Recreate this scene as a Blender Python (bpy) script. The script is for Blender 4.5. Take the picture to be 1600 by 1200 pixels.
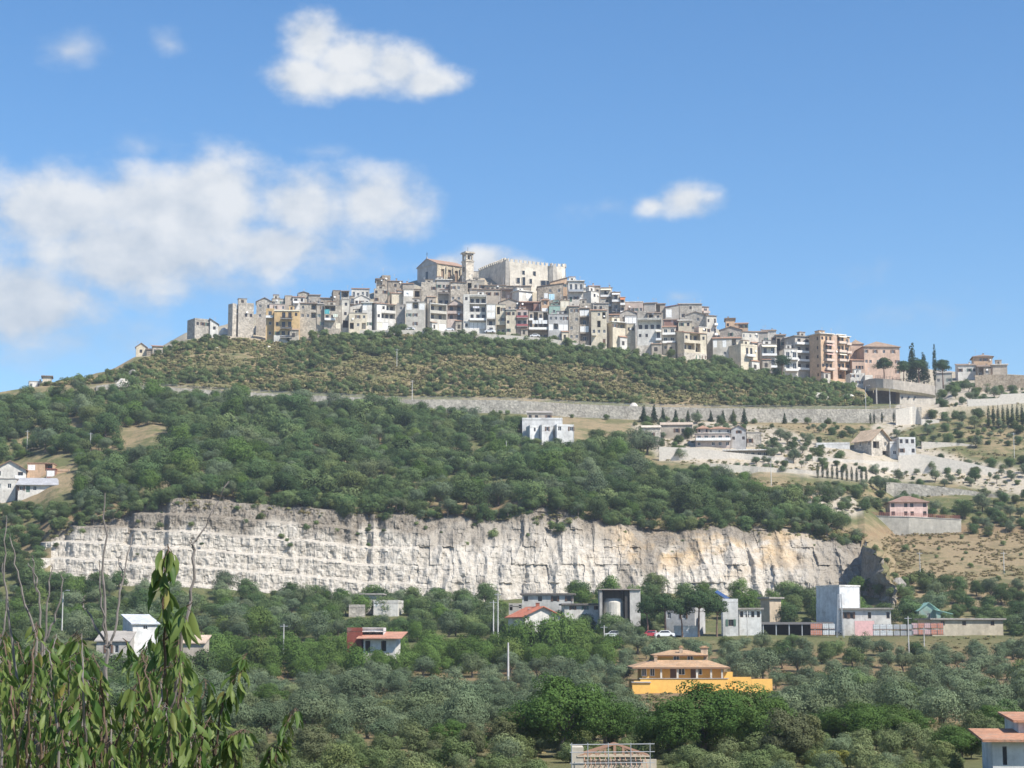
import bpy, math, random
import numpy as np
from mathutils import Vector, Matrix, noise as mnoise

for o in list(bpy.data.objects): bpy.data.objects.remove(o)
SC = bpy.context.scene
COL = SC.collection
R = math.radians

# ------------------------------------------------------------------ camera
FPX = 2986.0                       # focal length in pixels of a 1600 px wide frame
PITCH = math.atan(400.0 / FPX)
cam_d = bpy.data.cameras.new('camera')
cam_d.sensor_width = 36.0
cam_d.lens = 36.0 * FPX / 1600.0
cam_d.clip_start = 0.1
cam_d.clip_end = 20000.0
cam = bpy.data.objects.new('camera', cam_d)
COL.objects.link(cam)
cam.location = (0, 0, 0)
cam.rotation_euler = (R(90) + PITCH, 0, 0)
SC.camera = cam

# ------------------------------------------------------------------ light
SUN_AZ, SUN_EL = R(52), R(50)      # from the right, behind the viewer
SUNV = Vector((math.sin(SUN_AZ) * math.cos(SUN_EL), -math.cos(SUN_AZ) * math.cos(SUN_EL), math.sin(SUN_EL)))
sun_d = bpy.data.lights.new('sun', 'SUN')
sun_d.energy = 5.0
sun_d.angle = R(0.53)
sun_d.color = (1.0, 0.95, 0.87)
sun = bpy.data.objects.new('sun', sun_d)
COL.objects.link(sun)
sun.rotation_euler = SUNV.to_track_quat('Z', 'Y').to_euler()

SKY_STRENGTH = 0.093
world = bpy.data.worlds.new('World')
SC.world = world
world.use_nodes = True
SC.view_settings.view_transform = 'Standard'
SC.view_settings.look = 'None'
SC.view_settings.exposure = 0.62
SC.view_settings.gamma = 1.0
SC.view_settings.use_curve_mapping = False
SC.cycles.use_denoising = True
SC.cycles.denoiser = 'OPENIMAGEDENOISE'
SC.cycles.max_bounces = 6
SC.cycles.diffuse_bounces = 3
SC.cycles.transparent_max_bounces = 8
SC.cycles.volume_bounces = 0

CP, SP = math.cos(PITCH), math.sin(PITCH)
def P(px, py, Y):
    """pixel of the 1600x1200 photograph + distance along +Y -> point in the place"""
    u, v = px - 800.0, 600.0 - py
    s = Y / (FPX * CP - v * SP)
    return Vector((u * s, Y, (FPX * SP + v * CP) * s))
def proj(X, Y, Z):
    zc = Y * CP + Z * SP
    yc = -Y * SP + Z * CP
    return 800.0 + FPX * X / zc, 600.0 - FPX * yc / zc
def pxm(Y):            # metres per photograph pixel at distance Y
    return Y / FPX

def build_world():
    nt = world.node_tree
    N, L = nt.nodes, nt.links
    N.clear()
    out = N.new('ShaderNodeOutputWorld')
    sky = N.new('ShaderNodeTexSky')
    sky.sky_type = 'NISHITA'
    sky.sun_disc = False
    sky.sun_elevation = SUN_EL
    sky.sun_rotation = math.atan2(SUNV.x, SUNV.y)
    sky.altitude = 250.0
    sky.air_density = 1.0
    sky.dust_density = 0.3
    sky.ozone_density = 4.0
    bg = N.new('ShaderNodeBackground')
    bg.inputs['Strength'].default_value = SKY_STRENGTH
    hs = N.new('ShaderNodeHueSaturation'); hs.inputs['Saturation'].default_value = 1.2; hs.inputs['Value'].default_value = 1.15
    L.new(sky.outputs[0], hs.inputs['Color']); L.new(hs.outputs[0], bg.inputs['Color'])
    tc = N.new('ShaderNodeTexCoord')
    nrm = N.new('ShaderNodeVectorMath'); nrm.operation = 'NORMALIZE'
    L.new(tc.outputs['Generated'], nrm.inputs[0])
    sep = N.new('ShaderNodeSeparateXYZ'); L.new(nrm.outputs[0], sep.inputs[0])
    def m(op, a, b=None, c=None, clamp=False):
        n = N.new('ShaderNodeMath'); n.operation = op; n.use_clamp = clamp
        for i, v in enumerate((a, b, c)):
            if v is None: continue
            if isinstance(v, (int, float)): n.inputs[i].default_value = v
            else: L.new(v, n.inputs[i])
        return n.outputs[0]
    az = m('ARCTAN2', sep.outputs['X'], sep.outputs['Y'])
    el = m('ARCSINE', sep.outputs['Z'])
    comb = N.new('ShaderNodeCombineXYZ')
    L.new(az, comb.inputs[0]); L.new(m('MULTIPLY', el, 1.35), comb.inputs[1])
    def fbm(scale, detail, rough, off=(0, 0, 0)):
        mp = N.new('ShaderNodeMapping'); mp.inputs['Location'].default_value = off
        L.new(comb.outputs[0], mp.inputs['Vector'])
        t = N.new('ShaderNodeTexNoise'); t.noise_dimensions = '3D'
        t.inputs['Scale'].default_value = scale; t.inputs['Detail'].default_value = detail
        t.inputs['Roughness'].default_value = rough
        L.new(mp.outputs[0], t.inputs['Vector'])
        return t.outputs[0]
    nz = fbm(34.0, 7.0, 0.56)
    nz2 = fbm(34.0, 5.0, 0.54, (0.010, 0.012, 0.0))      # the same field a little towards the sun
    big = fbm(11.0, 4.0, 0.5, (3.1, 1.7, 0.2))
    def sstep(x, lo, hi):
        n = N.new('ShaderNodeMapRange'); n.interpolation_type = 'SMOOTHSTEP'
        n.inputs['From Min'].default_value = lo; n.inputs['From Max'].default_value = hi
        L.new(x, n.inputs['Value']); return n.outputs['Result']
    def blobs(lst):
        acc = None
        for (px, py, rx, ry, w) in lst:
            d = P(px, py, 1000.0); d.normalize()
            a0, e0 = math.atan2(d.x, d.y), math.asin(d.z)
            dx = m('MULTIPLY', m('SUBTRACT', az, a0), FPX / rx)
            dy = m('MULTIPLY', m('SUBTRACT', el, e0), FPX / ry)
            q = m('ADD', m('MULTIPLY', dx, dx), m('MULTIPLY', dy, dy))
            v = m('MULTIPLY', m('SUBTRACT', 1.0, m('SQRT', q)), w)
            acc = v if acc is None else m('SMOOTH_MAX', acc, v, 0.12)
        return acc
    hard = blobs([(490, 62, 72, 56, 1.0), (550, 88, 100, 66, 1.0), (615, 104, 84, 58, 1.0),
                  (470, 120, 82, 44, .9), (665, 128, 74, 34, .9), (560, 128, 150, 38, .9),
                  (1070, 314, 66, 36, .8), (1020, 322, 44, 22, .6),
                  (755, 412, 62, 34, 1.0), (800, 420, 70, 26, .9), (700, 415, 60, 24, .8)])
    soft = blobs([(90, 335, 190, 105, 1.3), (330, 320, 170, 115, 1.3), (470, 325, 150, 80, 1.2), (590, 318, 120, 78, 1.2),
                  (210, 390, 300, 110, 1.4), (30, 470, 180, 95, 1.4), (420, 385, 230, 75, 1.2), (250, 330, 240, 100, 1.3)])
    faint = blobs([(80, 525, 260, 70, .75), (110, 80, 75, 36, .75), (265, 70, 40, 24, .5), (230, 232, 110, 40, .45), (330, 440, 190, 55, .8), (520, 410, 170, 40, .7),
                  (1060, 464, 52, 20, .75), (1350, 425, 100, 26, .4), (880, 340, 90, 36, .35), (500, 236, 60, 18, .4), (1400, 500, 160, 40, .35), (950, 322, 60, 22, .4)])
    nc = m('SUBTRACT', nz, 0.5)
    nb = m('SUBTRACT', big, 0.5)
    dh = m('ADD', m('MULTIPLY', hard, 1.15), m('ADD', m('MULTIPLY', nc, 1.7), m('MULTIPLY', nb, 0.35)))
    ds = m('ADD', m('MULTIPLY', soft, 1.0), m('ADD', m('MULTIPLY', nc, 1.5), m('MULTIPLY', nb, 0.45)))
    df = m('ADD', faint, m('ADD', m('MULTIPLY', nc, 1.25), m('MULTIPLY', nb, 0.7)))
    # the rest of the sky, away from the picture, carries the same scattered fair-weather cloud
    away = sstep(m('ABSOLUTE', az), 0.32, 0.6)
    rest = m('MULTIPLY', m('SUBTRACT', m('ADD', m('MULTIPLY', big, 1.0), m('MULTIPLY', nz, 0.5)), 0.86), 2.2)
    dr = m('MULTIPLY', sstep(rest, 0.0, 0.5), m('MULTIPLY', away, sstep(el, 0.0, 0.12)))
    mh = m('MULTIPLY', sstep(dh, -0.05, 0.85), 0.97)
    ms = m('MULTIPLY', sstep(ds, 0.02, 0.95), 0.93)
    mf = m('MULTIPLY', sstep(df, 0.06, 1.1), 0.75)
    mask = m('MAXIMUM', m('MAXIMUM', m('MAXIMUM', mh, ms), mf), dr)
    # cloud tone: lit tops, greyer where the cloud thickens downwards
    tone = m('ADD', 0.62, m('MULTIPLY', m('SUBTRACT', nz, nz2), 0.9))
    tone = m('ADD', tone, m('MULTIPLY', m('MAXIMUM', mh, m('MULTIPLY', ms, .7)), 0.22))
    tone = m('ADD', tone, m('MULTIPLY', nc, 0.12), clamp=True)
    d0 = P(300, 345, 1000.0).normalized(); base_ = m('MULTIPLY', m('SUBTRACT', el, math.asin(d0.z)), 3.6)
    base_ = m('MINIMUM', m('MAXIMUM', base_, -.26), .12)
    tone = m('ADD', tone, m('MULTIPLY', base_, m('SUBTRACT', 1.0, mh)), clamp=True)      # flat cloud bases are in shade
    rmp = N.new('ShaderNodeValToRGB')
    rmp.color_ramp.elements[0].position = 0.25; rmp.color_ramp.elements[0].color = (0.47, 0.56, 0.68, 1)
    rmp.color_ramp.elements[1].position = 0.95; rmp.color_ramp.elements[1].color = (0.90, 0.92, 0.94, 1)
    L.new(tone, rmp.inputs[0])
    bc = N.new('ShaderNodeBackground'); bc.inputs['Strength'].default_value = 0.63
    L.new(rmp.outputs[0], bc.inputs['Color'])
    mx = N.new('ShaderNodeMixShader')
    L.new(mask, mx.inputs[0]); L.new(bg.outputs[0], mx.inputs[1]); L.new(bc.outputs[0], mx.inputs[2])
    L.new(mx.outputs[0], out.inputs[0])
build_world()

# ------------------------------------------------------------------ helpers
def link(o, parent=None):
    COL.objects.link(o)
    if parent is not None: o.parent = parent
    return o
def tag(o, label=None, cat=None, group=None, kind=None):
    if label: o['label'] = label
    if cat: o['category'] = cat
    if group: o['group'] = group
    if kind: o['kind'] = kind
    return o
def empty(name, loc, rz=0.0):
    o = bpy.data.objects.new(name, None)
    o.empty_display_size = 0.5
    o.location = loc; o.rotation_euler = (0, 0, rz)
    return link(o)
def mesh_obj(name, me, parent=None, loc=None, rz=None):
    o = bpy.data.objects.new(name, me)
    if loc is not None: o.location = loc
    if rz is not None: o.rotation_euler = (0, 0, rz)
    return link(o, parent)

class MB:
    """collects faces of one mesh object"""
    def __init__(s): s.v, s.f, s.m, s.mats = [], [], [], []
    def mi(s, mat):
        if mat not in s.mats: s.mats.append(mat)
        return s.mats.index(mat)
    def face(s, pts, mat):
        b = len(s.v); s.v.extend([tuple(p) for p in pts])
        s.f.append(tuple(range(b, b + len(pts)))); s.m.append(s.mi(mat))
    def box(s, x0, x1, y0, y1, z0, z1, mat, skip=''):
        c = [(x0, y0, z0), (x1, y0, z0), (x1, y1, z0), (x0, y1, z0), (x0, y0, z1), (x1, y0, z1), (x1, y1, z1), (x0, y1, z1)]
        b = len(s.v); s.v.extend(c); k = s.mi(mat)
        for key, q in (('f', (0, 1, 5, 4)), ('r', (1, 2, 6, 5)), ('b', (2, 3, 7, 6)), ('l', (3, 0, 4, 7)), ('t', (4, 5, 6, 7)), ('d', (3, 2, 1, 0))):
            if key in skip: continue
            s.f.append(tuple(b + i for i in q)); s.m.append(k)
    def slab(s, top, th, mat):
        """polygon (list of 3d points, counter-clockwise from above) with thickness th downwards"""
        n = len(top); b = len(s.v); k = s.mi(mat)
        s.v.extend([tuple(p) for p in top]); s.v.extend([(p[0], p[1], p[2] - th) for p in top])
        s.f.append(tuple(range(b, b + n))); s.m.append(k)
        s.f.append(tuple(b + n + i for i in reversed(range(n)))); s.m.append(k)
        for i in range(n):
            j = (i + 1) % n
            s.f.append((b + i, b + n + i, b + n + j, b + j)); s.m.append(k)
    def tube(s, pts, rad, mat, sides=6, cap=True):
        """tapered tube along points; rad = list or number"""
        if not isinstance(rad, (list, tuple)): rad = [rad] * len(pts)
        pts = [Vector(p) for p in pts]; k = s.mi(mat); rings = []
        for i, p in enumerate(pts):
            d = (pts[min(i + 1, len(pts) - 1)] - pts[max(i - 1, 0)])
            if d.length < 1e-9: d = Vector((0, 0, 1))
            d.normalize()
            a = d.orthogonal().normalized(); c = d.cross(a)
            b = len(s.v)
            for j in range(sides):
                t = 2 * math.pi * j / sides
                s.v.append(tuple(p + (a * math.cos(t) + c * math.sin(t)) * rad[i]))
            rings.append(b)
        for i in range(len(rings) - 1):
            for j in range(sides):
                j2 = (j + 1) % sides
                s.f.append((rings[i] + j, rings[i] + j2, rings[i + 1] + j2, rings[i + 1] + j)); s.m.append(k)
        if cap:
            s.f.append(tuple(rings[-1] + j for j in range(sides))); s.m.append(k)
            s.f.append(tuple(rings[0] + j for j in reversed(range(sides)))); s.m.append(k)
    def mesh(s, name, smooth=False):
        me = bpy.data.meshes.new(name)
        me.from_pydata(s.v, [], s.f)
        for m in s.mats: me.materials.append(m)
        me.polygons.foreach_set('material_index', s.m)
        if smooth: me.polygons.foreach_set('use_smooth', [True] * len(s.f))
        me.update()
        return me
    def build(s, name, parent=None, loc=None, rz=None, smooth=False):
        return mesh_obj(name, s.mesh(name, smooth), parent, loc, rz)

# ------------------------------------------------------------------ materials
MATS = {}
def nodes(name):
    m = bpy.data.materials.new(name); m.use_nodes = True
    nt = m.node_tree; b = nt.nodes['Principled BSDF']
    return m, nt, b
def tex(nt, kind, scale, vec=None, detail=4.0, rough=0.55, stretch=None):
    N, L = nt.nodes, nt.links
    t = N.new({'noise': 'ShaderNodeTexNoise', 'voro': 'ShaderNodeTexVoronoi'}[kind])
    t.inputs['Scale'].default_value = scale
    if kind == 'noise':
        t.inputs['Detail'].default_value = detail; t.inputs['Roughness'].default_value = rough
    if vec is None:
        g = N.new('ShaderNodeNewGeometry'); vec = g.outputs['Position']
    if stretch:
        mp = N.new('ShaderNodeMapping'); mp.inputs['Scale'].default_value = stretch
        L.new(vec, mp.inputs['Vector']); vec = mp.outputs[0]
    L.new(vec, t.inputs['Vector'])
    return t
def rng(nt, x, a, b, lo, hi, smooth=False):
    n = nt.nodes.new('ShaderNodeMapRange')
    if smooth: n.interpolation_type = 'SMOOTHSTEP'
    n.inputs['From Min'].default_value = a; n.inputs['From Max'].default_value = b
    n.inputs['To Min'].default_value = lo; n.inputs['To Max'].default_value = hi
    nt.links.new(x, n.inputs['Value']); return n.outputs['Result']
def mth(nt, op, a, b=None, clamp=False):
    n = nt.nodes.new('ShaderNodeMath'); n.operation = op; n.use_clamp = clamp
    for i, v in enumerate((a, b)):
        if v is None: continue
        if isinstance(v, (int, float)): n.inputs[i].default_value = v
        else: nt.links.new(v, n.inputs[i])
    return n.outputs[0]
def mixc(nt, f, a, b, mode='MIX'):
    n = nt.nodes.new('ShaderNodeMix'); n.data_type = 'RGBA'; n.blend_type = mode
    for s, v in ((0, f), (6, a), (7, b)):
        if isinstance(v, (int, float)): n.inputs[s].default_value = v
        elif isinstance(v, (tuple, list)): n.inputs[s].default_value = (*v[:3], 1)
        else: nt.links.new(v, n.inputs[s])
    return n.outputs[2]
def gray(nt, x):
    c = nt.nodes.new('ShaderNodeCombineColor')
    for i in range(3): nt.links.new(x, c.inputs[i])
    return c.outputs[0]
def bump(nt, bs, h, strength=0.5, dist=0.1):
    n = nt.nodes.new('ShaderNodeBump'); n.inputs['Strength'].default_value = strength
    n.inputs['Distance'].default_value = dist
    nt.links.new(h, n.inputs['Height']); nt.links.new(n.outputs[0], bs.inputs['Normal'])

def wall_mat(rgb, stone=False):
    key = ('wall', tuple(rgb), stone)
    if key in MATS: return MATS[key]
    m, nt, b = nodes('plaster' if not stone else 'stonework')
    big = tex(nt, 'noise', 0.22, detail=3)
    mid = tex(nt, 'noise', 1.1, detail=5, rough=0.65)
    streak = tex(nt, 'noise', 1.6, detail=3, stretch=(1, 1, 0.12))
    f = mth(nt, 'MULTIPLY', rng(nt, big.outputs[0], .3, .7, .76, 1.1), rng(nt, mid.outputs[0], .3, .7, .76, 1.12))
    f = mth(nt, 'MULTIPLY', f, rng(nt, streak.outputs[0], .35, .62, .90, 1.04))
    col = mixc(nt, 1.0, rgb, gray(nt, f), 'MULTIPLY')
    st = tex(nt, 'noise', .55, detail=6, rough=.7)
    col = mixc(nt, rng(nt, st.outputs[0], .54, .68, 0, .55, True), col, (.25, .225, .19))
    if stone:
        v = tex(nt, 'voro', 1.7)
        vv = nt.nodes.new('ShaderNodeSeparateColor'); nt.links.new(v.outputs['Color'], vv.inputs[0])
        col = mixc(nt, 1.0, col, gray(nt, rng(nt, vv.outputs[0], 0, 1, .72, 1.18)), 'MULTIPLY')
        bump(nt, b, v.outputs['Distance'], .6, .12)
    else:
        bump(nt, b, mid.outputs[0], .25, .05)
    nt.links.new(col, b.inputs['Base Color'])
    b.inputs['Roughness'].default_value = 0.92
    b.inputs['Specular IOR Level'].default_value = 0.2
    MATS[key] = m; return m
def roof_mat(rgb):
    key = ('roof', tuple(rgb))
    if key in MATS: return MATS[key]
    m, nt, b = nodes('roof_tiles')
    n1 = tex(nt, 'noise', 3.0, detail=4, rough=.7); n2 = tex(nt, 'noise', 0.5)
    f = mth(nt, 'MULTIPLY', rng(nt, n1.outputs[0], .3, .7, .7, 1.25), rng(nt, n2.outputs[0], .3, .7, .8, 1.15))
    col = mixc(nt, 1.0, rgb, gray(nt, f), 'MULTIPLY')
    lich = rng(nt, tex(nt, 'noise', 1.3, detail=5).outputs[0], .5, .7, 0, .5, True)
    col = mixc(nt, lich, col, (.26, .24, .2))
    nt.links.new(col, b.inputs['Base Color']); b.inputs['Roughness'].default_value = .9
    b.inputs['Specular IOR Level'].default_value = 0.2
    bump(nt, b, n1.outputs[0], .6, .12)
    MATS[key] = m; return m
def flat_mat(name, rgb, rough=0.7, metal=0.0, var=0.15):
    key = ('flat', name, tuple(rgb))
    if key in MATS: return MATS[key]
    m, nt, b = nodes(name)
    n1 = tex(nt, 'noise', 1.7, detail=4, rough=.65)
    col = mixc(nt, 1.0, rgb, gray(nt, rng(nt, n1.outputs[0], .3, .7, 1 - var, 1 + var)), 'MULTIPLY')
    nt.links.new(col, b.inputs['Base Color'])
    b.inputs['Roughness'].default_value = rough; b.inputs['Metallic'].default_value = metal
    MATS[key] = m; return m
GLASS = flat_mat('window_glass', (.025, .03, .038), .22, 0, .3)
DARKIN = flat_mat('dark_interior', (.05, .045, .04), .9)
WHITE = flat_mat('white_paint', (.78, .77, .74), .6)
CREAM = flat_mat('cream_paint', (.72, .66, .52), .7)
BROWNW = flat_mat('brown_wood', (.14, .08, .05), .7)
GREENW = flat_mat('green_shutter', (.10, .17, .13), .7)
IRON = flat_mat('dark_iron', (.05, .05, .055), .6, .3)
STEEL = flat_mat('galvanised_steel', (.45, .46, .47), .5, .5)
CONC = wall_mat((.48, .46, .42))
ASPH = flat_mat('asphalt', (.16, .155, .15), .9)
# ------------------------------------------------------------------ the hill
def row_px(pys, Ys):
    """a row of the hill given as knots of the photograph: px->py and px->distance"""
    ks = sorted(set([p[0] for p in pys] + [p[0] for p in Ys]))
    pts = [P(k, np.interp(k, *zip(*pys)), np.interp(k, *zip(*Ys))) for k in ks]
    return np.array([p.x / p.y for p in pts]), np.array([p.y for p in pts]), np.array([p.z for p in pts])
def row_flat(Y, z):
    return np.array([-.6, .6]), np.array([Y, Y], float), np.array([z, z], float)
B_PY = [(-700, 920), (0, 930), (60, 925), (80, 912), (300, 918), (400, 925), (550, 938), (640, 945), (760, 940), (900, 928), (1000, 925),
        (1130, 930), (1200, 935), (1300, 930), (1352, 928), (1396, 948), (1440, 948), (1600, 938), (2300, 930)]
B_Y = [(-700, 468), (0, 470), (60, 472), (80, 480), (1352, 487), (1396, 456), (1600, 456), (2300, 455)]
C_PY = [(-700, 820), (0, 845), (60, 832), (80, 818), (200, 803), (235, 777), (290, 768), (400, 773), (450, 779), (560, 802), (640, 803),
        (700, 807), (760, 797), (830, 791), (900, 802), (960, 822), (1040, 817), (1140, 812), (1170, 827), (1260, 826), (1330, 833), (1356, 843), (1400, 838), (1600, 832), (2300, 810)]
C_Y = [(-700, 515), (0, 515), (60, 508), (80, 500), (1352, 506), (1400, 545), (1600, 548), (2300, 550)]
WB_PY = [(-700, 650), (0, 632), (130, 613), (180, 607), (340, 622), (470, 632), (530, 636), (620, 642), (700, 645), (800, 646), (900, 652), (1000, 656),
         (1180, 660), (1360, 661), (1440, 655), (1600, 648), (2300, 640)]
WT_PY = [(-700, 646), (0, 627), (130, 607), (180, 601), (340, 612), (470, 619), (530, 621), (620, 626), (700, 626), (800, 627), (900, 633), (1000, 637),
         (1100, 639), (1180, 640), (1360, 641), (1440, 638), (1600, 630), (2300, 620)]
W_Y = [(-700, 680), (0, 684), (130, 690), (1600, 690), (2300, 690)]
T_PY = [(-700, 640), (0, 614), (40, 607), (80, 603), (130, 592), (180, 574), (210, 557), (260, 553), (290, 530), (350, 524), (400, 528), (440, 537), (470, 532),
        (500, 524), (560, 521), (640, 521), (700, 522), (760, 526), (800, 530), (860, 535), (940, 545), (1000, 555), (1040, 556), (1075, 563), (1110, 568),
        (1160, 580), (1200, 588), (1270, 594), (1330, 602), (1350, 606), (1364, 634), (1462, 642), (1484, 606), (1520, 600), (1600, 592), (2300, 610)]
T_Y = [(-700, 705), (0, 712), (80, 725), (130, 740), (200, 760), (290, 775), (350, 785), (1340, 783), (1350, 780), (1364, 757), (1462, 757), (1484, 778), (1600, 780), (2300, 770)]
S_PY = [(-700, 645), (0, 617), (80, 607), (130, 600), (180, 582), (210, 566), (290, 520), (350, 508), (400, 490), (470, 476), (520, 470), (560, 464), (600, 452),
        (650, 438), (740, 434), (800, 436), (880, 446), (930, 468), (980, 486), (1050, 494), (1110, 510), (1160, 530), (1250, 552), (1330, 565), (1400, 571),
        (1480, 580), (1600, 586), (2300, 615)]
S_Y = [(-700, 735), (0, 745), (130, 790), (290, 850), (350, 862), (1400, 858), (1600, 850), (2300, 830)]
_q = [80 + 9 * i for i in range(141)]
C_PY = [k for k in C_PY if k[0] < 80 or k[0] > 1345] + [(q, np.interp(q, *zip(*C_PY)) + 14 * mnoise.fractal(Vector((q * .011, 7.7, 0)), 1.0, 2.1, 2) + 4 * mnoise.noise(Vector((q * .083, 1.7, 4))) + 3 * mnoise.noise(Vector((q * .31, 5.7, 9))) + 2) for q in _q]
C_PY.sort()
def shift(kn, d): return [(a, b + d) for a, b in kn]
rB, rC = row_px(B_PY, B_Y), row_px(C_PY, C_Y)
rWb, rWt = row_px(WB_PY, W_Y), row_px(WT_PY, shift(W_Y, .5))
rT, rS = row_px(T_PY, T_Y), row_px(S_PY, S_Y)
def off(row, dY, dz): return row[0], row[1] + dY, row[2] + dz
def mid(ra, rb, t, dz=0):
    a = np.union1d(ra[0], rb[0])
    return a, np.interp(a, ra[0], ra[1]) * (1 - t) + np.interp(a, rb[0], rb[1]) * t, np.interp(a, ra[0], ra[2]) * (1 - t) + np.interp(a, rb[0], rb[2]) * t + dz
def cleft_row():
    # the quarry's right end: its side wall turns towards the viewer and stands in shade
    px = [-700, 1351] + list(np.linspace(1352, 1400, 13)) + [1401, 2300]; out = []
    for q in px:
        a, y, z = mid(rB, rC, .02)
        if 1352 <= q <= 1400:
            s = (q - 1352) / 48; p = P(q, 843 + 92 * s ** 1.25, np.interp(q, *zip(*B_Y)) + 1.6 + .8 * math.sin(s * 9))
            out.append((p.x / p.y, p.y, p.z))
    A = np.array(out); a, y, z = mid(rB, rC, .02)
    keep = (a < A[0, 0] - 1e-4) | (a > A[-1, 0] + 1e-4)
    aa = np.concatenate([a[keep], A[:, 0], [A[0, 0] - 1e-4, A[-1, 0] + 1e-4]]); 
    yy = np.concatenate([y[keep], A[:, 1], [np.interp(A[0, 0], a, y), np.interp(A[-1, 0], a, y)]]); zz = np.concatenate([z[keep], A[:, 2], [np.interp(A[0, 0], a, z), np.interp(A[-1, 0], a, z)]])
    o = np.argsort(aa); return aa[o], yy[o], zz[o]
rE = cleft_row()
r7 = (rB[0], np.minimum(455.0, rB[1] - 9), np.minimum(6.0, rB[2] - 1.2))
ROWS = [row_flat(2, -5), row_flat(40, -7), row_flat(110, -9), row_flat(250, -9.5), row_flat(330, -8.5), row_flat(375, -3.2), row_flat(396, .5), row_flat(415, 1.0),
        r7, rB, rE, rC, off(rC, 4, .9), mid(rC, rWb, .5, -1.0), off(rWb, -3, -.6), rWb, rWt, off(rWt, 7.0, .1), off(rWt, 9.5, 1.6), mid(off(rWt, 9.5, 1.6), rT, .55, 1.5),
        off(rT, -1.5, -.4), off(rT, 5, .3), rS, off(rS, 30, -2), off(rS, 130, -45), row_flat(1500, -12), row_flat(3000, -14)]
def knots(a):
    """row distances and heights along the ray azimuths a (array) -> (n_rows, n)"""
    a = np.asarray(a, float)
    Ys = np.array([np.interp(a, r[0], r[1]) for r in ROWS]); Zs = np.array([np.interp(a, r[0], r[2]) for r in ROWS])
    return Ys, Zs
GA = np.linspace(-.6, .6, 6001); GYS, GZS = knots(GA); GYS, GZS = GYS.T.copy(), GZS.T.copy()
def ground(X, Y):
    k = int(round((min(.6, max(-.6, X / max(Y, 1e-3))) + .6) * 5000))
    return float(np.interp(Y, GYS[k], GZS[k]))
def hit(px, py, ymin=60.0, ymax=900.0):
    """where the line of sight through a photograph pixel meets the hill"""
    u, v = px - 800.0, 600.0 - py
    k = (FPX * CP - v * SP)
    a = u / k; t = (FPX * SP + v * CP) / k
    Ys, Zs = knots([a])
    yy = np.linspace(ymin, ymax, 3400)
    zz = np.interp(yy, Ys[:, 0], Zs[:, 0])
    below = np.nonzero(yy * t <= zz)[0]
    Y = yy[below[0]] if len(below) else ymax
    return Vector((a * Y, Y, float(np.interp(Y, Ys[:, 0], Zs[:, 0]))))

def fbm(x, y, z, oct=4):
    return mnoise.fractal(Vector((x, y, z)), 1.0, 2.0, oct)

AL, AR = P(66, 870, 490), P(1354, 870, 490)
A_L, A_R = AL.x / AL.y, AR.x / AR.y

def terrain_material():
    m, nt, b = nodes('hillside_soil')
    n1 = tex(nt, 'noise', 0.035, detail=5, rough=.6); n2 = tex(nt, 'noise', 0.25, detail=5, rough=.65); n3 = tex(nt, 'noise', 1.4, detail=4, rough=.7)
    s = mth(nt, 'ADD', mth(nt, 'MULTIPLY', n1.outputs[0], .55), mth(nt, 'MULTIPLY', n2.outputs[0], .45))
    def attr(nm):
        a = nt.nodes.new('ShaderNodeAttribute'); a.attribute_name = nm; return a.outputs['Fac']
    lush = attr('lush'); lime = attr('lime'); earth = attr('earth')
    dry = mixc(nt, rng(nt, n3.outputs[0], .35, .65, 0, 1), (.31, .235, .135), (.21, .17, .10))
    dry = mixc(nt, rng(nt, n2.outputs[0], .45, .7, 0, .8, True), dry, (.28, .205, .135))
    grass = mixc(nt, rng(nt, n3.outputs[0], .35, .65, 0, 1), (.085, .10, .04), (.135, .135, .06))
    gf = mth(nt, 'ADD', rng(nt, s, .40, .56, 0, 1, True), mth(nt, 'SUBTRACT', mth(nt, 'MULTIPLY', lush, 2.0), 1.0), True)
    col = mixc(nt, gf, dry, grass)
    red = mixc(nt, rng(nt, n3.outputs[0], .3, .7, 0, 1), (.26, .165, .095), (.17, .13, .075))
    ef = mth(nt, 'MULTIPLY', earth, rng(nt, s, .42, .54, .25, 1, True))
    col = mixc(nt, ef, col, red)
    lm = mixc(nt, rng(nt, n2.outputs[0], .35, .65, 0, 1), (.47, .415, .335), (.37, .32, .25))
    lf = mth(nt, 'MULTIPLY', lime, rng(nt, mth(nt, 'ADD', mth(nt, 'MULTIPLY', n3.outputs[0], .4), mth(nt, 'MULTIPLY', n2.outputs[0], .6)), .36, .52, .15, 1, True))
    col = mixc(nt, lf, col, lm)
    nt.links.new(col, b.inputs['Base Color'])
    b.inputs['Roughness'].default_value = 1.0; b.inputs['Specular IOR Level'].default_value = .1
    bump(nt, b, n3.outputs[0], .8, .4)
    return m

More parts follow.
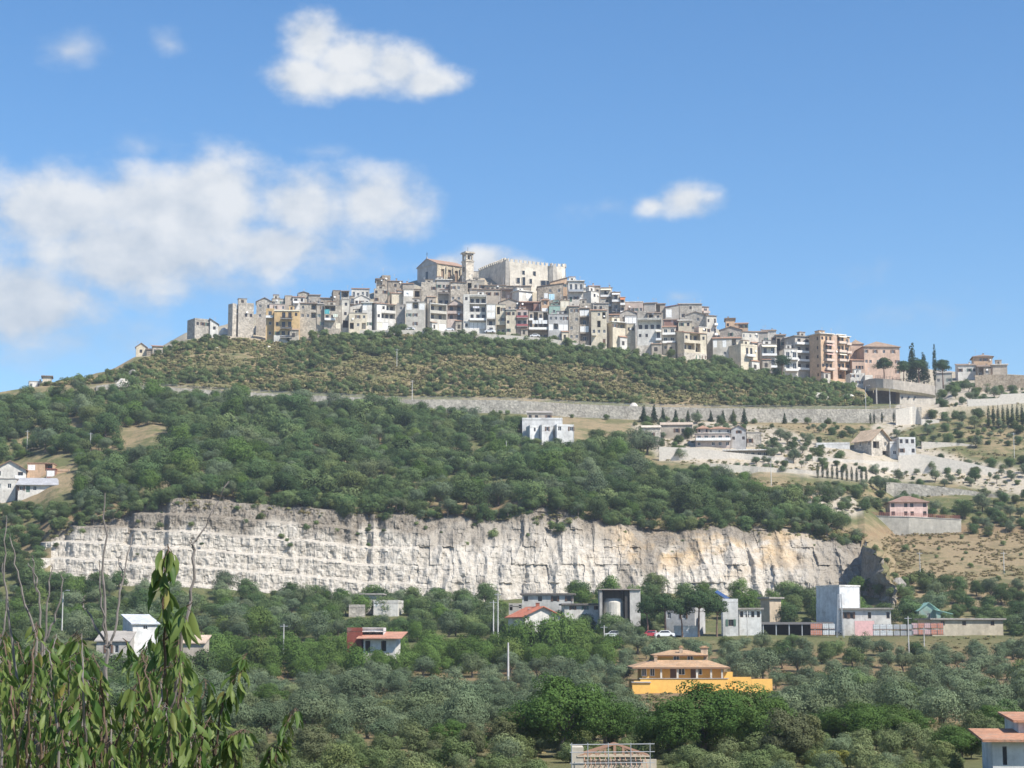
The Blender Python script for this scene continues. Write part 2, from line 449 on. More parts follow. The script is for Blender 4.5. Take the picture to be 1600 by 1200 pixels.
def cliff_material():
    m, nt, b = nodes('quarry_limestone')
    g = nt.nodes.new('ShaderNodeNewGeometry'); pos = g.outputs['Position']
    at = nt.nodes.new('ShaderNodeAttribute'); at.attribute_name = 'weather_shade'
    ao = nt.nodes.new('ShaderNodeAttribute'); ao.attribute_name = 'ochre'
    n1 = tex(nt, 'noise', .12, pos, 5, .6); n2 = tex(nt, 'noise', .7, pos, 6, .68, (1, 1, .45)); n3 = tex(nt, 'noise', 2.6, pos, 5, .7, (1, 1, .5))
    base = mixc(nt, rng(nt, n2.outputs[0], .36, .62, 0, 1), (.40, .36, .30), (.55, .505, .435))
    base = mixc(nt, rng(nt, n3.outputs[0], .55, .75, 0, .45), base, (.30, .27, .23))
    oc = mth(nt, 'MULTIPLY', ao.outputs['Fac'], rng(nt, n1.outputs[0], .42, .58, .1, 1, True))
    base = mixc(nt, oc, base, mixc(nt, rng(nt, n2.outputs[0], .35, .65, 0, 1), (.36, .25, .14), (.54, .42, .27)))
    cr = tex(nt, 'noise', 1.1, pos, 3, .6, (1.6, 1.6, .28))
    crk = mth(nt, 'ABSOLUTE', mth(nt, 'SUBTRACT', cr.outputs[0], .5))
    base = mixc(nt, rng(nt, crk, 0, .02, .5, 0), base, (.17, .15, .125))
    hz = tex(nt, 'noise', 1.0, pos, 2, .5, (.07, .07, .42))
    crh = mth(nt, 'ABSOLUTE', mth(nt, 'SUBTRACT', hz.outputs[0], .5))
    base = mixc(nt, rng(nt, crh, 0, .016, .6, 0), base, (.22, .195, .165))
    wf = mth(nt, 'MULTIPLY', at.outputs['Fac'], rng(nt, n2.outputs[0], .34, .56, .6, 1, True))
    base = mixc(nt, wf, base, mixc(nt, rng(nt, n3.outputs[0], .4, .6, 0, 1), (.13, .11, .085), (.26, .225, .18)))
    nt.links.new(base, b.inputs['Base Color'])
    b.inputs['Roughness'].default_value = .95; b.inputs['Specular IOR Level'].default_value = .15
    h = mth(nt, 'ADD', n2.outputs[0], mth(nt, 'MULTIPLY', n3.outputs[0], .5))
    bump(nt, b, h, .9, .5)
    return m
def in_poly(x, y, poly):
    c = False; n = len(poly); j = n - 1
    for i in range(n):
        xi, yi = poly[i]; xj, yj = poly[j]
        if (yi > y) != (yj > y) and x < (xj - xi) * (y - yi) / (yj - yi) + xi: c = not c
        j = i
    return c
LIME_ZONES = [  # bare limestone ground and building plots, as areas of the photograph's hillside
    [(985, 665), (1100, 655), (1200, 668), (1330, 700), (1430, 690), (1520, 720), (1610, 735), (1610, 775), (1480, 752), (1350, 755), (1200, 738), (1030, 718), (1010, 690)],
    [(1440, 605), (1520, 600), (1610, 600), (1610, 640), (1500, 650), (1440, 660), (1380, 690), (1360, 668)],
    [(340, 500), (410, 500), (412, 530), (350, 530)], [(1240, 612), (1290, 610), (1340, 625), (1330, 634), (1250, 630)],
    [(790, 700), (815, 694), (822, 722), (800, 726)], [(1330, 775), (1350, 800), (1300, 815), (1240, 772)]]
EARTH_ZONES = [[(380, 1040), (1000, 1020), (1700, 1000), (1700, 1140), (900, 1170), (380, 1150)],
               [(600, 640), (700, 650), (740, 720), (600, 720), (450, 700)]]
LUSH_ZONES = [[(-300, 880), (1000, 935), (1360, 930), (1370, 990), (1700, 960), (1700, 1020), (-300, 1300)], [(-300, 1140), (1900, 1140), (1900, 1400), (-300, 1400)]]
DRY_ZONES = [[(1360, 825), (1900, 825), (1900, 940), (1400, 940)], [(140, 560), (300, 540), (1000, 560), (1210, 600), (1060, 634), (700, 622), (180, 600)],
             [(680, 640), (735, 650), (720, 715), (670, 710)]]
def build_terrain():
    nc = 640
    a = np.linspace(-.47, .47, nc)
    e0, e1 = P(1340, 880, 480), P(1412, 880, 460)
    a = np.unique(np.concatenate([a, np.linspace(e0.x / e0.y, e1.x / e1.y, 60)])); nc = len(a)
    Ys, Zs = knots(a)
    nsub = [2, 3, 6, 8, 8, 4, 3, 5, 5, 12, 6, 2, 24, 24, 2, 1, 4, 3, 14, 12, 2, 4, 14, 3, 3, 3, 4][:len(ROWS) - 1]
    YY, ZZ, kk = [], [], []
    for r in range(len(ROWS) - 1):
        n = nsub[r]
        for i in range(n):
            t = i / n
            YY.append(Ys[r] * (1 - t) + Ys[r + 1] * t); ZZ.append(Zs[r] * (1 - t) + Zs[r + 1] * t); kk.append(r)
    YY.append(Ys[-1]); ZZ.append(Zs[-1]); kk.append(len(ROWS) - 1)
    YY, ZZ = np.array(YY), np.array(ZZ); nr = len(YY)
    XX = YY * a[None, :]
    lush = np.zeros((nr, nc)); lime = np.zeros((nr, nc)); earth = np.zeros((nr, nc))
    PX, PY = proj(XX, YY, ZZ)
    for i in range(nr):
        y0 = YY[i, nc // 2]
        amp = 0.0
        if 120 < y0 < 470: amp = .35
        if 505 < y0 < 684: amp = 1.1
        if 705 < y0 < 775: amp = 1.0
        for j in range(nc):
            if kk[i] in (9, 10) and e0.x / e0.y < a[j] < e1.x / e1.y:
                d = 2.4 * fbm(YY[i, j] * .15, ZZ[i, j] * .13, 6, 4) + 1.6 * (mnoise.cell_vector(Vector((YY[i, j] * .28, 3, ZZ[i, j] * .3))).x - .5); YY[i, j] -= d; XX[i, j] += .8 * d
            if amp: ZZ[i, j] += amp * fbm(XX[i, j] * .05, YY[i, j] * .05, 3.1, 4)
            x, y = PX[i, j], PY[i, j]
            l = .5
            if 100 < y0 < 900:
                if any(in_poly(x, y, z) for z in LUSH_ZONES): l = .85
                if any(in_poly(x, y, z) for z in DRY_ZONES): l = .36 if x > 1350 else .46
                if any(in_poly(x, y, z) for z in LIME_ZONES): lime[i, j] = 1
                if any(in_poly(x, y, z) for z in EARTH_ZONES): earth[i, j] = 1
                if 505 < y0 < 690 and 0 < x < 1000: l = max(l, .42)
            lush[i, j] = l
            if kk[i] in (11, 12) and 500 < y0 < 516: earth[i, j] = 1; lush[i, j] = .2
            if kk[i] in (16, 17): lime[i, j] = max(lime[i, j], .5)
            if kk[i] in (20, 21, 22, 23): lime[i, j] = .8
    def blur(A, n):
        for _ in range(n):
            B = np.pad(A, 1, mode='edge'); A = (B[1:-1, 1:-1] * 2 + B[:-2, 1:-1] + B[2:, 1:-1] + B[1:-1, :-2] + B[1:-1, 2:]) / 6
        return A
    lush, lime, earth = blur(lush, 4), blur(lime, 2), blur(earth, 6)
    v = np.stack([XX, YY, ZZ], -1).reshape(-1, 3)
    f, fm = [], []
    for i in range(nr - 1):
        cliff = kk[i] in (9, 10)
        for j in range(nc - 1):
            if cliff and A_L + .004 < a[j] and a[j + 1] < A_R - .002: continue
            f.append((i * nc + j, i * nc + j + 1, (i + 1) * nc + j + 1, (i + 1) * nc + j)); fm.append(1 if kk[i] == 9 and e0.x / e0.y < a[j] < e1.x / e1.y else 0)
    me = bpy.data.meshes.new('hillside')
    me.from_pydata(v.tolist(), [], f)
    for nm, arr in (('lush', lush), ('lime', lime), ('earth', earth)):
        at = me.attributes.new(nm, 'FLOAT', 'POINT'); at.data.foreach_set('value', arr.reshape(-1).astype(np.float32))
    me.polygons.foreach_set('use_smooth', [k == 0 for k in fm])
    me.materials.append(terrain_material()); me.materials.append(cliff_material()); me.polygons.foreach_set('material_index', fm)
    at = me.attributes.new('weather_shade', 'FLOAT', 'POINT'); at.data.foreach_set('value', np.full(len(v), .9, np.float32))  # paints the cleft wall's shade into its rock colour, not real weathering
    tag(mesh_obj('hillside', me), 'terraced green and dry grass hillside below the town', kind='structure')
    b = MB(); s = 3100
    b.face([(-s, -s, -16), (s, -s, -16), (s, s, -16), (-s, s, -16)], flat_mat('valley_grass', (.14, .14, .07), 1))
    tag(b.build('valley_ground'), 'flat valley ground reaching the horizon', kind='structure')
build_terrain()

# ------------------------------------------------------------------ quarry cliff
def cliff_base(a, t):
    yb, zb = np.interp(a, rB[0], rB[1]), np.interp(a, rB[0], rB[2])
    yc, zc = np.interp(a, rC[0], rC[1]), np.interp(a, rC[0], rC[2])
    return yb, zb, yc, zc
def cliff_point(px, py):
    """a point of the quarry face seen at a photograph pixel"""
    for Y in np.linspace(474, 512, 120):
        p = P(px, py, Y); a = p.x / p.y
        yb, zb, yc, zc = cliff_base(a, 0)
        t = (p.z - zb) / (zc - zb)
        if Y >= yb + (yc - yb) * max(0, min(1, t)): return p
    return P(px, py, 495)
def build_cliff():
    nc, nr = 900, 110
    a = np.linspace(A_L - .001, A_R + .004, nc); t = np.linspace(-.12, 1.004, nr)
    v = np.zeros((nr, nc, 3)); W = np.zeros((nr, nc)); O = np.zeros((nr, nc))
    for j in range(nc):
        yb, zb, yc, zc = cliff_base(a[j], 0)
        pxj = 800 + a[j] * FPX
        bench = max(0.0, min(1.0, (700 - pxj) / 120.0))      # quarried benches on the left half
        for i in range(nr):
            tt = t[i]; z = zb + (zc - zb) * tt; hgt = zc - zb
            tc = max(0.0, min(1.0, tt))
            # five working benches, each a steep face and a narrow ledge
            wob = .035 * fbm(a[j] * 40, 2.0, .5, 3)
            def stepf(zz):
                q = (zz + 1.2 * wob * 20 + .012 * (pxj - 300)) / 4.6
                return math.floor(q) + min(1.0, max(0.0, (q - math.floor(q) - .85) / .15))
            st = (stepf(zb + (zc - zb) * tc) - stepf(zb)) / max(.5, stepf(zc) - stepf(zb))
            g = bench * (.72 * st + .28 * tc) + (1 - bench) * (tc ** 1.25)
            if tc > .8: g += (tc - .8) * .25
            Y = yb + (yc - yb) * g
            X = a[j] * Y
            rough = max(.3, 1.25 - .9 * bench)
            d = 2.2 * rough * fbm(X * .045, 11.0, z * .03, 3)
            d += 1.0 * rough * (1 - abs(fbm(X * .16, 4.0, z * .055, 3)) * 2.2)
            # fractured blocks
            c1 = mnoise.cell_vector(Vector((X * .33 + .25 * fbm(X * .2, 0, z * .2, 2), 0, z * .21)))
            c2 = mnoise.cell_vector(Vector((X * .85 + 5.1, 1, z * .62)))
            d += .8 * rough * (c1.x - .5) + .36 * (c2.x - .5)
            d += .35 * fbm(X * .9, 7, z * .7, 3)
            if pxj > 1180:      # rough bulging rock at the quarry's right end
                d += min(1, (pxj - 1180) / 60) * 2.2 * fbm(X * .09, 2.5, z * .09, 4)
            d *= min(1, max(0, (tt + .12) * 6)) * min(1, max(.05, (1.01 - tt) * 9))
            Y -= d
            v[i, j] = (a[j] * Y, Y, z)
            lim = .76 + .22 * fbm(X * .06, 5.0, 1.0, 3)
            if 200 < pxj < 560: lim -= .16
            W[i, j] = max(0, min(1, (tt - lim) / .12))
            if pxj > 1230: W[i, j] = max(W[i, j], .75 * min(1, (pxj - 1230) / 60))
            if 720 < pxj < 960: W[i, j] = max(W[i, j], .6 * max(0, min(1, (tt - .62) / .1)))
            if pxj > 620:
                pn = fbm(X * .075 + 3, 9.0, z * .045, 4); W[i, j] = max(W[i, j], .8 * max(0, min(1, (pn - .12) / .2)) * min(1, (pxj - 620) / 80))
            O[i, j] = max(0, min(1, (pxj - 880) / 120)) * max(0, min(1, (1300 - pxj) / 80)) * max(0, min(1, (tt - .15) / .4))
    f = [(i * nc + j, i * nc + j + 1, (i + 1) * nc + j + 1, (i + 1) * nc + j) for i in range(nr - 1) for j in range(nc - 1)]
    me = bpy.data.meshes.new('quarry_cliff'); me.from_pydata(v.reshape(-1, 3).tolist(), [], f)
    for nm, arr in (('weather_shade', W), ('ochre', O)):
        at = me.attributes.new(nm, 'FLOAT', 'POINT'); at.data.foreach_set('value', arr.reshape(-1).astype(np.float32))
    me.materials.append(cliff_material())
    tag(mesh_obj('quarry_cliff', me), 'pale limestone quarry face cut into the hillside', kind='structure')
build_cliff()

# ------------------------------------------------------------------ road and strips that follow the hill
def strip_points(p0, p1, n, pyk, Yk, dY=0.0, dz=0.0):
    out = []
    for i in range(n + 1):
        px = p0 + (p1 - p0) * i / n
        p = P(px, np.interp(px, *zip(*pyk)), np.interp(px, *zip(*Yk)))
        k = (p.y + dY) / p.y
        out.append(Vector((p.x * k, p.y + dY, p.z + dz)))
    return out
def ribbon(a, b, mat, name, th=0):
    m = MB()
    for i in range(len(a) - 1): m.face([a[i], a[i + 1], b[i + 1], b[i]], mat)
    return m.build(name)
ra = strip_points(-300, 1440, 150, WT_PY, shift(W_Y, .5), .35, .06); rb_ = strip_points(-300, 1440, 150, WT_PY, shift(W_Y, .5), 7.0, .16)
tag(ribbon(ra, rb_, ASPH, 'hill_road'), 'narrow asphalt road running across the hill below the town', kind='structure')
def wall_strip(name, label, base, top, th, mat, cat='wall', group=None, cap=None):
    """a wall between two matching polylines (base and top), th metres thick, backwards"""
    root = empty(name, base[len(base) // 2])
    o = root.location.copy()
    m = MB(); n = len(base)
    back = Vector((0, th, 0))
    for i in range(n - 1):
        b0, b1, t0, t1 = [q - o for q in (base[i], base[i + 1], top[i], top[i + 1])]
        m.face([b0, b1, t1, t0], mat); m.face([t0, t1, t1 + back, t0 + back], mat); m.face([b1 + back, b0 + back, t0 + back, t1 + back], mat)
    for i, s in ((0, 1), (n - 1, -1)):
        b0, t0 = base[i] - o, top[i] - o
        m.face([b0, t0, t0 + back, b0 + back] if s > 0 else [b0, b0 + back, t0 + back, t0], mat)
    m.build('wall', root)
    if cap:
        c = MB(); up = Vector((0, 0, .18)); fr = Vector((0, -.12, 0))
        for i in range(n - 1):
            t0, t1 = top[i] - o, top[i + 1] - o
            c.face([t0 + fr, t1 + fr, t1 + fr + up, t0 + fr + up], cap); c.face([t0 + fr + up, t1 + fr + up, t1 + back + up, t0 + back + up], cap)
            c.face([t1 + back * 1.05, t0 + back * 1.05, t0 + back * 1.05 + up, t1 + back * 1.05 + up], cap)
        c.build('coping', root)
    tag(root, label, cat, group)
    return root
def sl(pts, d): return [p + Vector(d) for p in pts]
LIMEW = wall_mat((.48, .44, .37), True); LIMEW2 = flat_mat('limestone_wall', (.62, .565, .485), .95, 0, .14); LIMEW3 = flat_mat('limestone_wall_low', (.56, .51, .43), .95, 0, .16)
# ------------------------------------------------------------------ buildings
ST, SG, SB = ((.48, .425, .345), 1), ((.46, .42, .36), 1), ((.37, .315, .25), 1)
PL, WH, CR, YL, PK, OR, GY, BL, SA, TN = ((.58, .54, .465), 0), ((.70, .665, .60), 0), ((.67, .59, .45), 0), ((.64, .45, .23), 0), ((.58, .47, .405), 0), ((.60, .415, .27), 0), ((.48, .44, .385), 0), ((.48, .47, .455), 0), ((.63, .455, .345), 0), ((.48, .415, .335), 0)
LS = ((.56, .505, .425), 1); RD = ((.33, .19, .15), 0); GRN = ((.33, .47, .40), 0)
RT, RB, RG, RR, RW, RS = (.34, .20, .135), (.23, .17, .13), (.34, .31, .275), (.27, .075, .07), (.70, .68, .63), (.30, .215, .155)
WINC = {}
def window_mesh(w, h, fr):
    k = (round(w, 1), round(h, 1), fr.name)
    if k not in WINC:
        w, h = k[0], k[1]; t = .09
        b = MB(); b.box(0, t, 0, .1, 0, h, fr); b.box(w - t, w, 0, .1, 0, h, fr); b.box(t, w - t, 0, .1, 0, t, fr); b.box(t, w - t, 0, .1, h - t, h, fr)
        if w > .7: b.box(w / 2 - .035, w / 2 + .035, .01, .09, t, h - t, fr)
        p = MB(); p.box(t * .8, w - t * .8, .045, .07, t * .8, h - t * .8, GLASS)
        WINC[k] = (b.mesh('window'), p.mesh('pane'), w, h)
    return WINC[k]
SHUT = {}
def shutter_mesh(w, h, mat):
    k = (round(w, 1), round(h, 1), mat.name)
    if k not in SHUT:
        b = MB(); b.box(0, k[0], -.06, 0, 0, k[1], mat)
        for i in range(5): b.box(.05, k[0] - .05, -.085, -.06, k[1] * (.08 + .18 * i), k[1] * (.18 + .18 * i), mat)
        SHUT[k] = b.mesh('shutter')
    return SHUT[k]
def rot2(x, y, a): return x * math.cos(a) - y * math.sin(a), x * math.sin(a) + y * math.cos(a)
def block(root, corner, yaw, W, D, H, found, wall, roof, rcol, fac, rnd, left='', rail=None, awn=None, over=None, rise=None, frame=None, nochim=False, plinth=None, cornice=None, extra=False):
    """one volume of a building. corner: its front left corner at facade base (world); found: metres of wall below it"""
    wm = wall_mat(*wall) if isinstance(wall, tuple) else wall
    rm = roof_mat(rcol)
    off0 = Vector(corner) - root.location
    def put(name, me, x, y, z, parent=None, dr=0.0):
        o = bpy.data.objects.new(name, me)
        if parent is None:
            a, b = rot2(x, y, yaw); o.location = (off0.x + a, off0.y + b, off0.z + z); o.rotation_euler = (0, 0, yaw + dr); link(o, root)
        else:
            o.location = (x, y, z); link(o, parent)
        return o
    fr = frame or (WHITE if rnd.random() < .45 else BROWNW)
    rows = [r for r in fac.split('/')] if fac else []
    nR = max(1, len(rows)); rh = H / nR
    op = []     # openings: x0, x1, z0, z1, depth
    todo = []
    for ri, row in enumerate(rows):
        z0 = H - (ri + 1) * rh; nC = max(1, len(row)); cw = W / nC; c = 0
        while c < nC:
            ch = row[c]; e = c
            while e + 1 < nC and row[e + 1] == ch and ch in 'bBrlLnx': e += 1
            xa, xb = c * cw, (e + 1) * cw; n = e - c + 1
            jit = rnd.uniform(-.05, .05)
            if ch == '.' and extra and rh > 2.2 and cw > 1.8 and rnd.random() < .34: ch = rnd.choice('wwws')
            if ch in 'ws':
                w, h = min(1.05, cw * .55), min(1.35, rh * .5)
                x = (xa + xb) / 2 - w / 2 + jit * cw; z = z0 + rh * .34
                op.append((x, x + w, z, z + h, .2)); todo.append(('win', x, z, w, h, ch))
            elif ch in 'dfG':
                w, h = (min(1.1, cw * .6), min(2.2, rh * .74)) if ch != 'G' else (cw * .66, rh * .78)
                x = (xa + xb) / 2 - w / 2; z = z0 + (.05 if ch != 'f' else rh * .14)
                op.append((x, x + w, z, z + h, .2 if ch != 'G' else 1.6)); todo.append(('door' if ch != 'G' else 'hole', x, z, w, h, ch))
            elif ch == 'g':
                w, h = cw * .82, rh * .74; x = (xa + xb) / 2 - w / 2; z = z0 + .05
                op.append((x, x + w, z, z + h, .25)); todo.append(('garage', x, z, w, h, ch))
            elif ch in 'bBrn':
                for i in range(n):
                    w, h = min(1.5, cw * .55), rh * .70; x = xa + (i + .5) * cw - w / 2; z = z0 + .12
                    op.append((x, x + w, z, z + h, .2)); todo.append(('win', x, z, w, h, 'F'))
                todo.append(('balcony', xa + .04 * cw, z0, xb - xa - .08 * cw, 1.6 if H / nR > 2.4 else 1.1, ch))
            elif ch in 'lL':
                z = z0 + (min(.95, rh * .32) if ch == 'l' else .12)
                x0_, x1_ = xa + .06 * cw, xb - .06 * cw
                op.append((x0_, x1_, z, z0 + rh * .93, 2.1)); todo.append(('loggia', x0_, z, x1_ - x0_, z0 + rh * .93 - z, n))
            elif ch == 'x':
                z = z0 + rh * .12; x0_, x1_ = xa + .06 * cw, xb - .06 * cw
                op.append((x0_, x1_, z, z0 + rh * .82, .12)); todo.append(('blind', x0_, z, x1_ - x0_, rh * .7, n))
            c = e + 1
    # wall mesh: front with real openings and reveals, then the other sides
    b = MB()
    xs = sorted(set([0, W] + [v for o_ in op for v in o_[:2]])); zs = sorted(set([-found, H] + [v for o_ in op for v in o_[2:4]]))
    for i in range(len(xs) - 1):
        for j in range(len(zs) - 1):
            cx, cz = (xs[i] + xs[i + 1]) / 2, (zs[j] + zs[j + 1]) / 2
            if any(o_[0] < cx < o_[1] and o_[2] < cz < o_[3] for o_ in op): continue
            b.face([(xs[i], 0, zs[j]), (xs[i + 1], 0, zs[j]), (xs[i + 1], 0, zs[j + 1]), (xs[i], 0, zs[j + 1])], wm)
    for (x0, x1, z0, z1, d) in op:
        b.face([(x0, 0, z0), (x0, 0, z1), (x0, d, z1), (x0, d, z0)], wm); b.face([(x1, 0, z1), (x1, 0, z0), (x1, d, z0), (x1, d, z1)], wm)
        b.face([(x0, 0, z0), (x0, d, z0), (x1, d, z0), (x1, 0, z0)], wm); b.face([(x0, 0, z1), (x1, 0, z1), (x1, d, z1), (x0, d, z1)], wm)
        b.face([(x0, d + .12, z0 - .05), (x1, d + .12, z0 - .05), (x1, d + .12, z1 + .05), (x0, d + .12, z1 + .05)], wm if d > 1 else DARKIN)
    b.box(0, W, 0, D, -found, H, wm, skip='ftd')
    ov = over if over is not None else .35
    rf = MB()
    if roof in 'fo':
        o_, th = (.12, .22) if roof == 'f' else (.55, .3)
        if over is not None: o_ = over
        rf.box(-o_, W + o_, -o_, D + o_, H - .04, H + th, rm)
    elif roof == 'p':        # parapet around a sunken deck
        rf.box(0, W, 0, D, H - .75, H - .6, rm); b.box(.01, W - .01, .25, .26, H - .6, H, wm); b.box(0, W, 0, .25, H - .002, H + .06, wm)
        b.box(.0, .25, .25, D, H - .002, H + .06, wm); b.box(W - .25, W, .25, D, H - .002, H + .06, wm)
    else:
        dz = rise if rise is not None else None
        if roof == 'g':
            dz = dz if dz is not None else D * .17
            k = dz / (D / 2)
            b.face([(0, 0, H), (0, D / 2, H + dz), (0, D, H)], wm); b.face([(W, 0, H), (W, D, H), (W, D / 2, H + dz)], wm)
            rf.slab([(-ov, -ov, H - ov * k + .16), (W + ov, -ov, H - ov * k + .16), (W + ov, D / 2, H + dz + .16), (-ov, D / 2, H + dz + .16)], .16, rm)
            rf.slab([(-ov, D / 2, H + dz + .16), (W + ov, D / 2, H + dz + .16), (W + ov, D + ov, H - ov * k + .16), (-ov, D + ov, H - ov * k + .16)], .16, rm)
        elif roof == 'G':
            dz = dz if dz is not None else W * .16
            k = dz / (W / 2)
            b.face([(0, 0, H), (W, 0, H), (W / 2, 0, H + dz)], wm); b.face([(W, D, H), (0, D, H), (W / 2, D, H + dz)], wm)
            rf.slab([(-ov, -ov, H - ov * k + .16), (W / 2, -ov, H + dz + .16), (W / 2, D + ov, H + dz + .16), (-ov, D + ov, H - ov * k + .16)], .16, rm)
            rf.slab([(W / 2, -ov, H + dz + .16), (W + ov, -ov, H - ov * k + .16), (W + ov, D + ov, H - ov * k + .16), (W / 2, D + ov, H + dz + .16)], .16, rm)
        elif roof == 's':
            dz = dz if dz is not None else D * .2
            b.face([(0, 0, H), (0, D, H + dz), (0, D, H)], wm); b.face([(W, 0, H), (W, D, H), (W, D, H + dz)], wm); b.face([(0, D, H), (0, D, H + dz), (W, D, H + dz), (W, D, H)], wm)
            k = dz / D
            rf.slab([(-ov, -ov, H - ov * k + .16), (W + ov, -ov, H - ov * k + .16), (W + ov, D + ov, H + dz + ov * k + .16), (-ov, D + ov, H + dz + ov * k + .16)], .16, rm)
        elif roof in 'SZ':
            dz = dz if dz is not None else W * .2
            l, r_ = (dz, 0) if roof == 'S' else (0, dz)
            b.face([(0, 0, H), (W, 0, H), (W, 0, H + r_)] if roof == 'Z' else [(0, 0, H), (W, 0, H), (0, 0, H + l)], wm)
            b.face([(W, D, H), (0, D, H), (W, D, H + r_)] if roof == 'Z' else [(W, D, H), (0, D, H), (0, D, H + l)], wm)
            if l: b.face([(0, 0, H), (0, 0, H + l), (0, D, H + l), (0, D, H)], wm)
            else: b.face([(W, 0, H), (W, D, H), (W, D, H + r_), (W, 0, H + r_)], wm)
            rf.slab([(-ov, -ov, H + l + .16), (W + ov, -ov, H + r_ + .16), (W + ov, D + ov, H + r_ + .16), (-ov, D + ov, H + l + .16)], .16, rm)
        elif roof == 'h':
            dz = dz if dz is not None else min(W, D) * .2
            o_ = ov; q = min(W, D) / 2; e = H - o_ * dz / q + .16
            c = [(-o_, -o_, e), (W + o_, -o_, e), (W + o_, D + o_, e), (-o_, D + o_, e)]
            if W >= D: r1, r2 = (D / 2, D / 2, H + dz + .16), (W - D / 2, D / 2, H + dz + .16)
            else: r1, r2 = (W / 2, W / 2, H + dz + .16), (W / 2, D - W / 2, H + dz + .16)
            if W >= D: fs = [[c[0], c[1], r2, r1], [c[1], c[2], r2], [c[2], c[3], r1, r2], [c[3], c[0], r1]]
            else: fs = [[c[0], c[1], r1], [c[1], c[2], r2, r1], [c[2], c[3], r2], [c[3], c[0], r1, r2]]
            for f in fs: rf.face(f, rm)
            rf.face([c[3], c[2], c[1], c[0]], rm); rf.box(-o_, W + o_, -o_, D + o_, e - .16, e - .01, rm)
    put('wall', b.mesh('wall'), 0, 0, 0)
    if rf.f:
        ro = put('roof', rf.mesh('roof'), 0, 0, 0)
        if not nochim and W > 3.5 and rnd.random() < .75:
            cb = MB(); s = .32; h = rnd.uniform(.8, 1.5)
            cb.box(-s, s, -s, s, 0, h, wm); cb.box(-s - .1, s + .1, -s - .1, s + .1, h, h + .12, rm)
            put('chimney', cb.mesh('chimney'), W * rnd.uniform(.15, .85), D * rnd.uniform(.35, .65), H + (.2 if roof in 'fop' else .45), ro)
    if extra is True and roof in 'fop' and W > 4.5 and rnd.random() < .6:
        rw, rd_, hh = rnd.uniform(2.0, 3.6), rnd.uniform(2.0, 3.4), rnd.uniform(1.7, 2.5)
        q = MB(); q.box(0, rw, 0, rd_, 0, hh, wm); q.box(-.2, rw + .2, -.2, rd_ + .2, hh, hh + .14, roof_mat(rnd.choice((RT, RB, RG)))); q.box(rw * .3, rw * .65, -.03, 0, .3, hh * .75, DARKIN)
        put('roof_room', q.mesh('roof_room'), rnd.uniform(.2, max(.3, W - rw - .3)), D * .4, H + .05)
    if extra is True and H > 7 and W > 4.5 and D > 4 and rnd.random() < .5:
        aw, ah, ad = rnd.uniform(2.2, min(4.2, W * .6)), rnd.uniform(2.2, 3.6), rnd.uniform(1.2, 2.2); ax = rnd.choice((.1, W - aw - .1)); am = wall_mat(*rnd.choice((PL, CR, ST, TN, WH)))
        q = MB(); q.box(0, aw, -ad, -.01, -found, ah, am); q.slab([(-.2, -ad - .3, ah + .1), (aw + .2, -ad - .3, ah + .1), (aw + .2, -.01, ah + .8), (-.2, -.01, ah + .8)], .14, roof_mat(rnd.choice((RT, RB, RS)))); q.box(aw * .25, aw * .6, -ad - .03, -ad, .2, 1.9, DARKIN)
        put('annex', q.mesh('annex'), ax, 0, 0)
    if extra is True and rnd.random() < .65:
        q = MB(); h = rnd.uniform(2.2, 3.8); q.tube([(0, 0, 0), (0, 0, h)], .045, STEEL, 4)
        for z in (.72, .84, .96): q.box(-.5 * z, .5 * z, -.03, .03, h * z, h * z + .06, STEEL)
        put('aerial', q.mesh('aerial'), W * rnd.uniform(.1, .9), D * rnd.uniform(.3, .6), H + .2)
    if extra is True and rnd.random() < .3:
        q = MB(); q.tube([(0, 0, 0), (0, -.06, .0), (0, -.2, .02)], [.05, .12, .42], WHITE, 10, True); put('satellite_dish', q.mesh('satellite_dish'), W * rnd.uniform(.1, .9), -.1, H * rnd.uniform(.55, .95))
    if extra and rnd.random() < .5:
        q = MB(); x = rnd.choice((.12, W - .12)); q.tube([(0, -.07, -found * .5), (0, -.07, H - .1)], .055, CONC, 5); put('drainpipe', q.mesh('drainpipe'), x, 0, 0)
    if plinth:
        pb = MB(); pb.box(-.06, W + .06, -.06, 0, -found, plinth[0], wall_mat(*plinth[1])); pb.box(-.06, 0, 0, D, -found, plinth[0], wall_mat(*plinth[1]))
        put('plinth', pb.mesh('plinth'), 0, 0, 0)
    if cornice:
        cb = MB(); cb.box(-.25, W + .25, -.25, 0, H - cornice[0], H - .06, cornice[1]); put('cornice', cb.mesh('cornice'), 0, 0, 0)
    for t in todo:
        k, x, z, w, h, ch = t
        if k in ('win', 'door') :
            if k == 'door':
                db = MB(); m_ = rnd.choice((BROWNW, BROWNW, GREENW, WHITE)); db.box(0, w, 0, .06, 0, h, m_); db.box(w * .12, w * .88, -.02, 0, h * .08, h * .42, m_); db.box(w * .12, w * .88, -.02, 0, h * .5, h * .92, m_)
                put('door', db.mesh('door'), x, .14, z)
            else:
                wmsh, pm, w_, h_ = window_mesh(w, h, fr)
                o = put('window', wmsh, x + (w - w_) / 2, .1, z); o.scale = (1, 1, 1)
                put('pane', pm, 0, 0, 0, o)
                if ch == 's' or (ch == 'w' and rnd.random() < .3):
                    sm = shutter_mesh(w * .5, h, BROWNW if rnd.random() < .7 else GREENW)
                    put('shutter', sm, x - w * .52, -.005, z); put('shutter', sm, x + w + .02, -.005, z)
        elif k == 'hole':
            db = MB(); db.box(0, w, 0, .06, 0, h, DARKIN); put('doorway', db.mesh('doorway'), x, 1.5, z)
        elif k == 'garage':
            db = MB(); m_ = rnd.choice((WHITE, CREAM, WHITE)); n = max(3, int(w / .8))
            for i in range(n): db.box(w * i / n + .02, w * (i + 1) / n - .02, 0, .06, 0, h, m_)
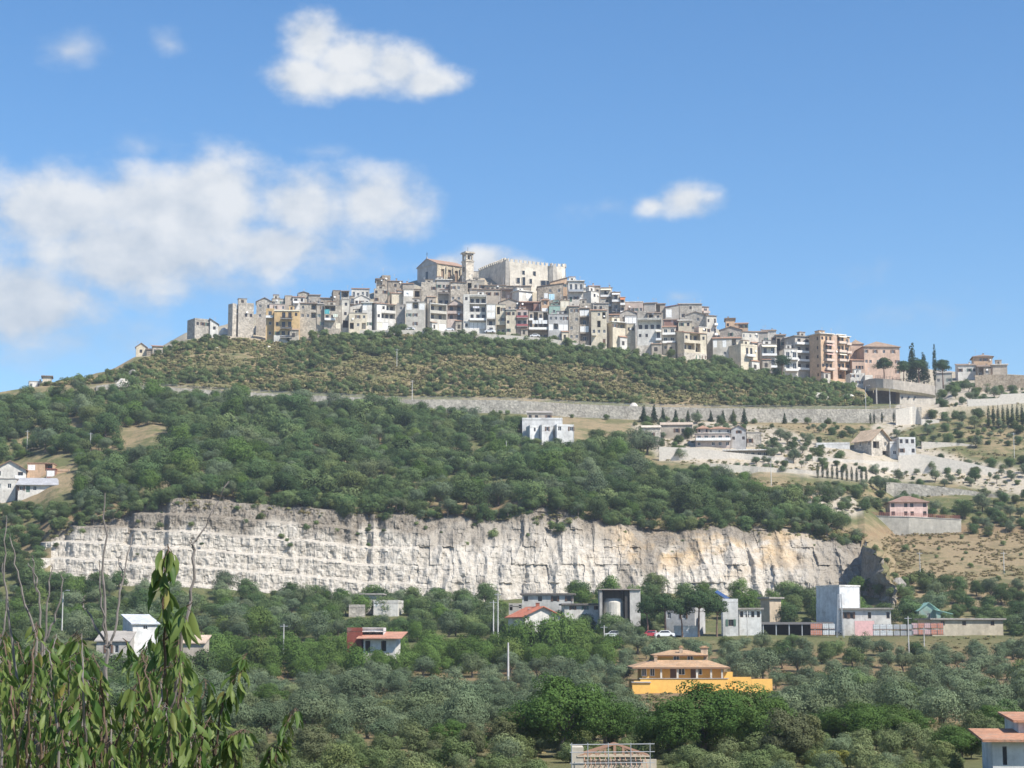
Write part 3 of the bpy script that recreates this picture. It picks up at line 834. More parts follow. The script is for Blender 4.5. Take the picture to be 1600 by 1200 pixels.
            put('garage_door', db.mesh('garage_door'), x, .1, z)
        elif k == 'blind':
            db = MB(); n = max(1, int(round(w / 1.9)))
            for i in range(n): db.box(w * i / n + .05, w * (i + 1) / n - .05, 0, .05, 0, h, CREAM if wall in (CR, YL) else WHITE)
            put('roller_blind', db.mesh('roller_blind'), x, .02, z)
        elif k == 'loggia':
            n = ch
            for i in range(n):
                w2, h2 = min(1.4, w / n * .6), min(2.1, h * .85)
                wmsh, pm, w_, h_ = window_mesh(w2, h2, fr)
                o = put('window', wmsh, x + (i + .5) * w / n - w_ / 2, 2.08, z + .05); put('pane', pm, 0, 0, 0, o)
        elif k == 'balcony':
            pr = h
            db = MB(); db.box(0, w, -pr, -.003, -.1, .08, CONC)
            o = put('balcony', db.mesh('balcony'), x, 0, z)
            rb = MB(); rl = rail or {'b': WHITE, 'B': wm, 'r': IRON, 'n': WHITE}[ch]
            if ch in 'bBn':
                rb.box(0, w, -pr, -pr + .07, .08, .95, rl); rb.box(0, .07, -pr + .07, -.02, .08, .95, rl); rb.box(w - .07, w, -pr + .07, -.02, .08, .95, rl)
            else:
                nb = max(4, int(w / .22))
                for i in range(nb + 1): rb.box(w * i / nb - .02, w * i / nb + .02, -pr, -pr + .04, .08, .95, rl)
                rb.box(0, w, -pr - .01, -pr + .05, .95, 1.02, rl); rb.box(0, w, -pr - .005, -pr + .045, .08, .5, rl)
                for xx in (0, w - .04): rb.box(xx, xx + .04, -pr + .05, -.02, .9, .97, rl)
            put('railing', rb.mesh('railing'), 0, 0, 0, o)
            if ch == 'n':
                ab = MB(); am = awn or CREAM; hh = rh * .93
                ab.slab([(0, -pr - .3, hh - .75), (w, -pr - .3, hh - .75), (w, -.02, hh), (0, -.02, hh)], .05, am); ab.box(0, w, -pr - .31, -pr - .28, hh - 1.0, hh - .75, am)
                put('awning', ab.mesh('awning'), x, 0, z)
    if left:
        lr = left.split('/'); rhl = H / len(lr)
        for ri, row in enumerate(lr):
            for ci, ch in enumerate(row):
                if ch != 'w': continue
                w, h = 1.0, min(1.3, rhl * .5)
                wmsh, pm, w_, h_ = window_mesh(w, h, fr)
                # on the left side, standing a few centimetres proud of the wall
                a, bb = rot2(-.05, D * (1 - (ci + .5) / len(row)) + w / 2, yaw)
                o = bpy.data.objects.new('window', wmsh); o.location = (off0.x + a, off0.y + bb, off0.z + H - (ri + 1) * rhl + rhl * .34); o.rotation_euler = (0, 0, yaw - math.pi / 2); link(o, root)
                put('pane', pm, 0, 0, 0, o)
def span(x0, x1, yb, Y, yaw):
    """front left corner (world) and width of a front between two photograph columns"""
    c = P(x0, yb, Y); e = P(x1, yb, Y); r1 = e.x / e.y
    W = (r1 * c.y - c.x) / (math.cos(yaw) - r1 * math.sin(yaw))
    return c, W
HSEED = [0]
def H(x0, x1, yt, yb, Y, wall, roof, fac, label, side=0, yaw=None, D=None, name='house', cat='house', root=None, group=None, dep=None, **kw):
    HSEED[0] += 1
    rnd = random.Random(HSEED[0] * 77 + 5)
    th = math.atan((x0 - 800) / FPX)
    if yaw is None: yaw_ = R(30) if side > 0 else -th + R(rnd.uniform(-2, 5))
    else: yaw_ = R(yaw)
    c, W = span(x0, x1, yb, Y, yaw_)
    if D is None: D = side * pxm(Y) / math.sin(yaw_ + th) if side > 0 else 9.0
    zt = P(x0, yt, Y).z; Hh = zt - c.z
    cs = [c + Vector((*rot2(a, b, yaw_), 0)) for a, b in ((0, 0), (W, 0), (W, D), (0, D))]
    g = min(ground(p.x, p.y) for p in cs)
    found = dep if dep is not None else max(.4, c.z - g + .5)
    if root is None:
        root = empty(name, (0, 0, 0)); m = c + Vector((*rot2(W / 2, 0, yaw_), 0)); root.location = (m.x, m.y, c.z - found)
        tag(root, label, cat, group)
    rt, rc = (roof[0], roof[1])
    if Y > 380 and 'extra' not in kw: kw['extra'] = True if Y > 760 else 'light'
    block(root, c, yaw_, W, D, Hh, found, wall, rt, rc, fac, rnd, **kw)
    return root
# ------------------------------------------------------------------ buildings on the slope and in the valley
def YB(px, py): return hit(px, py).y
def V3(px, py, Y): return P(px, py, Y)
BW = ((.70, .69, .66), 0)
# white cubic house above the wood
Y = YB(855, 697)
r = H(870, 897, 663, 693, Y, BW, ('p', RW), 'w.w/...', 'white modern house of three cubes above the wood', side=5, yaw=12, D=6, nochim=True)
H(846, 864.5, 663.5, 693, Y + 1.5, BW, ('p', RW), '.w./...', '', root=r, yaw=12, D=6, nochim=True)
H(828, 843, 664.5, 693, Y + 3, BW, ('p', RW), '.w./...', '', root=r, yaw=12, D=6, nochim=True)
H(816, 879, 653, 693, Y + 9.5, BW, ('p', RW), '....', '', root=r, yaw=0, D=9, nochim=True)
H(824, 862, 645, 660, Y + 20, TN, ('s', RG), 'ww..', '', root=r, yaw=0, D=6, nochim=True)
# hotel-like villa
Y = YB(1125, 702)
r = H(1087, 1142, 678, 700, Y + 3, PK, ('f', RG), 'bbbbb/w.w.w', 'long hotel-like villa with balconies and a grey gabled bay', yaw=-5, D=9, frame=WHITE)
H(1090, 1107, 669, 679, Y + 7, PK, ('h', RT), 'w.w', '', root=r, yaw=-5, D=7, dep=3, nochim=True, over=.5, rise=1.0)
H(1107, 1141, 670, 679, Y + 8, WH, ('h', RT), 'w.w.w', '', root=r, yaw=-5, D=7, dep=3, nochim=True, over=.5, rise=1.0)
H(1142.5, 1166, 671, 700, Y + 4, BL, ('G', RB), '.w./w.w/...', '', root=r, yaw=-5, D=9, rise=1.4, nochim=True)
H(1167, 1190, 676, 700, Y + 8, LS, ('f', RG), '..', '', root=r, yaw=-5, D=6, nochim=True)
H(1033, 1082, 664, 682, YB(1060, 690) + 6, TN, ('s', (.46, .37, .29)), '..w..', 'low tan building left of the hotel-like villa', yaw=-4, D=8)
H(1004, 1032, 668, 690, YB(1018, 696) + 2, LS, ('s', (.6, .52, .42)), '...', 'pale windowless outbuilding beside the low tan building', yaw=-2, D=6, nochim=True)
Y = YB(1165, 718)
H(1132, 1202, 704, 716, Y + 1, WH, ('o', RW), 'LLLLLLL', 'white glazed pergola below the hotel-like villa', yaw=-6, D=4, nochim=True, name='pergola', cat='pergola', frame=WHITE)
# unfinished villa
Y = YB(1385, 718)
r = H(1362, 1391, 686, 714, Y, LS, ('G', (.50, .37, .25)), 'G./.G', 'unfinished villa with black empty windows and a wooden gabled roof', side=27, yaw=34, rise=3.6, over=.9, nochim=True, left='.w.w/....')
H(1391, 1404, 690, 714, Y + 3, BW, ('p', RG), './w', '', root=r, yaw=6, D=7, nochim=True)
H(1404.5, 1431, 683, 712, Y + 1, BW, ('p', RG), 'w.w/w.w', '', root=r, yaw=4, D=8, nochim=True, frame=BROWNW)
H(1275, 1328, 692, 708, Y + 8, BW, ('p', RW), '........', 'long low white building left of the unfinished villa', yaw=-8, D=6, nochim=True)
# pink house on its walled terrace
Yt = 547
def poly(pts, dy=0.0): return [P(a, b + dy, y) for a, b, y in pts]
wall_strip('terrace_wall', 'grey retaining wall carrying the pink house terrace', poly([(1348, 842, Yt + 2), (1420, 845, Yt), (1502, 842, Yt + 2)]), poly([(1348, 806, Yt + 2), (1420, 808, Yt), (1502, 812, Yt + 2)]), .6, wall_mat((.50, .47, .40)), cap=CONC)
b = MB(); a_ = poly([(1348, 806, Yt + 2.5), (1420, 808, Yt + .5), (1502, 812, Yt + 2.5)])
for i in range(2): b.face([a_[i], a_[i + 1], a_[i + 1] + Vector((1, 14, .4)), a_[i] + Vector((1, 14, .4))], CONC)
tag(b.build('terrace_floor'), 'paved terrace around the pink house', kind='structure')
r = H(1391, 1450, 784, 810, Yt + 4, ((.78, .56, .48), 0), ('h', (.24, .15, .115)), 'w.ww.w/w.ww.w', 'pink two-storey house with a brown hipped roof on its own terrace', yaw=-3, D=9, rise=1.8, over=.6, dep=1.0, frame=BROWNW)
def fence(name, label, pts, h, mat, cat='railing', post=1.5, rails=(.5, 1.0)):
    root = empty(name, pts[0]); o = root.location.copy()
    b = MB(); rb = MB()
    for i in range(len(pts) - 1):
        p, q = pts[i] - o, pts[i + 1] - o; n = max(1, int((q - p).length / post))
        for s in range(n + 1):
            c = p.lerp(q, s / n); b.box(c.x - .04, c.x + .04, c.y - .04, c.y + .04, c.z, c.z + h, mat)
        for f in rails: rb.tube([p + Vector((0, 0, h * f)), q + Vector((0, 0, h * f))], .045, mat, 4)
    b.build('posts', root); rb.build('rail', root)
    return tag(root, label, cat)
fence('terrace_railing', 'rusty red railing along the pink house terrace', sl(poly([(1352, 806, Yt + 2.4), (1420, 808, Yt + .4), (1500, 812, Yt + 2.4)]), (0, 0, .18)), 1.0, flat_mat('rusty_iron', (.30, .12, .09), .8), post=.6, rails=(.25, .5, .75, 1))
H(1247, 1268, 779, 789, YB(1258, 791) + 1, LS, ('s', RT), 'G.', 'tiny stone hut with a tiled roof on the slope', yaw=-6, D=4, nochim=True, name='hut', cat='hut')
# farmhouse cluster at the left edge
Y = YB(60, 774)
r = H(28, 100, 757, 771, Y, WH, ('s', (.36, .36, .37)), 'wfw.xfw', 'long white farmhouse with a grey sheet roof at the left edge', yaw=6, D=7, rise=2.2, over=.7, nochim=True)
H(-30, 24, 748, 770, Y + 2, WH, ('f', RG), '..w', 'plain white house cut by the left edge', yaw=6, D=7, nochim=True)
H(-10, 40, 733, 748, Y + 16, WH, ('G', RT), 'w.b', 'white gabled house with orange tiles behind the grey sheet roof', yaw=10, rise=2.6, over=.6)
r = H(42, 82, 724, 748, Y + 20, OR, ('f', RT), 'x.L/...', 'orange terrace house behind the grey sheet roof', yaw=4, D=8, nochim=True)
H(82, 108, 733, 748, Y + 16, OR, ('p', RT), '...', '', root=r, yaw=4, D=8, nochim=True)
H(72, 86, 733, 746, Y + 13, RD, ('f', RR), 'x', 'small rust red shed against the orange terrace house', yaw=4, D=3, nochim=True, name='shed', cat='shed')
# under the cliff
r = H(583, 622, 938, 958, 452, WH, ('p', RG), 'x.../....', 'white flat-roofed shed at the foot of the cliff', yaw=-6, D=8, nochim=True, name='shed', cat='shed')
H(565, 595, 929, 956, 457, PL, ('o', RG), '.w', '', root=r, yaw=-2, D=7, nochim=True)
H(545, 570, 945, 958, 450, SG, ('p', RG), '..', '', root=r, yaw=2, D=6, nochim=True)
H(816, 895, 929, 945, 436, ((.55, .53, .49), 0), ('o', (.16, .14, .13)), 'w.w.w.w', 'long grey shed with four square windows below the cliff', yaw=-3, D=8, nochim=True, name='shed', cat='shed', frame=IRON)
H(881, 938, 945, 968, 424, ((.66, .63, .57), 0), ('o', (.16, .14, .13)), '.w.w.w/......', 'pale long shed with three square windows, left of the silo', yaw=3, D=7, nochim=True, name='shed', cat='shed', frame=IRON)
H(795, 816, 943, 954, 433, GY, ('p', RG), 'G.w', 'small roofless concrete shed below the cliff', yaw=0, D=5, nochim=True, name='shed', cat='shed')
r = H(818, 878, 963, 990, 385, WH, ('G', (.50, .17, .10)), '.w.', 'red-roofed cottage half hidden in the trees', side=4, yaw=20, rise=1.9, over=.6, D=9, nochim=True, name='cottage', cat='cottage')
for (px, py) in ((840, 950), (829, 960)):
    p = P(px, py, 390) - r.location; b = MB(); b.box(-.4, .4, -.4, .4, -1.2, 1.0, wall_mat((.42, .17, .11))); b.box(-.5, .5, -.5, .5, 1.0, 1.15, CONC); b.build('chimney', r, p)
def silo():
    Y = 418; root = empty('silo_building', P(968, 966, Y)); o = root.location.copy(); c = wall_mat((.42, .40, .37)); k = lambda px, py, y: P(px, py, y) - o
    A, B2 = k(937, 966, Y), k(1001, 966, Y); zt = k(937, 920, Y).z
    b = MB(); x0, x1 = A.x, B2.x; w = x1 - x0
    b.box(x0 + w * .74, x1, 0, 7, -4, zt * .96, wall_mat((.60, .57, .52))); b.box(x0, x1 - w * .26, 6, 7, -4, zt * .96, c); b.box(x0, x0 + .6, 0, 6, -4, zt * .96, c); b.build('concrete_frame', root)
    b = MB(); b.box(x0 - .2, x1 + .1, -.3, 7.2, zt * .96, zt, wall_mat((.36, .31, .27))); b.build('roof_slab', root)
    b = MB(); b.box(x0 + w * .62, x0 + w * .74, .4, 6, -4, zt * .95, DARKIN); b.build('doorway', root)
    b = MB(); R_ = w * .26; cx = x0 + w * .36
    b.tube([(cx, 3, -4), (cx, 3, zt * .55), (cx, 3, zt * .68)], [R_, R_, R_ * .7], wall_mat((.66, .62, .54)), 24); b.build('silo', root)
    tag(root, 'open concrete shelter with a round pale silo inside', 'silo')
silo()
# works with the white tower
H(1040, 1086, 950, 1000, 412, BL, ('p', RG), 'w.w./.G..', 'large grey hall behind the umbrella pines', yaw=-20, D=9, nochim=True, name='hall', cat='hall')
H(1054, 1091, 978, 1003, 402, BW, ('p', RW), '.x./G..', 'white block in front of the grey hall', yaw=-4, D=6, nochim=True, name='workshop', cat='workshop')
r = H(1130, 1154, 936, 1000, 404, BW, ('p', RW), '.', 'blank white gable wall with a blue solar panel', yaw=-4, D=9, nochim=True, name='workshop', cat='workshop')
b = MB(); p0 = [P(1117, 925, 408), P(1121, 922, 411), P(1140, 934, 409), P(1134, 936, 405)]; b.slab([q - r.location for q in (p0[0], p0[3], p0[2], p0[1])], .12, flat_mat('solar_panel', (.03, .06, .16), .2)); b.build('solar_panel', r)
r = H(1154.5, 1190, 952, 990, 406, BW, ('o', RG), 'wwww/....', 'white workshop with a band of windows', yaw=-4, D=8, nochim=True, name='workshop', cat='workshop')
H(1203, 1221, 935, 975, 430, ((.52, .42, .31), 0), ('o', RG), '.', 'square brown concrete tower between the workshop and the factory', side=14, yaw=34, nochim=True, name='tower', cat='tower')
def canopy():
    Y = 408; root = empty('canopy', P(1225, 990, Y)); o = root.location.copy()
    a, e = P(1148, 972, Y) - o, P(1302, 973, Y) - o
    b = MB(); b.box(a.x, e.x, 0, 8, a.z - .5, a.z, flat_mat('sheet_roof', (.16, .15, .15), .6)); b.box(a.x, e.x, 7.8, 8, -2, a.z - .5, DARKIN); b.build('roof', root)
    for i in range(8):
        b = MB(); x = a.x + (e.x - a.x) * (i + .2) / 7.6; b.box(x - .1, x + .1, .2, .4, -2, a.z - .5, STEEL); b.build('post', root)
    tag(root, 'long low open canopy with a dark sheet roof beside the factory', 'canopy')
canopy()
METAL = wall_mat((.68, .69, .69))
r = H(1317, 1393, 952, 996, 414, ((.72, .69, .63), 0), ('o', RG), 'ww..w..w/...G..d.', 'white factory with a tall metal tower', yaw=-6, D=12, nochim=True, name='factory', cat='factory', frame=BROWNW)
H(1312, 1344, 916, 943, 420, METAL, ('o', RW), '....', '', root=r, side=13, yaw=30, D=8, nochim=True, over=.1)
H(1312, 1344, 943, 975, 421, METAL, ('p', RG), '.ll./....', '', root=r, side=13, yaw=30, D=8, nochim=True)
b = MB(); q0, q1 = P(1336, 994, 411), P(1366, 970, 411); b.box(q0.x - r.location.x, q1.x - r.location.x, q0.y - r.location.y, q0.y - r.location.y + .3, q0.z - r.location.z - 1, q1.z - r.location.z, flat_mat('pink_sheet', (.70, .42, .40), .7)); b.build('pink_panel', r)
r = H(1436, 1468, 954, 975, 430, GRN, ('G', (.30, .50, .42)), '.w.', 'mint green gabled house right of the factory', yaw=-4, D=8, rise=1.7, over=.3, nochim=True)
H(1463, 1487, 960, 975, 428, GRN, ('S', (.30, .50, .42)), '.x', '', root=r, yaw=-4, D=7, nochim=True, rise=1.0)
r = H(1457, 1568, 968, 996, 411, ((.50, .44, .34), 0), ('o', (.33, .30, .27)), '.w..w...w./..........', 'long beige shed with a flat grey roof at the right', side=5, yaw=10, D=8, nochim=True, name='shed', cat='shed')
# container tanks on pallets in the yards
TANK = [flat_mat('tank_white', (.72, .72, .70), .5), flat_mat('tank_orange', (.62, .22, .12), .6), flat_mat('tank_pink', (.66, .40, .38), .6), flat_mat('tank_grey', (.42, .42, .42), .6)]
def tank(px, py, Y, lev, ci, label):
    root = empty('container_tank', P(px, py, Y) + Vector((0, 0, lev * 1.28))); m = TANK[ci]
    b = MB(); b.box(-.6, .6, -.5, .5, 0, .15, BROWNW); b.build('pallet', root)
    b = MB(); b.box(-.56, .56, -.46, .46, .15, 1.1, m); b.box(-.5, .5, -.4, .4, 1.1, 1.16, m); b.build('tank', root)
    b = MB()
    for x in (-.58, -.2, .2, .58): b.box(x - .02, x + .02, -.5, -.48, .15, 1.12, STEEL)
    for z in (.4, .75, 1.1): b.box(-.6, .6, -.505, -.485, z - .02, z + .02, STEEL)
    b.build('cage', root); b = MB(); b.tube([(0, 0, 1.16), (0, 0, 1.24)], .14, IRON, 8); b.build('lid', root)
    tag(root, label, 'tank', 'container tanks in the factory yards')
cw = ('white', 'orange', 'pink', 'grey')
n_ = 0
for (px, ci) in ((1271, 1), (1280, 1), (1290, 0), (1300, 0)): 
    for lv in (0, 1): tank(px, 993, 400, lv, ci, '%s container tank under the canopy, %s row, %s' % (cw[ci], ('lower', 'upper')[lv], 'left of its colour' if px in (1271, 1290) else 'right of its colour'))
for i, ci in enumerate((0, 0, 0, 3, 3, 3)):
    for lv in (0, 1): tank(1369 + i * 10.6, 994, 402, lv, ci, '%s container tank beside the factory hall, %s row, %s' % (cw[ci], ('lower', 'upper')[lv], ('leftmost of three', 'middle of three', 'rightmost of three')[i % 3]))
for i, ci in enumerate((2, 1, 2, 1, 1)):
    for lv in (0, 1): tank(1429 + i * 10, 992, 402, lv, ci, '%s container tank left of the beige shed, %s row, column %s from the left' % (cw[ci], ('lower', 'upper')[lv], ('one', 'two', 'three', 'four', 'five')[i]))

# ------------------------------------------------------------------ orange villa
def villa():
    Y = 318; root = empty('villa', P(1065, 1082, Y)); o = root.location.copy(); yaw = R(0)
    ow = flat_mat('orange_plaster', (.80, .47, .12), .9, 0, .1); rt = roof_mat((.42, .27, .16)); dk = GLASS
    X = lambda px: P(px, 1040, Y).x - o.x
    Z = lambda py: P(1065, py, Y).z - o.z
    rnd = random.Random(3)
    b = MB(); b.box(X(1004), X(1132), 1.2, 13, Z(1064), Z(1042), ow); b.build('ground_floor_wall', root)
    b = MB(); b.box(X(990), X(1136), -.6, 14, -3, Z(1064) - .005, ow); b.build('basement_wall', root)
    b = MB(); b.box(X(1000), X(1136), -.6, -.3, Z(1064), Z(1060.5), ow); b.box(X(998), X(1138), -.7, -.2, Z(1060.5), Z(1059.5), CONC); b.build('terrace_parapet', root)
    # big hipped lower roof
    rf = MB(); e = Z(1042.5); t = Z(1031.5); x0, x1 = X(988), X(1141); y0, y1 = -.35, 15.2; i0, i1 = X(1026), X(1110); j0, j1 = 4.4, 11
    c = [(x0, y0, e), (x1, y0, e), (x1, y1, e), (x0, y1, e)]; d = [(i0, j0, t), (i1, j0, t), (i1, j1, t), (i0, j1, t)]
    for k in range(4): rf.face([c[k], c[(k + 1) % 4], d[(k + 1) % 4], d[k]], rt)
    rf.box(x0, x1, y0, y1, e - .28, e - .005, flat_mat('eave_wood', (.20, .12, .07), .8)); rf.build('lower_roof', root)
    b = MB(); b.box(X(1031), X(1104), 5.0, 10.4, Z(1034), Z(1023), ow); b.build('upper_floor_wall', root)
    rf = MB(); e = Z(1023.5); t = Z(1016); x0, x1 = X(1023), X(1111); y0, y1 = 4.0, 11.4; ym = 7.7
    rf.face([(x0, y0, e), (x1, y0, e), (x1 - 3.2, ym, t), (x0 + 3.2, ym, t)], rt); rf.face([(x1, y0, e), (x1, y1, e), (x1 - 3.2, ym, t)], rt); rf.face([(x1, y1, e), (x0, y1, e), (x0 + 3.2, ym, t), (x1 - 3.2, ym, t)], rt); rf.face([(x0, y1, e), (x0, y0, e), (x0 + 3.2, ym, t)], rt)
    rf.box(x0, x1, y0, y1, e - .22, e - .005, flat_mat('eave_wood', (.20, .12, .07), .8)); rf.build('upper_roof', root)
    for (px, top, bot, w) in ((1069, 1009, 1021, .55), (1106, 1009, 1034, 1.15), (1027, 1024, 1036, .5)):
        b = MB(); x = X(px); yy = 5.4 if px != 1027 else 3.2; m = wall_mat((.55, .42, .30), 1)
        b.box(x - w / 2, x + w / 2, yy, yy + w * .8, Z(bot) - .4, Z(top) - .35, m); b.box(x - w * .7, x + w * .7, yy - w * .15, yy + w, Z(top) - .35, Z(top) - .2, rt); b.box(x - w * .4, x + w * .4, yy + .05, yy + w * .7, Z(top) - .2, Z(top), rt); b.build('chimney', root)
    def win(px, py, w, h, y):
        wm_, pm, w_, h_ = window_mesh(w, h, WHITE); q = mesh_obj('window', wm_, root, (X(px) - w / 2, y - .06, Z(py) - h / 2)); mesh_obj('pane', pm, q)
    for px in (1061, 1083): win(px, 1028.6, 1.0, .8, 5.0)
    for px, py in ((1066, 1049), (1093, 1049)): win(px, py, 1.1, 1.2, 1.2)
    for px in (1007, 1020): win(px, 1050, .8, 1.4, 1.2)
    b = MB(); b.box(X(1048), X(1057), 1.14, 1.2, Z(1060), Z(1044), BROWNW); b.build('door', root)
    b = MB(); b.box(X(1080), X(1088), 1.14, 1.2, Z(1060), Z(1044), BROWNW); b.build('door', root)
    for px in (1033, 1058.5, 1089, 1111, 1128):
        b = MB(); x = X(px); b.box(x - .15, x + .15, -.05, .25, Z(1060), Z(1042.5), wall_mat((.72, .66, .55))); b.build('column', root)
    b = MB(); b.box(X(986), X(1014), -3.0, -.61, -3, Z(1066), ow); b.box(X(985), X(1015), -3.2, -.62, Z(1066), Z(1065), CONC); b.build('stair_block', root)
    b = MB(); b.face([(X(1000), .2, Z(1066)), (X(1014), .2, Z(1066)), (X(1014), .2, Z(1056))], ow); b.face([(X(1000), .38, Z(1066)), (X(1014), .38, Z(1056)), (X(1014), .38, Z(1066))], ow); b.face([(X(1000), .2, Z(1066)), (X(1014), .2, Z(1056)), (X(1014), .38, Z(1056)), (X(1000), .38, Z(1066))], ow); b.build('stair_wall', root)
    tag(root, 'orange villa with spreading tiled roofs and three chimneys', 'villa')
    g = empty('garden_wall', P(1170, 1080, Y)); b = MB(); o2 = g.location
    for (a, c_, tp) in ((1128, 1146, 1050), (1146.2, 1175, 1058), (1175.2, 1208, 1061)):
        x0 = P(a, 1060, Y).x - o2.x; x1 = P(c_, 1060, Y).x - o2.x; b.box(x0, x1, 1, 1.5, -2, P(1100, tp, Y).z - o2.z, ow)
    b.build('wall', g); tag(g, 'stepped orange garden wall right of the villa', 'wall')
villa()

# ------------------------------------------------------------------ nearer houses
Y = 352
r = H(542, 565, 981, 1000, Y + 4, ((.24, .07, .05), 0), ('p', RB), '..', 'dark red and white house with a terracotta terrace roof', yaw=-2, D=6, nochim=True)
H(565.3, 599, 981, 994, Y + 5, BW, ('p', RW), 'LLL', '', root=r, yaw=-2, D=5, nochim=True, dep=.2)
H(568, 618, 997, 1018, Y + 2, WH, ('s', (.44, .22, .15)), 'G.G.', '', root=r, yaw=-4, D=7, over=1.2, rise=.9, nochim=True)
Y = 330
r = H(207, 246, 975, 1002, Y + 8, BW, ('s', (.50, .52, .54)), '.w./...', 'white house with a pale sheet roof, partly hidden by the cherry branches', side=10, yaw=24, D=8, nochim=True)
H(150, 200, 1002, 1030, Y, GY, ('s', RG), '.ww.', '', root=r, yaw=4, D=8, nochim=True)
H(286, 318, 1005, 1022, Y, TN, ('s', (.52, .40, .30)), '...', '', root=r, yaw=0, D=6, nochim=True)
Y = 128
r = H(1552, 1640, 1157, 1215, Y, BW, ('s', (.40, .21, .13)), '.w..w.w', 'white house with low orange tiled eaves at the lower right corner', yaw=-4, D=4, over=.75, rise=.35, nochim=True, frame=IRON)
H(1592, 1670, 1128, 1152, Y + 2.4, BW, ('s', (.40, .21, .13)), '.w.', '', root=r, yaw=-4, D=5, over=.4, rise=.3, nochim=True, dep=.3)
def site():
    Y = 132; root = empty('building_site', P(955, 1235, Y)); o = root.location.copy()
    X = lambda px: P(px, 1180, Y).x - o.x
    Z = lambda py: P(955, py, Y).z - o.z
    cw_ = wall_mat((.58, .52, .42)); wd = flat_mat('roof_timber', (.36, .21, .14), .85); wd2 = flat_mat('pale_timber', (.50, .42, .32), .85)
    b = MB(); b.box(X(896), X(1030), 2.5, 2.8, -1, Z(1190), cw_); b.box(X(894), X(912), .2, 2.5, -1, Z(1168), cw_); b.build('concrete_wall', root)
    zt, ze = Z(1163), Z(1182)
    for k, y in enumerate((.2, 1.2, 2.2)):
        b = MB(); xl, xr, xm = X(902), X(1016), X(962)
        def bar(p, q, r_=.06, m=wd): b.tube([p, q], r_, m, 4)
        bar((xl, y, ze), (xm, y, zt)); bar((xr, y, ze), (xm, y, zt)); bar((xl, y, ze), (xr, y, ze), .07, wd2); bar((xm, y, ze), (xm, y, zt))
        for f in (.25, .5, .75):
            bar((xl + (xm - xl) * f, y, ze), (xl + (xm - xl) * f, y, ze + (zt - ze) * f), .04); bar((xr + (xm - xr) * f, y, ze), (xr + (xm - xr) * f, y, ze + (zt - ze) * f), .04)
            bar((xl + (xm - xl) * (f - .22), y, ze), (xl + (xm - xl) * f, y, ze + (zt - ze) * f), .035); bar((xr + (xm - xr) * (f - .22), y, ze), (xr + (xm - xr) * f, y, ze + (zt - ze) * f), .035)
        b.build('roof_truss', root)
    for k in range(14):
        b = MB(); x = X(908 + k * 8); b.tube([(x, -.3, Z(1205)), (x + random.Random(k).uniform(-.06, .06), 2.4, Z(1186))], .035, wd, 4); b.build('rafter', root)
    b = MB()
    for px in (893, 918, 950, 985, 1015): b.tube([(X(px), -.5, -1), (X(px), -.5, Z(1160))], .03, STEEL, 6)
    for py in (1163, 1175, 1192): b.tube([(X(890), -.5, Z(py)), (X(1022), -.5, Z(py) + .05)], .03, STEEL, 6)
    b.build('scaffold', root)
    tag(root, 'timber roof frame under construction with scaffold poles at the bottom edge', 'building site')
site()

# ------------------------------------------------------------------ walls and terraces
def strip(pts, n=24):
    """even points along a list of (px, py)"""
    ks = [p[0] for p in pts]
    return [(x, np.interp(x, ks, [p[1] for p in pts])) for x in np.linspace(ks[0], ks[-1], n)]
def hill_wall(name, label, top, hpx, mat, n=20, th=.7, ymax=700, cap=None):
    bs, tp = [], []
    st = strip(top, n); hs = np.interp(np.linspace(0, 1, n), np.linspace(0, 1, len(hpx)), hpx)
    ys = np.array([hit(x, y + hh, 60, ymax).y for (x, y), hh in zip(st, hs)]); ys = ys.mean() + .12 * (ys - ys.mean())
    for (x, y), hh, yy in zip(st, hs, ys):
        g = P(x, y + hh, yy); g.z = min(g.z, ground(g.x, g.y)); bs.append(g + Vector((0, 0, -1.2))); t = P(x, y, g.y); tp.append(Vector((g.x, g.y, t.z)))
    return wall_strip(name, label, bs, tp, th, mat, cap=cap)
n = 160
wall_strip('road_wall', 'long pale stone retaining wall carrying the hill road', strip_points(150, 1440, n, WB_PY, shift(W_Y, -.4), 0, -1.0), strip_points(150, 1440, n, WT_PY, shift(W_Y, -.4), 0, .45), .75, LIMEW)
fence('road_railing', 'thin grey railing along the edge of the hill road', strip_points(180, 1430, 110, WT_PY, shift(W_Y, -.1), 0, .45), .95, STEEL, post=2.6)
hill_wall('terrace_wall', 'pale wall of the hotel-like villa garden', [(1030, 698), (1085, 700), (1135, 706), (1240, 716)], (16, 13, 12), LIMEW2)
hill_wall('terrace_wall', 'low cream wall below the pergola terrace', [(1110, 724), (1200, 730), (1345, 741)], (8, 10, 11), LIMEW3)
hill_wall('terrace_wall', 'broad sloping white wall right of the unfinished villa', [(1404, 712), (1440, 709), (1500, 720), (1610, 744)], (14, 20, 12), LIMEW2)
hill_wall('terrace_wall', 'white garden wall under the unfinished villa', [(1270, 713), (1330, 718), (1404, 722)], (9, 10, 8), LIMEW2)
hill_wall('terrace_wall', 'lowest limestone terrace wall above the pink house', [(1385, 753), (1440, 757), (1500, 764), (1610, 780)], (11, 11, 10), LIMEW)
hill_wall('terrace_wall', 'narrow limestone wall crossing the right terraces', [(1440, 690), (1500, 692), (1560, 700)], (6, 5, 4), LIMEW3)
hill_wall('terrace_wall', 'tall bright wall below the right ridge', [(1512, 624), (1562, 622), (1563, 616), (1610, 614)], (17, 18, 19, 19), LIMEW2, ymax=760, n=40)
hill_wall('terrace_wall', 'long brown stone wall on the right ridge', [(1524, 586), (1560, 585), (1640, 588)], (22, 24, 22), wall_mat((.42, .34, .25), 1), ymax=800)
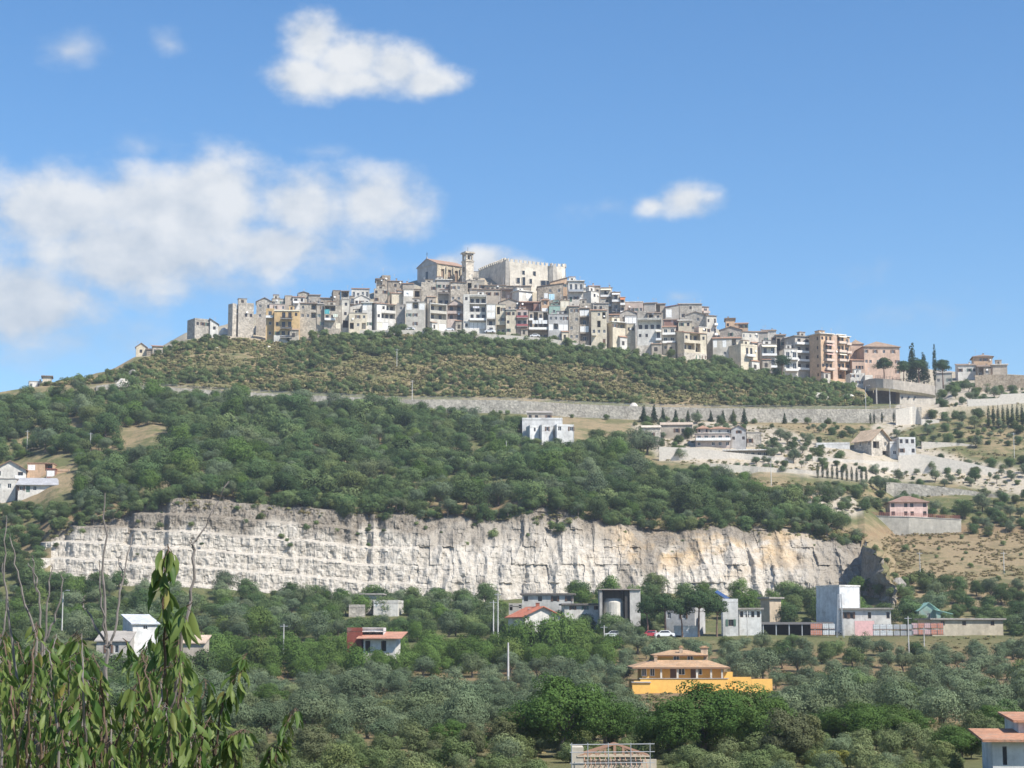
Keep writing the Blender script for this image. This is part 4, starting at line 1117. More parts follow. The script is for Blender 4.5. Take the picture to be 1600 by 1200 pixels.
hill_wall('terrace_wall', 'stepped pale wall beside the road ramp', [(1400, 640), (1432, 634), (1440, 655), (1468, 656)], (22, 22, 10, 10), LIMEW2, ymax=745, n=30)
hill_wall('town_wall', 'pale wall along the parking strip under the twin-balcony houses', [(562, 516), (640, 515.5), (730, 517)], (9, 9, 9), LIMEW3, ymax=800, n=30)
hill_wall('town_wall', 'cream wall under the houses below the castle', [(731, 520), (800, 524), (860, 529), (935, 542)], (10, 11, 10, 8), LIMEW3, ymax=800, n=30)
hill_wall('town_wall', 'rough stone wall right of the ochre apartments', [(469, 513), (498, 513)], (16, 12), LIMEW, ymax=800, n=8)
hill_wall('town_wall', 'curved cream parapet under the white balconied house', [(1206, 553), (1230, 557), (1243, 565), (1268, 574)], (10, 11, 12), wall_mat((.74, .68, .50)), ymax=800, n=16)
def curved_terrace():
    arc = [(1349, 597, 778), (1352, 594, 771), (1358, 592, 765), (1368, 591, 760.5), (1380, 591.5, 758), (1395, 593, 757), (1412, 595.5, 757), (1440, 599, 758.5), (1461, 603, 760)]
    root = empty('terrace_building', P(1410, 640, 758)); o = root.location.copy(); m = wall_mat((.52, .46, .385)); cr = wall_mat((.66, .58, .38))
    top = [P(a, b, y) for a, b, y in arc]
    b = MB()
    for i in range(len(top) - 1):
        p, q = top[i] - o, top[i + 1] - o; hz = Vector((0, 0, 3.8)); bk = Vector((0, .5, 0))
        b.face([p - hz, q - hz, q, p], m); b.face([p, q, q + bk, p + bk], m); b.face([q + bk, p + bk, p + bk - hz, q + bk - hz], m)
    b.build('parapet', root)
    b = MB()
    for i in range(len(top) - 1):
        p, q = top[i] - o, top[i + 1] - o; h1 = Vector((0, 0, 3.8)); h2 = Vector((0, 0, 4.8)); ins = Vector((0, .7, 0))
        b.face([p - h2 + ins, q - h2 + ins, q - h1, p - h1], cr)
    b.build('soffit', root)
    b = MB(); b.face([(p - o) + Vector((0, 0, -1.2)) for p in top] + [P(1465, 603, 785) - o + Vector((0, 0, -1.2)), P(1349, 597, 790) - o + Vector((0, 0, -1.2))], CONC); b.build('deck', root)
    b = MB(); a, c = P(1406, 640, 758.5) - o, P(1462, 645, 760) - o
    for (p0, q0, t0, t1) in (((1406, 646, 758.4), (1462, 650, 760.8), 610, 616),):
        pp, qq = P(*p0) - o, P(*q0) - o; u, v = P(1406, t0, 758.4) - o, P(1462, t1, 760.8) - o
        b.face([pp, qq, v, u], wall_mat((.60, .55, .47))); b.face([pp, u, u + Vector((0, 9, 0)), pp + Vector((0, 9, 0))], m)
    b.build('lower_wall', root)
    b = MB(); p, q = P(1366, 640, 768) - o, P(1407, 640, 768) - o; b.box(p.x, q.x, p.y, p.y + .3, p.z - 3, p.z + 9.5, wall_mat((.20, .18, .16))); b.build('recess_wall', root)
    for px in (1370, 1391):
        b = MB(); p = P(px, 642, 759.5) - o; b.tube([(p.x, p.y, p.z - 2), (p.x, p.y, P(px, 607, 759.5).z - o.z)], .3, CONC, 10); b.build('pillar', root)
    for i, px in enumerate((1410, 1420, 1430)):
        b = MB(); p = P(px, 621, 758.3 + i * .3) - o; b.tube([(p.x, p.y - .04, p.z), (p.x, p.y + .3, p.z)], .42, GLASS, 10); b.build('porthole', root)
    tag(root, 'curved stone terrace building on pillars beside the road ramp', 'terrace')
    fence('terrace_railing', 'dark railing posts along the curved terrace', [t + Vector((0, .25, 0)) for t in top[3:]], 1.1, IRON, post=1.2)
curved_terrace()

# ------------------------------------------------------------------ poles, cars, small things
def pole(px, top, base, Y=None, label='', kind='utility_pole', arm=True, r0=.13):
    g = hit(px, base) if Y is None else P(px, base, Y)
    Y = g.y; h = P(px, top, Y).z - g.z
    root = empty(kind, g)
    b = MB(); b.tube([(0, 0, -1.2), (0, 0, h)], [r0, r0 * .7], wall_mat((.62, .60, .56)), 8); b.build('shaft', root)
    if arm == 'lamp':
        b = MB(); b.tube([(0, 0, h - .1), (.5, -.5, h + .25), (1.2, -1.2, h + .3)], .05, STEEL, 6); b.box(.9, 1.5, -1.5, -.9, h + .22, h + .36, STEEL); b.build('lamp_head', root)
    elif arm:
        b = MB(); b.box(-.7, .7, -.05, .05, h - .45, h - .35, STEEL)
        for x in (-.6, 0, .6): b.tube([(x, 0, h - .35), (x, 0, h - .12)], .05, GLASS, 6)
        b.build('crossarm', root)
    tag(root, label, 'pole', 'poles standing about the hillside'); return root, h
pole(42, 672, 706, None, 'pale pole on the open patch above the farmhouse')
pole(141, 676, 704, None, 'pale pole rising from the wood far left')
pole(313, 680, 700, None, 'short pole in the wood above the left quarry rim')
pole(448, 683, 700, None, 'thin pole beside the bare earth patch in the wood')
pole(644, 594, 622, 694, 'pole on the hill road below the twin-balcony houses')
pole(620, 545, 575, None, 'slim pole in the scrub under the town')
pole(1353, 604, 646, 700, 'left tall lamp post before the curved terrace', 'lamp_post', 'lamp')
pole(1391, 608, 650, 700, 'right tall lamp post before the curved terrace', 'lamp_post', 'lamp')
pole(1205, 720, 757, None, 'white pole below the limestone terraces')
pole(1438, 862, 906, None, 'pole in the shrubs at the edge of the dry pasture')
pole(1569, 862, 896, None, 'thin pole on the open dry pasture')
pole(1585, 676, 716, None, 'white pole at the right edge among the cypresses')
pole(791, 688, 718, None, 'taller of two white posts below the parasol', arm=False)
pole(783, 701, 718, None, 'shorter of two white posts below the parasol', arm=False)
pole(771, 938, 982, 376, 'left pole of the white pair at the foot of the quarry')
pole(778, 926, 990, 374, 'right and taller pole of the white pair at the foot of the quarry')
pole(794, 1004, 1062, 322, 'tall white pole standing among the olives', arm=False, r0=.2)
pole(944, 977, 1003, 392, 'white pole beside the silo trees')
pole(1025, 985, 1012, 385, 'pole in front of the parked vans')
pole(1420, 963, 1014, 372, 'white pole in front of the container tanks')
pole(1444, 980, 1004, 385, 'short pole right of the container tanks')
pole(1168, 955, 990, 396, 'pole before the white workshop')
pole(97, 925, 975, 360, 'pale lamp mast behind the cherry twigs', 'lamp_post', 'lamp')
pole(443, 975, 1012, 352, 'short pole left of the red and white house')
def mast():
    root = empty('lattice_mast', P(1313, 992, 403)); h = P(1313, 928, 403).z - root.location.z; b = MB()
    for x in (-.7, .7):
        for y in (-.7, .7): b.tube([(x, y, -1), (x * .45, y * .45, h)], .06, STEEL, 5)
    b.build('leg', root); b = MB(); n = 8
    for i in range(n):
        z0, z1 = h * i / n, h * (i + 1) / n; f0, f1 = .7 * (1 - .55 * i / n), .7 * (1 - .55 * (i + 1) / n)
        b.tube([(-f0, -f0, z0), (f1, -f1, z1)], .035, STEEL, 4); b.tube([(f0, -f0, z0), (-f1, -f1, z1)], .035, STEEL, 4); b.tube([(-f0, -f0, z0), (f0, -f0, z0)], .035, STEEL, 4)
    b.build('bracing', root); tag(root, 'steel lattice mast in front of the factory tower', 'mast')
mast()
CARM = {}
def car(px, py, Y, rgb, rz, label, name='parked_car', cat='car', s=1.0, onground=False):
    p = P(px, py, Y)
    if onground: p.z = ground(p.x, p.y)
    root = empty(name, p, rz); root.scale = (s, s, s)
    key = tuple(rgb)
    if key not in CARM:
        m = flat_mat('car_paint', rgb, .25, 0, .04); b = MB()
        prof = [(-2.05, .28), (-2.1, .62), (-1.95, .86), (-1.25, .93), (-.75, 1.40), (.75, 1.44), (1.35, .98), (2.0, .88), (2.1, .6), (2.05, .28)]
        w = .84
        L1 = [(x, -w if z < 1.1 else -w * .8, z) for x, z in prof]; L2 = [(x, -y, z) for x, y, z in L1]
        k = len(prof); b.face(L1, m); b.face(list(reversed(L2)), m)
        for i in range(k): j = (i + 1) % k; b.face([L1[j], L1[i], L2[i], L2[j]], m)
        g = MB()
        for sgn in (-1, 1):
            q = [(-1.1, sgn * (w + .006), .95), (1.15, sgn * (w + .006), .97), (.72, sgn * (w * .8 + .05), 1.36), (-.7, sgn * (w * .8 + .05), 1.33)]; g.face(q if sgn < 0 else list(reversed(q)), GLASS)
        g.face([(-1.24, -.6, .96), (-1.24, .6, .96), (-.79, .55, 1.38), (-.79, -.55, 1.38)][::-1], GLASS); g.face([(1.34, -.6, 1.0), (.80, -.55, 1.40), (.80, .55, 1.40), (1.34, .6, 1.0)][::-1], GLASS)
        wh = MB(); wh.tube([(0, -.1, 0), (0, .1, 0)], .31, flat_mat('tyre', (.02, .02, .02), .9), 14)
        CARM[key] = (b.mesh('body'), g.mesh('windows'), wh.mesh('wheel'))
    a, g, w = CARM[key]
    mesh_obj('body', a, root); mesh_obj('windows', g, root)
    for x in (-1.3, 1.3):
        for y in (-.78, .78): mesh_obj('wheel', w, root, (x, y, .31))
    tag(root, label, cat, 'parked cars')
car(641, 516.5, 786.3, (.75, .75, .75), 0, 'white car parked under the tree before the town houses')
car(702, 517.5, 786.3, (.75, .75, .75), 0, 'white car parked before the twin-balcony houses')
car(836, 527, 786.3, (.75, .75, .75), R(-6), 'white car parked below the laundry house')
car(765, 520, 786.0, (.70, .71, .72), 0, 'pale car parked before the stacked white balconies')
car(1017, 999, 398, (.42, .04, .06), R(4), 'red car parked beside the grey hall', onground=True)
car(1038, 1001, 397, (.75, .75, .75), R(4), 'white car parked right of the red car', onground=True)
car(960, 1003, 396, (.72, .73, .75), 0, 'white car parked under the trees by the silo', onground=True)
def parasol():
    g = hit(775, 682); root = empty('parasol', g); z = P(775, 676, g.y).z - g.z
    b = MB(); b.tube([(0, 0, -.2), (0, 0, z + .7)], .05, STEEL, 6); b.build('pole', root)
    b = MB(); n = 8
    for i in range(n):
        a0, a1 = 2 * math.pi * i / n, 2 * math.pi * (i + 1) / n
        b.face([(1.9 * math.cos(a0), 1.9 * math.sin(a0), z), (1.9 * math.cos(a1), 1.9 * math.sin(a1), z), (0, 0, z + .75)], WHITE)
    b.build('canopy', root); tag(root, 'small white garden parasol on the slope', 'parasol')
parasol()
# cloths hung out on balconies
def cloth(px, py, Y, w, h, rgb, label):
    p = P(px, py, Y); root = None; b = MB(); m = flat_mat('hung_cloth', rgb, .9); n = 6
    for i in range(n):
        x0, x1 = -w / 2 + w * i / n, -w / 2 + w * (i + 1) / n; d0, d1 = .08 * math.sin(i * 2.1), .08 * math.sin((i + 1) * 2.1)
        b.face([(x0, d0, -h / 2), (x1, d1, -h / 2 - .05 * (i % 2)), (x1, d1 * .3, h / 2), (x0, d0 * .3, h / 2)], m)
        b.face([(x0, d0 + .02, -h / 2), (x0, d0 * .3 + .02, h / 2), (x1, d1 * .3 + .02, h / 2), (x1, d1 + .02, -h / 2)], m)
    o = b.build('hanging_cloth', None, p); tag(o, label, 'laundry')
cloth(511, 487, 785.0, 2.0, 1.9, (.10, .42, .45), 'turquoise cloth hung over the left balcony of the grey house')
cloth(524, 493, 785.0, 1.9, 1.3, (.68, .72, .60), 'pale cloth hung out right of the turquoise cloth')
for i, px in enumerate((834, 839, 844, 849, 853)): cloth(px, 503, 785.2, 1.1, 1.5, (.78, .77, .75), ('first', 'second', 'third', 'fourth', 'fifth')[i] + ' white sheet from the left on the long laundry line')
cloth(744, 480, 786.0, 2.6, .8, (.72, .70, .72), 'white washing in the deep balcony of the tall white house')
cloth(853, 462, 808.0, 1.6, 2.2, (.72, .73, .72), 'white cloth hung below the castle')
cloth(862, 464, 808.0, 2.4, 2.6, (.45, .66, .76), 'pale blue sheet hung below the castle')
# limestone outcrops
ROCKW = wall_mat((.34, .31, .27), True)
def rock(px, py, w, h, label, Y=None, seed=1):
    rmat = ROCKW if 'dark' in label or 'grey' in label else LIMEW2
    g = hit(px, py) if Y is None else P(px, py, Y)
    b = MB(); r_ = random.Random(seed); n, k = 12, 7; pts = []
    for i in range(k):
        f = i / (k - 1)
        for j in range(n):
            a = 2 * math.pi * j / n; rr = math.cos(f * 1.45) ** .55 * (1 + .35 * fbm(math.cos(a) * 1.3 + seed, math.sin(a) * 1.3, f * 2, 3))
            pts.append((math.cos(a) * rr * w / 2, math.sin(a) * rr * w * .35, -1 + f * (h + 1) + .12 * r_.uniform(-1, 1)))
    for i in range(k - 1):
        for j in range(n): b.face([pts[i * n + j], pts[i * n + (j + 1) % n], pts[(i + 1) * n + (j + 1) % n], pts[(i + 1) * n + j]], rmat)
    b.face([pts[(k - 1) * n + j] for j in range(n)], rmat)
    o = b.build('rock_outcrop', None, g); tag(o, label, 'rock', 'limestone outcrops around the town')
for i, (px, py, w, h, lb) in enumerate([(385, 516, 7, 4.4, 'large pale outcrop under the fortified tower'), (368, 518, 6, 3.4, 'pale outcrop left under the fortified tower'), (350, 522, 5, 2.6, 'low outcrop between the ruined tower and the fortified tower'),
        (402, 520, 4.5, 3.2, 'outcrop beside the ochre apartments'), (207, 588, 4.5, 2.4, 'grey boulder on the western spur'), (192, 602, 5.5, 2.4, 'whitish outcrop above the road at the far left'), (338, 548, 3, 1.4, 'small pale rock on the upper western slope'),
        (420, 546, 3, 1.4, 'small pale rock below the ochre apartments'), (1280, 622, 8, 2.0, 'wide pale rock shelf below the orange apartment block'), (1325, 622, 6, 1.6, 'pale rock shelf left of the curved terrace'), (990, 636, 4, 1.4, 'white rock at the road edge in the middle'), (1404, 925, 5, 3.4, 'dark jagged rock beside the quarry cleft'), (1418, 928, 4, 2, 'grey rock at the foot of the dry pasture')]): rock(px, py, w, h, lb, None, i + 1)
# ------------------------------------------------------------------ the hill town, left to right; columns and rows of the photograph, distance in metres
F, T1, T2, T3, T4, T5 = 787, 800, 812, 824, 836, 848
# -- western outposts
r = H(45, 66, 596, 609, 722, WH, ('f', RG), 'w.w', 'lone pale flat-topped house on the ridge at the far left', D=7)
H(66, 80, 588, 609, 721, CR, ('o', RB), '.', '', D=7, root=r, nochim=True)
r = H(212, 229, 542, 556, 766, CR, ('G', RT), 'w', 'ruined pale yellow house with a broken tiled roof on the western spur', yaw=8, D=7, rise=1.6)
H(229, 238, 546, 558, 764, SB, ('s', RB), '.', '', root=r, yaw=14, D=6, nochim=True)
H(238, 254, 541, 556, 764, ST, ('s', RT), 'w.', '', root=r, yaw=14, D=5, nochim=True)
r = H(304, 328, 497, 529, 776, SG, ('p', RG), '.w./...', 'ruined grey stone tower house at the western tip of the town', side=12, yaw=34, nochim=True)
H(328, 341, 507, 519, 779, WH, ('S', RB), '.', '', root=r, yaw=10, D=5, nochim=True, rise=2.6)
r = H(372, 396, 473, 512, 792, LS, ('p', RG), '.../.w./...', 'tall pale fortified tower with two blocks beside the ochre apartments', side=3, yaw=14, D=7, nochim=True, name='fortified_tower', cat='tower')
H(363, 369, 474, 512, 790, LS, ('p', RG), '.', '', root=r, side=7, yaw=40, nochim=True)
H(369, 373, 484, 512, 795, SB, ('f', RB), '.', '', root=r, D=5, yaw=0, nochim=True)
# -- western quarter
H(400, 425, 471, 515, T1, SG, ('G', RB), '.w/w./..', 'weathered grey gabled house beside the fortified tower', rise=1.7)
r = H(428, 467, 484, 528, 782, YL, ('p', RG), '.rr./.rr./.rr.', 'ochre yellow apartment block with three dark railed balconies', yaw=2, D=9, plinth=(1.2, WH), cornice=(.55, CREAM), nochim=True, name='apartment_block', cat='apartment block')
H(415, 427.5, 482, 528, 784.5, YL, ('p', RG), 'b/w/w', '', root=r, yaw=2, D=8, nochim=True)
H(421, 445, 475, 486, T1, PK, ('f', RG), '.w.w', 'low pinkish house rising behind the ochre apartments')
H(425, 444, 467, 480, T2, PL, ('f', RB), 'w.w', 'grey flat-roofed house high behind the ochre apartments')
H(445, 456, 462, 484, T2, TN, ('f', RG), '.', 'narrow windowless tan tower house behind the ochre apartments')
H(457, 476, 464, 485, T2, WH, ('s', RT), 'bw/..', 'small white house with a terracotta roof strip above the ochre apartments')
H(466, 482, 458, 480, T3, ST, ('G', RB), '.w.', 'brown gabled house with tall chimneys on the western skyline')
H(482, 500, 461, 482, T3, SG, ('s', RB), 'w.w', 'grey stone house with dark eaves on the western skyline')
H(468, 494, 474, 513, F, ST, ('s', RB), 'w.l/w.l/...', 'rough grey stone house with a two-storey shadowed loggia', name='stone_house')
H(494.5, 506, 475, 512, F + 1, TN, ('s', RG), '.s/w./.w', 'narrow tan house between loggia house and laundry house')
H(506.5, 533, 477, 513, F, ST, ('f', RG), 'll./bb./..g', 'grey house with a big balcony hung with a turquoise cloth')
H(500, 520, 466, 482, T2, SB, ('s', RB), 'w..', 'low brown roofed house above the laundry balcony')
H(520, 532, 454, 482, T2, SB, ('f', RB), '.', 'square brown stone block standing above the laundry house')
H(532.5, 545, 455, 480, T2, SG, ('s', RB), 'l/w', 'grey stone house with a dark open loft beside the brown block')
H(533.5, 546, 468, 512, F + 2, PL, ('f', RG), 'w/w/G', 'narrow pale house with a tall dark doorway at its foot')
H(546, 553, 463, 500, T1, SB, ('f', RB), 'r/r/r', 'slim brown house with stacked dark balconies')
H(553, 577, 466, 492, T1, WH, ('G', RW), '.../..x', 'white gabled house with a pale roof', rise=1.6)
H(547, 566, 478, 492, 795, WH, ('Z', RB), '.w', 'white house with a wide dark window and a slanting eave', rise=1.4)
H(566, 581, 473, 513, F + 1, WH, ('o', RW), 'x./../..', 'white house under a flat pale slab roof')
H(545, 573, 489, 514, F - 1, CR, ('f', RG), '..w/G.G', 'low cream house with arched cellar doors under the white gabled house')
H(549, 577, 451, 468, T4, WH, ('s', RT), 'b.bb', 'long white house under a terracotta roof on the skyline')
# -- below the church
r = H(588, 598, 436, 452, T5, WH, ('o', RB), 'L', 'white open belvedere beside a brown penthouse on the skyline')
H(597, 610, 430, 455, T5 + 1, SB, ('p', RG), '.', '', root=r, yaw=14, D=7, nochim=True)
H(584, 605, 451, 474, T3, ST, ('p', RW), '..w/...', 'stone house with a white terrace parapet left of the hilltop church')
H(606, 629, 439, 466, T4, SB, ('s', RB), '.w./w.w', 'brown stone house with a dark tiled roof below the skyline penthouse')
H(629, 646, 443, 462, T4, TN, ('s', RT), 'w.', 'tan house with a reddish roof left of the stone terrace house')
H(612, 630, 458, 474, T3 - 3, CR, ('s', RT), '...', 'low house with an orange roof strip in the middle of the slope')
H(630, 646, 452, 476, T3 - 4, PL, ('f', RG), 'x/.', 'pale house with one bright closed window')
H(658, 681, 441, 476, T3, ST, ('p', RW), '..w/...', 'big stone house with a white railed terrace under the church gable', D=10)
H(646, 657.5, 452, 476, T3 - 1, SB, ('f', RB), 'G/.', 'dark brown lean-to against the stone terrace house')
H(588, 618, 474, 513, F, WH, ('s', RT), 'xwll/wlll/gg.', 'white house with terracotta eaves and a deep blue-grey side wall', side=13, yaw=24, awn=CREAM)
H(619, 633, 476, 512, F + 4, GY, ('f', RG), 'w/./.', 'slim plain grey house beside the white terracotta-eaved house')
H(634, 664, 472, 513, F, PL, ('f', RG), 'xlx/.../...', 'pale house with a glazed top balcony above blank walls', yaw=-2)
H(672, 698, 474, 515, F, PL, ('f', RW), 'll/ll/gg', 'left of the twin-balcony houses, pale grey with white garages', side=14, yaw=28, D=9)
H(698.6, 724, 476, 515, F + 4, PK, ('G', RB), 'll/ll/..', 'right of the twin-balcony houses, pinkish with a brown gabled roof', yaw=4, rise=2.2)
H(682, 705, 437, 456, T4, GY, ('o', RW), 'w.w', 'grey house under a white slab roof directly below the church', yaw=6)
H(684, 702, 457, 476, T2, GY, ('f', RB), 'LL', 'shadowed open-fronted house in the gap above the twin-balcony houses')
H(704, 729, 441, 474, T3 + 2, ST, ('s', RB), '.w./w.w', 'tan stone house with small windows below the bell tower')
H(729, 757, 438, 474, T3 + 5, ST, ('f', RG), 'G.w/..', 'broad stone house with a dark opening between bell tower and castle')
# -- below the castle
H(724, 760, 460, 515, F + 2, WH, ('p', RW), '.LLL/.LLL/.bbb/.xxx', 'tall white house with deep shaded balconies and white garage doors', yaw=3, D=8)
H(734, 782, 452, 466, T2, TN, ('s', RB), '..s.', 'long cream house under a wide brown shed roof below the castle')
H(757, 790, 446, 458, T3, ST, ('s', RB), 'wwww', 'low tan house with a row of small windows under the castle')
H(783, 811, 451, 472, T3 - 2, PK, ('s', RB), 'LLb', 'pinkish loggia house directly beneath the castle wall')
H(758, 830, 447, 453, T4 + 2, TN, ('s', RB), '......', 'long dark-roofed outbuilding along the foot of the castle', nochim=True)
H(811, 832, 454, 478, T2, WH, ('o', RW), '.x/..', 'white cornice house with a shaded grey side below the castle', side=11, yaw=32)
H(760, 774.5, 475, 520, F, WH, ('f', RG), 'x/x/L/b', 'slim white house of stacked boxy balconies')
H(775, 790, 476, 522, F + 1, CR, ('f', RG), 'G./.w/LL', 'cream house with a dark opening next to the stacked white balconies')
H(780, 812, 472, 490, T1 + 3, TN, ('G', RB), 'w.w', 'tan house with a broad brown gable in the middle of the town', rise=1.5)
H(790.5, 806, 484, 523, F - 1, CR, ('s', RG), 'ww/w./w.', 'cream yellow narrow house with a paired window', frame=BROWNW)
H(806.5, 825, 484, 524, F, PK, ('f', RT), 'bb/bb/.w', 'pink house with a red balcony front', rail=flat_mat('red_panel', (.33, .09, .09), .7))
H(813, 845, 472, 492, T1, RD, ('s', RT), 'LL.', 'brick red terrace house with a rusty roof')
H(826, 856, 487, 530, F + 2, TN, ('f', RG), 'bLbL/bbbb/LLLL', 'house with dark loggias and long lines of white laundry')
H(846, 857, 469, 490, T1 - 3, OR, ('s', RT), 'w/x', 'small orange brick attic house')
H(858, 875, 478, 495, 796, GRN, ('f', RG), 'w', 'turquoise green walled house below the castle')
H(864, 873, 469, 480, T1 + 3, GRN, ('f', RB), '.', 'small turquoise box house above the larger turquoise house')
H(875.5, 890, 469, 495, 797, CR, ('f', RB), 'x/b', 'cream house with orange patterned blinds beside the turquoise house')
H(857, 888, 491, 531, F, BL, ('f', RG), 'wwww/xlxx/..w.', 'blue-grey house with white roller blinds and a shaded basement')
H(889, 905, 479, 533, F + 1, ST, ('s', RB), 'w./.w/w./.w', 'tall narrow stone house with a drainpipe and scattered windows')
H(905.5, 921, 482, 533, F + 2, SB, ('s', RB), 'xx/L/x/L', 'brown house with timber loggia and a grey metal shutter')
H(924, 948, 485, 538, F, CR, ('s', RT), '..G/.G./Bww/..d', 'cream stone house with terracotta eaves and a tall dark window', yaw=0)
H(840, 880, 448, 474, T2, SB, ('Z', RB), '..w/w..', 'brown stone house with a sloping dark roof right under the castle tower', rise=1.6)
H(860, 886, 441, 452, T4, OR, ('Z', RB), '...', 'orange-ended outbuilding with a steep dark roof at the castle corner', rise=2.2, nochim=True)
H(888, 912, 439, 474, T3, WH, ('o', RW), 'bbb/f.f', 'white house with a glazed balcony right of the castle', rail=STEEL)
H(900, 925, 450, 474, T3 + 8, WH, ('o', RW), '..', 'white flat-roofed house behind the glazed balcony', nochim=True)
H(923.5, 936, 455, 480, T2 + 2, WH, ('f', RG), 'w/w', 'white house with a plain grey side right of the castle', side=12, yaw=38)
H(921, 938, 447, 462, T4 + 2, TN, ('s', RT), 'w.', 'tan house with a rust brown roof on the eastern skyline')
H(938, 956, 450, 480, T3 - 2, PL, ('s', RB), 'n/b', 'pale house with a white awning over its balcony, below the skyline')
H(956, 969, 457, 488, T2 + 4, PL, ('s', RB), 'n/r', 'stepped pale house with a white sunblind', awn=WHITE)
H(969, 977, 465, 490, T2 + 2, TN, ('s', RT), 'n/b', 'small house with an orange awning at the end of the stepped row', awn=flat_mat('orange_cloth', (.62, .24, .10), .8))
H(906, 924, 474, 490, T1, ST, ('p', RG), '...', 'stone terrace wall house above the timber loggia', nochim=True)
H(926, 951, 474, 488, T1 + 1, SG, ('s', RG), 'w..', 'grey stone house with a rubble roof above the terracotta eaves')
H(957.5, 978, 503, 540, F, CR, ('o', RW), '.ll/..../....', 'cream house with a white slab roof and dark narrow side', side=9, yaw=22)
H(979, 993, 506, 538, F + 4, CR, ('f', RG), '.w/x.', 'cream box-like house over white shutters', yaw=0)
H(976, 995, 493, 510, T1, BL, ('f', RG), 'xx', 'blue-grey back house behind the cream box', nochim=True)
H(966, 997, 490, 506, T2 - 2, GY, ('G', RB), '.w.', 'grey house with a wide brown gable', rise=1.7)
H(948, 968, 492, 504, T1 + 2, TN, ('s', RT), '..', 'low house with a long terracotta roof before the brown gable', nochim=True)
H(976, 1005, 472, 494, T3, PK, ('f', RW), '.w.w', 'plain pink house on the eastern skyline', yaw=-6, nochim=True)
# -- eastern quarter
H(1006, 1024, 474, 496, T3, GY, ('s', RB), '...', 'plain grey house beside the plain pink one', yaw=-10, nochim=True)
H(1024, 1040, 475, 496, T3 + 2, TN, ('s', RB), 'l.', 'tan house with a brown porch on the eastern skyline')
H(1040, 1061, 480, 498, T3 + 1, GY, ('Z', RR), 'x.', 'grey house under a dark red roof on the eastern skyline', nochim=True)
r = H(1062, 1097, 475, 500, T4, SG, ('s', RG), '.w./BBB', 'large grey house with a pink corner on the eastern skyline')
H(1097, 1108, 479, 500, T4 + 2, PK, ('s', RB), 'B/b', '', root=r, yaw=18, D=8, nochim=True)
H(996, 1014, 486, 500, T1 + 4, SG, ('p', RG), '..', 'grey stone terrace behind the white long-balcony house', nochim=True)
H(1012, 1034, 489, 502, T1 + 3, SB, ('s', RB), 'Gw', 'brown roofed shed house behind the white long-balcony house')
H(996, 1034, 497, 551, F - 1, WH, ('p', RW), 'LLLL/.w.n/....', 'white house with a long shaded balcony and rough stone base', plinth=(3.0, LS), D=8, yaw=-4)
H(1035, 1056, 511, 550, F + 5, PL, ('s', RT), 'bb/bb/..', 'narrow pale house with stacked balconies under brown tiles')
H(1037, 1060, 500, 512, T1 + 5, RD, ('s', RB), '.w', 'reddish upper house behind the stacked narrow balconies')
r = H(1069, 1104, 519, 564, F - 2, CR, ('s', RT), 'wll./llL./....', 'cream house with a big shaded side wall and stone base', side=14, yaw=24, plinth=(3.6, LS), D=9)
H(1092, 1105, 511, 520, 793, CR, ('f', RW), '.w', '', root=r, yaw=24, D=4, nochim=True, dep=.3)
H(1060, 1080, 501, 514, T1, CR, ('o', RW), 'ww', 'small cream attic house above the shaded side wall')
H(1070, 1104, 493, 520, T1 + 4, SG, ('G', RB), '..../....', 'plain grey stone gable house', rise=1.5, yaw=-8)
H(1104.5, 1120, 493, 524, T1 + 1, PL, ('s', RB), 'w.b/w.b', 'tall pale house with a lit front and brown eaves', yaw=16)
r = H(1134, 1148, 498, 516, T4, OR, ('o', RB), 'w.', 'orange two-part house with flat brown roof on the eastern skyline')
H(1148, 1169, 506, 516, T4 + 1, OR, ('s', RT), '...', '', root=r, nochim=True)
H(1125, 1159, 516, 545, T1 + 2, SG, ('G', RB), '.w./...', 'grey stone gable house below the orange skyline house', yaw=-10, rise=1.5)
H(1159.5, 1186, 518, 545, T1 + 1, PL, ('s', RB), 'w.w.w/....', 'pale long house with narrow windows and dark eaves', yaw=14)
H(1114, 1158, 529, 560, 793, PL, ('s', RT), 'x.x.L./......', 'low house with a long terracotta roof and pillars', yaw=-6)
H(1158, 1184, 537, 576, F - 2, CR, ('p', RG), '.bb./....', 'cream house with a white balcony and a blank blue-grey side', side=20, yaw=30)
H(1185, 1193, 535, 575, F + 8, PK, ('f', RG), './.', 'narrow pink house beside the white balcony')
H(1190, 1214, 538, 575, F + 4, WH, ('f', RG), 'nn/bb', 'white house with a long cream awning', yaw=2)
H(1182, 1200, 519, 540, T2, GY, ('s', RB), 'w.w', 'grey house with a dark roof above the cream awning')
H(1192, 1213, 517, 540, T2 + 8, WH, ('s', RB), '..w', 'white house with a stepped dark roof above the cream awning')
H(1213, 1228, 524, 548, T2, SB, ('s', RB), 'Gw', 'dark brown roofed house left of the beige gable')
H(1227, 1252, 528, 556, T1 + 4, TN, ('s', RG), '..b/.bb', 'beige house with balconies on its right')
H(1226, 1247, 545, 580, F + 4, WH, ('f', RG), 'bb/bb', 'white balconied house above the curved cream parapet', yaw=6)
r = H(1243, 1268, 525, 578, F + 7, GY, ('o', RG), 'bb/bb/bb/bb', 'grey apartment house with four tiers of white balconies', yaw=20)
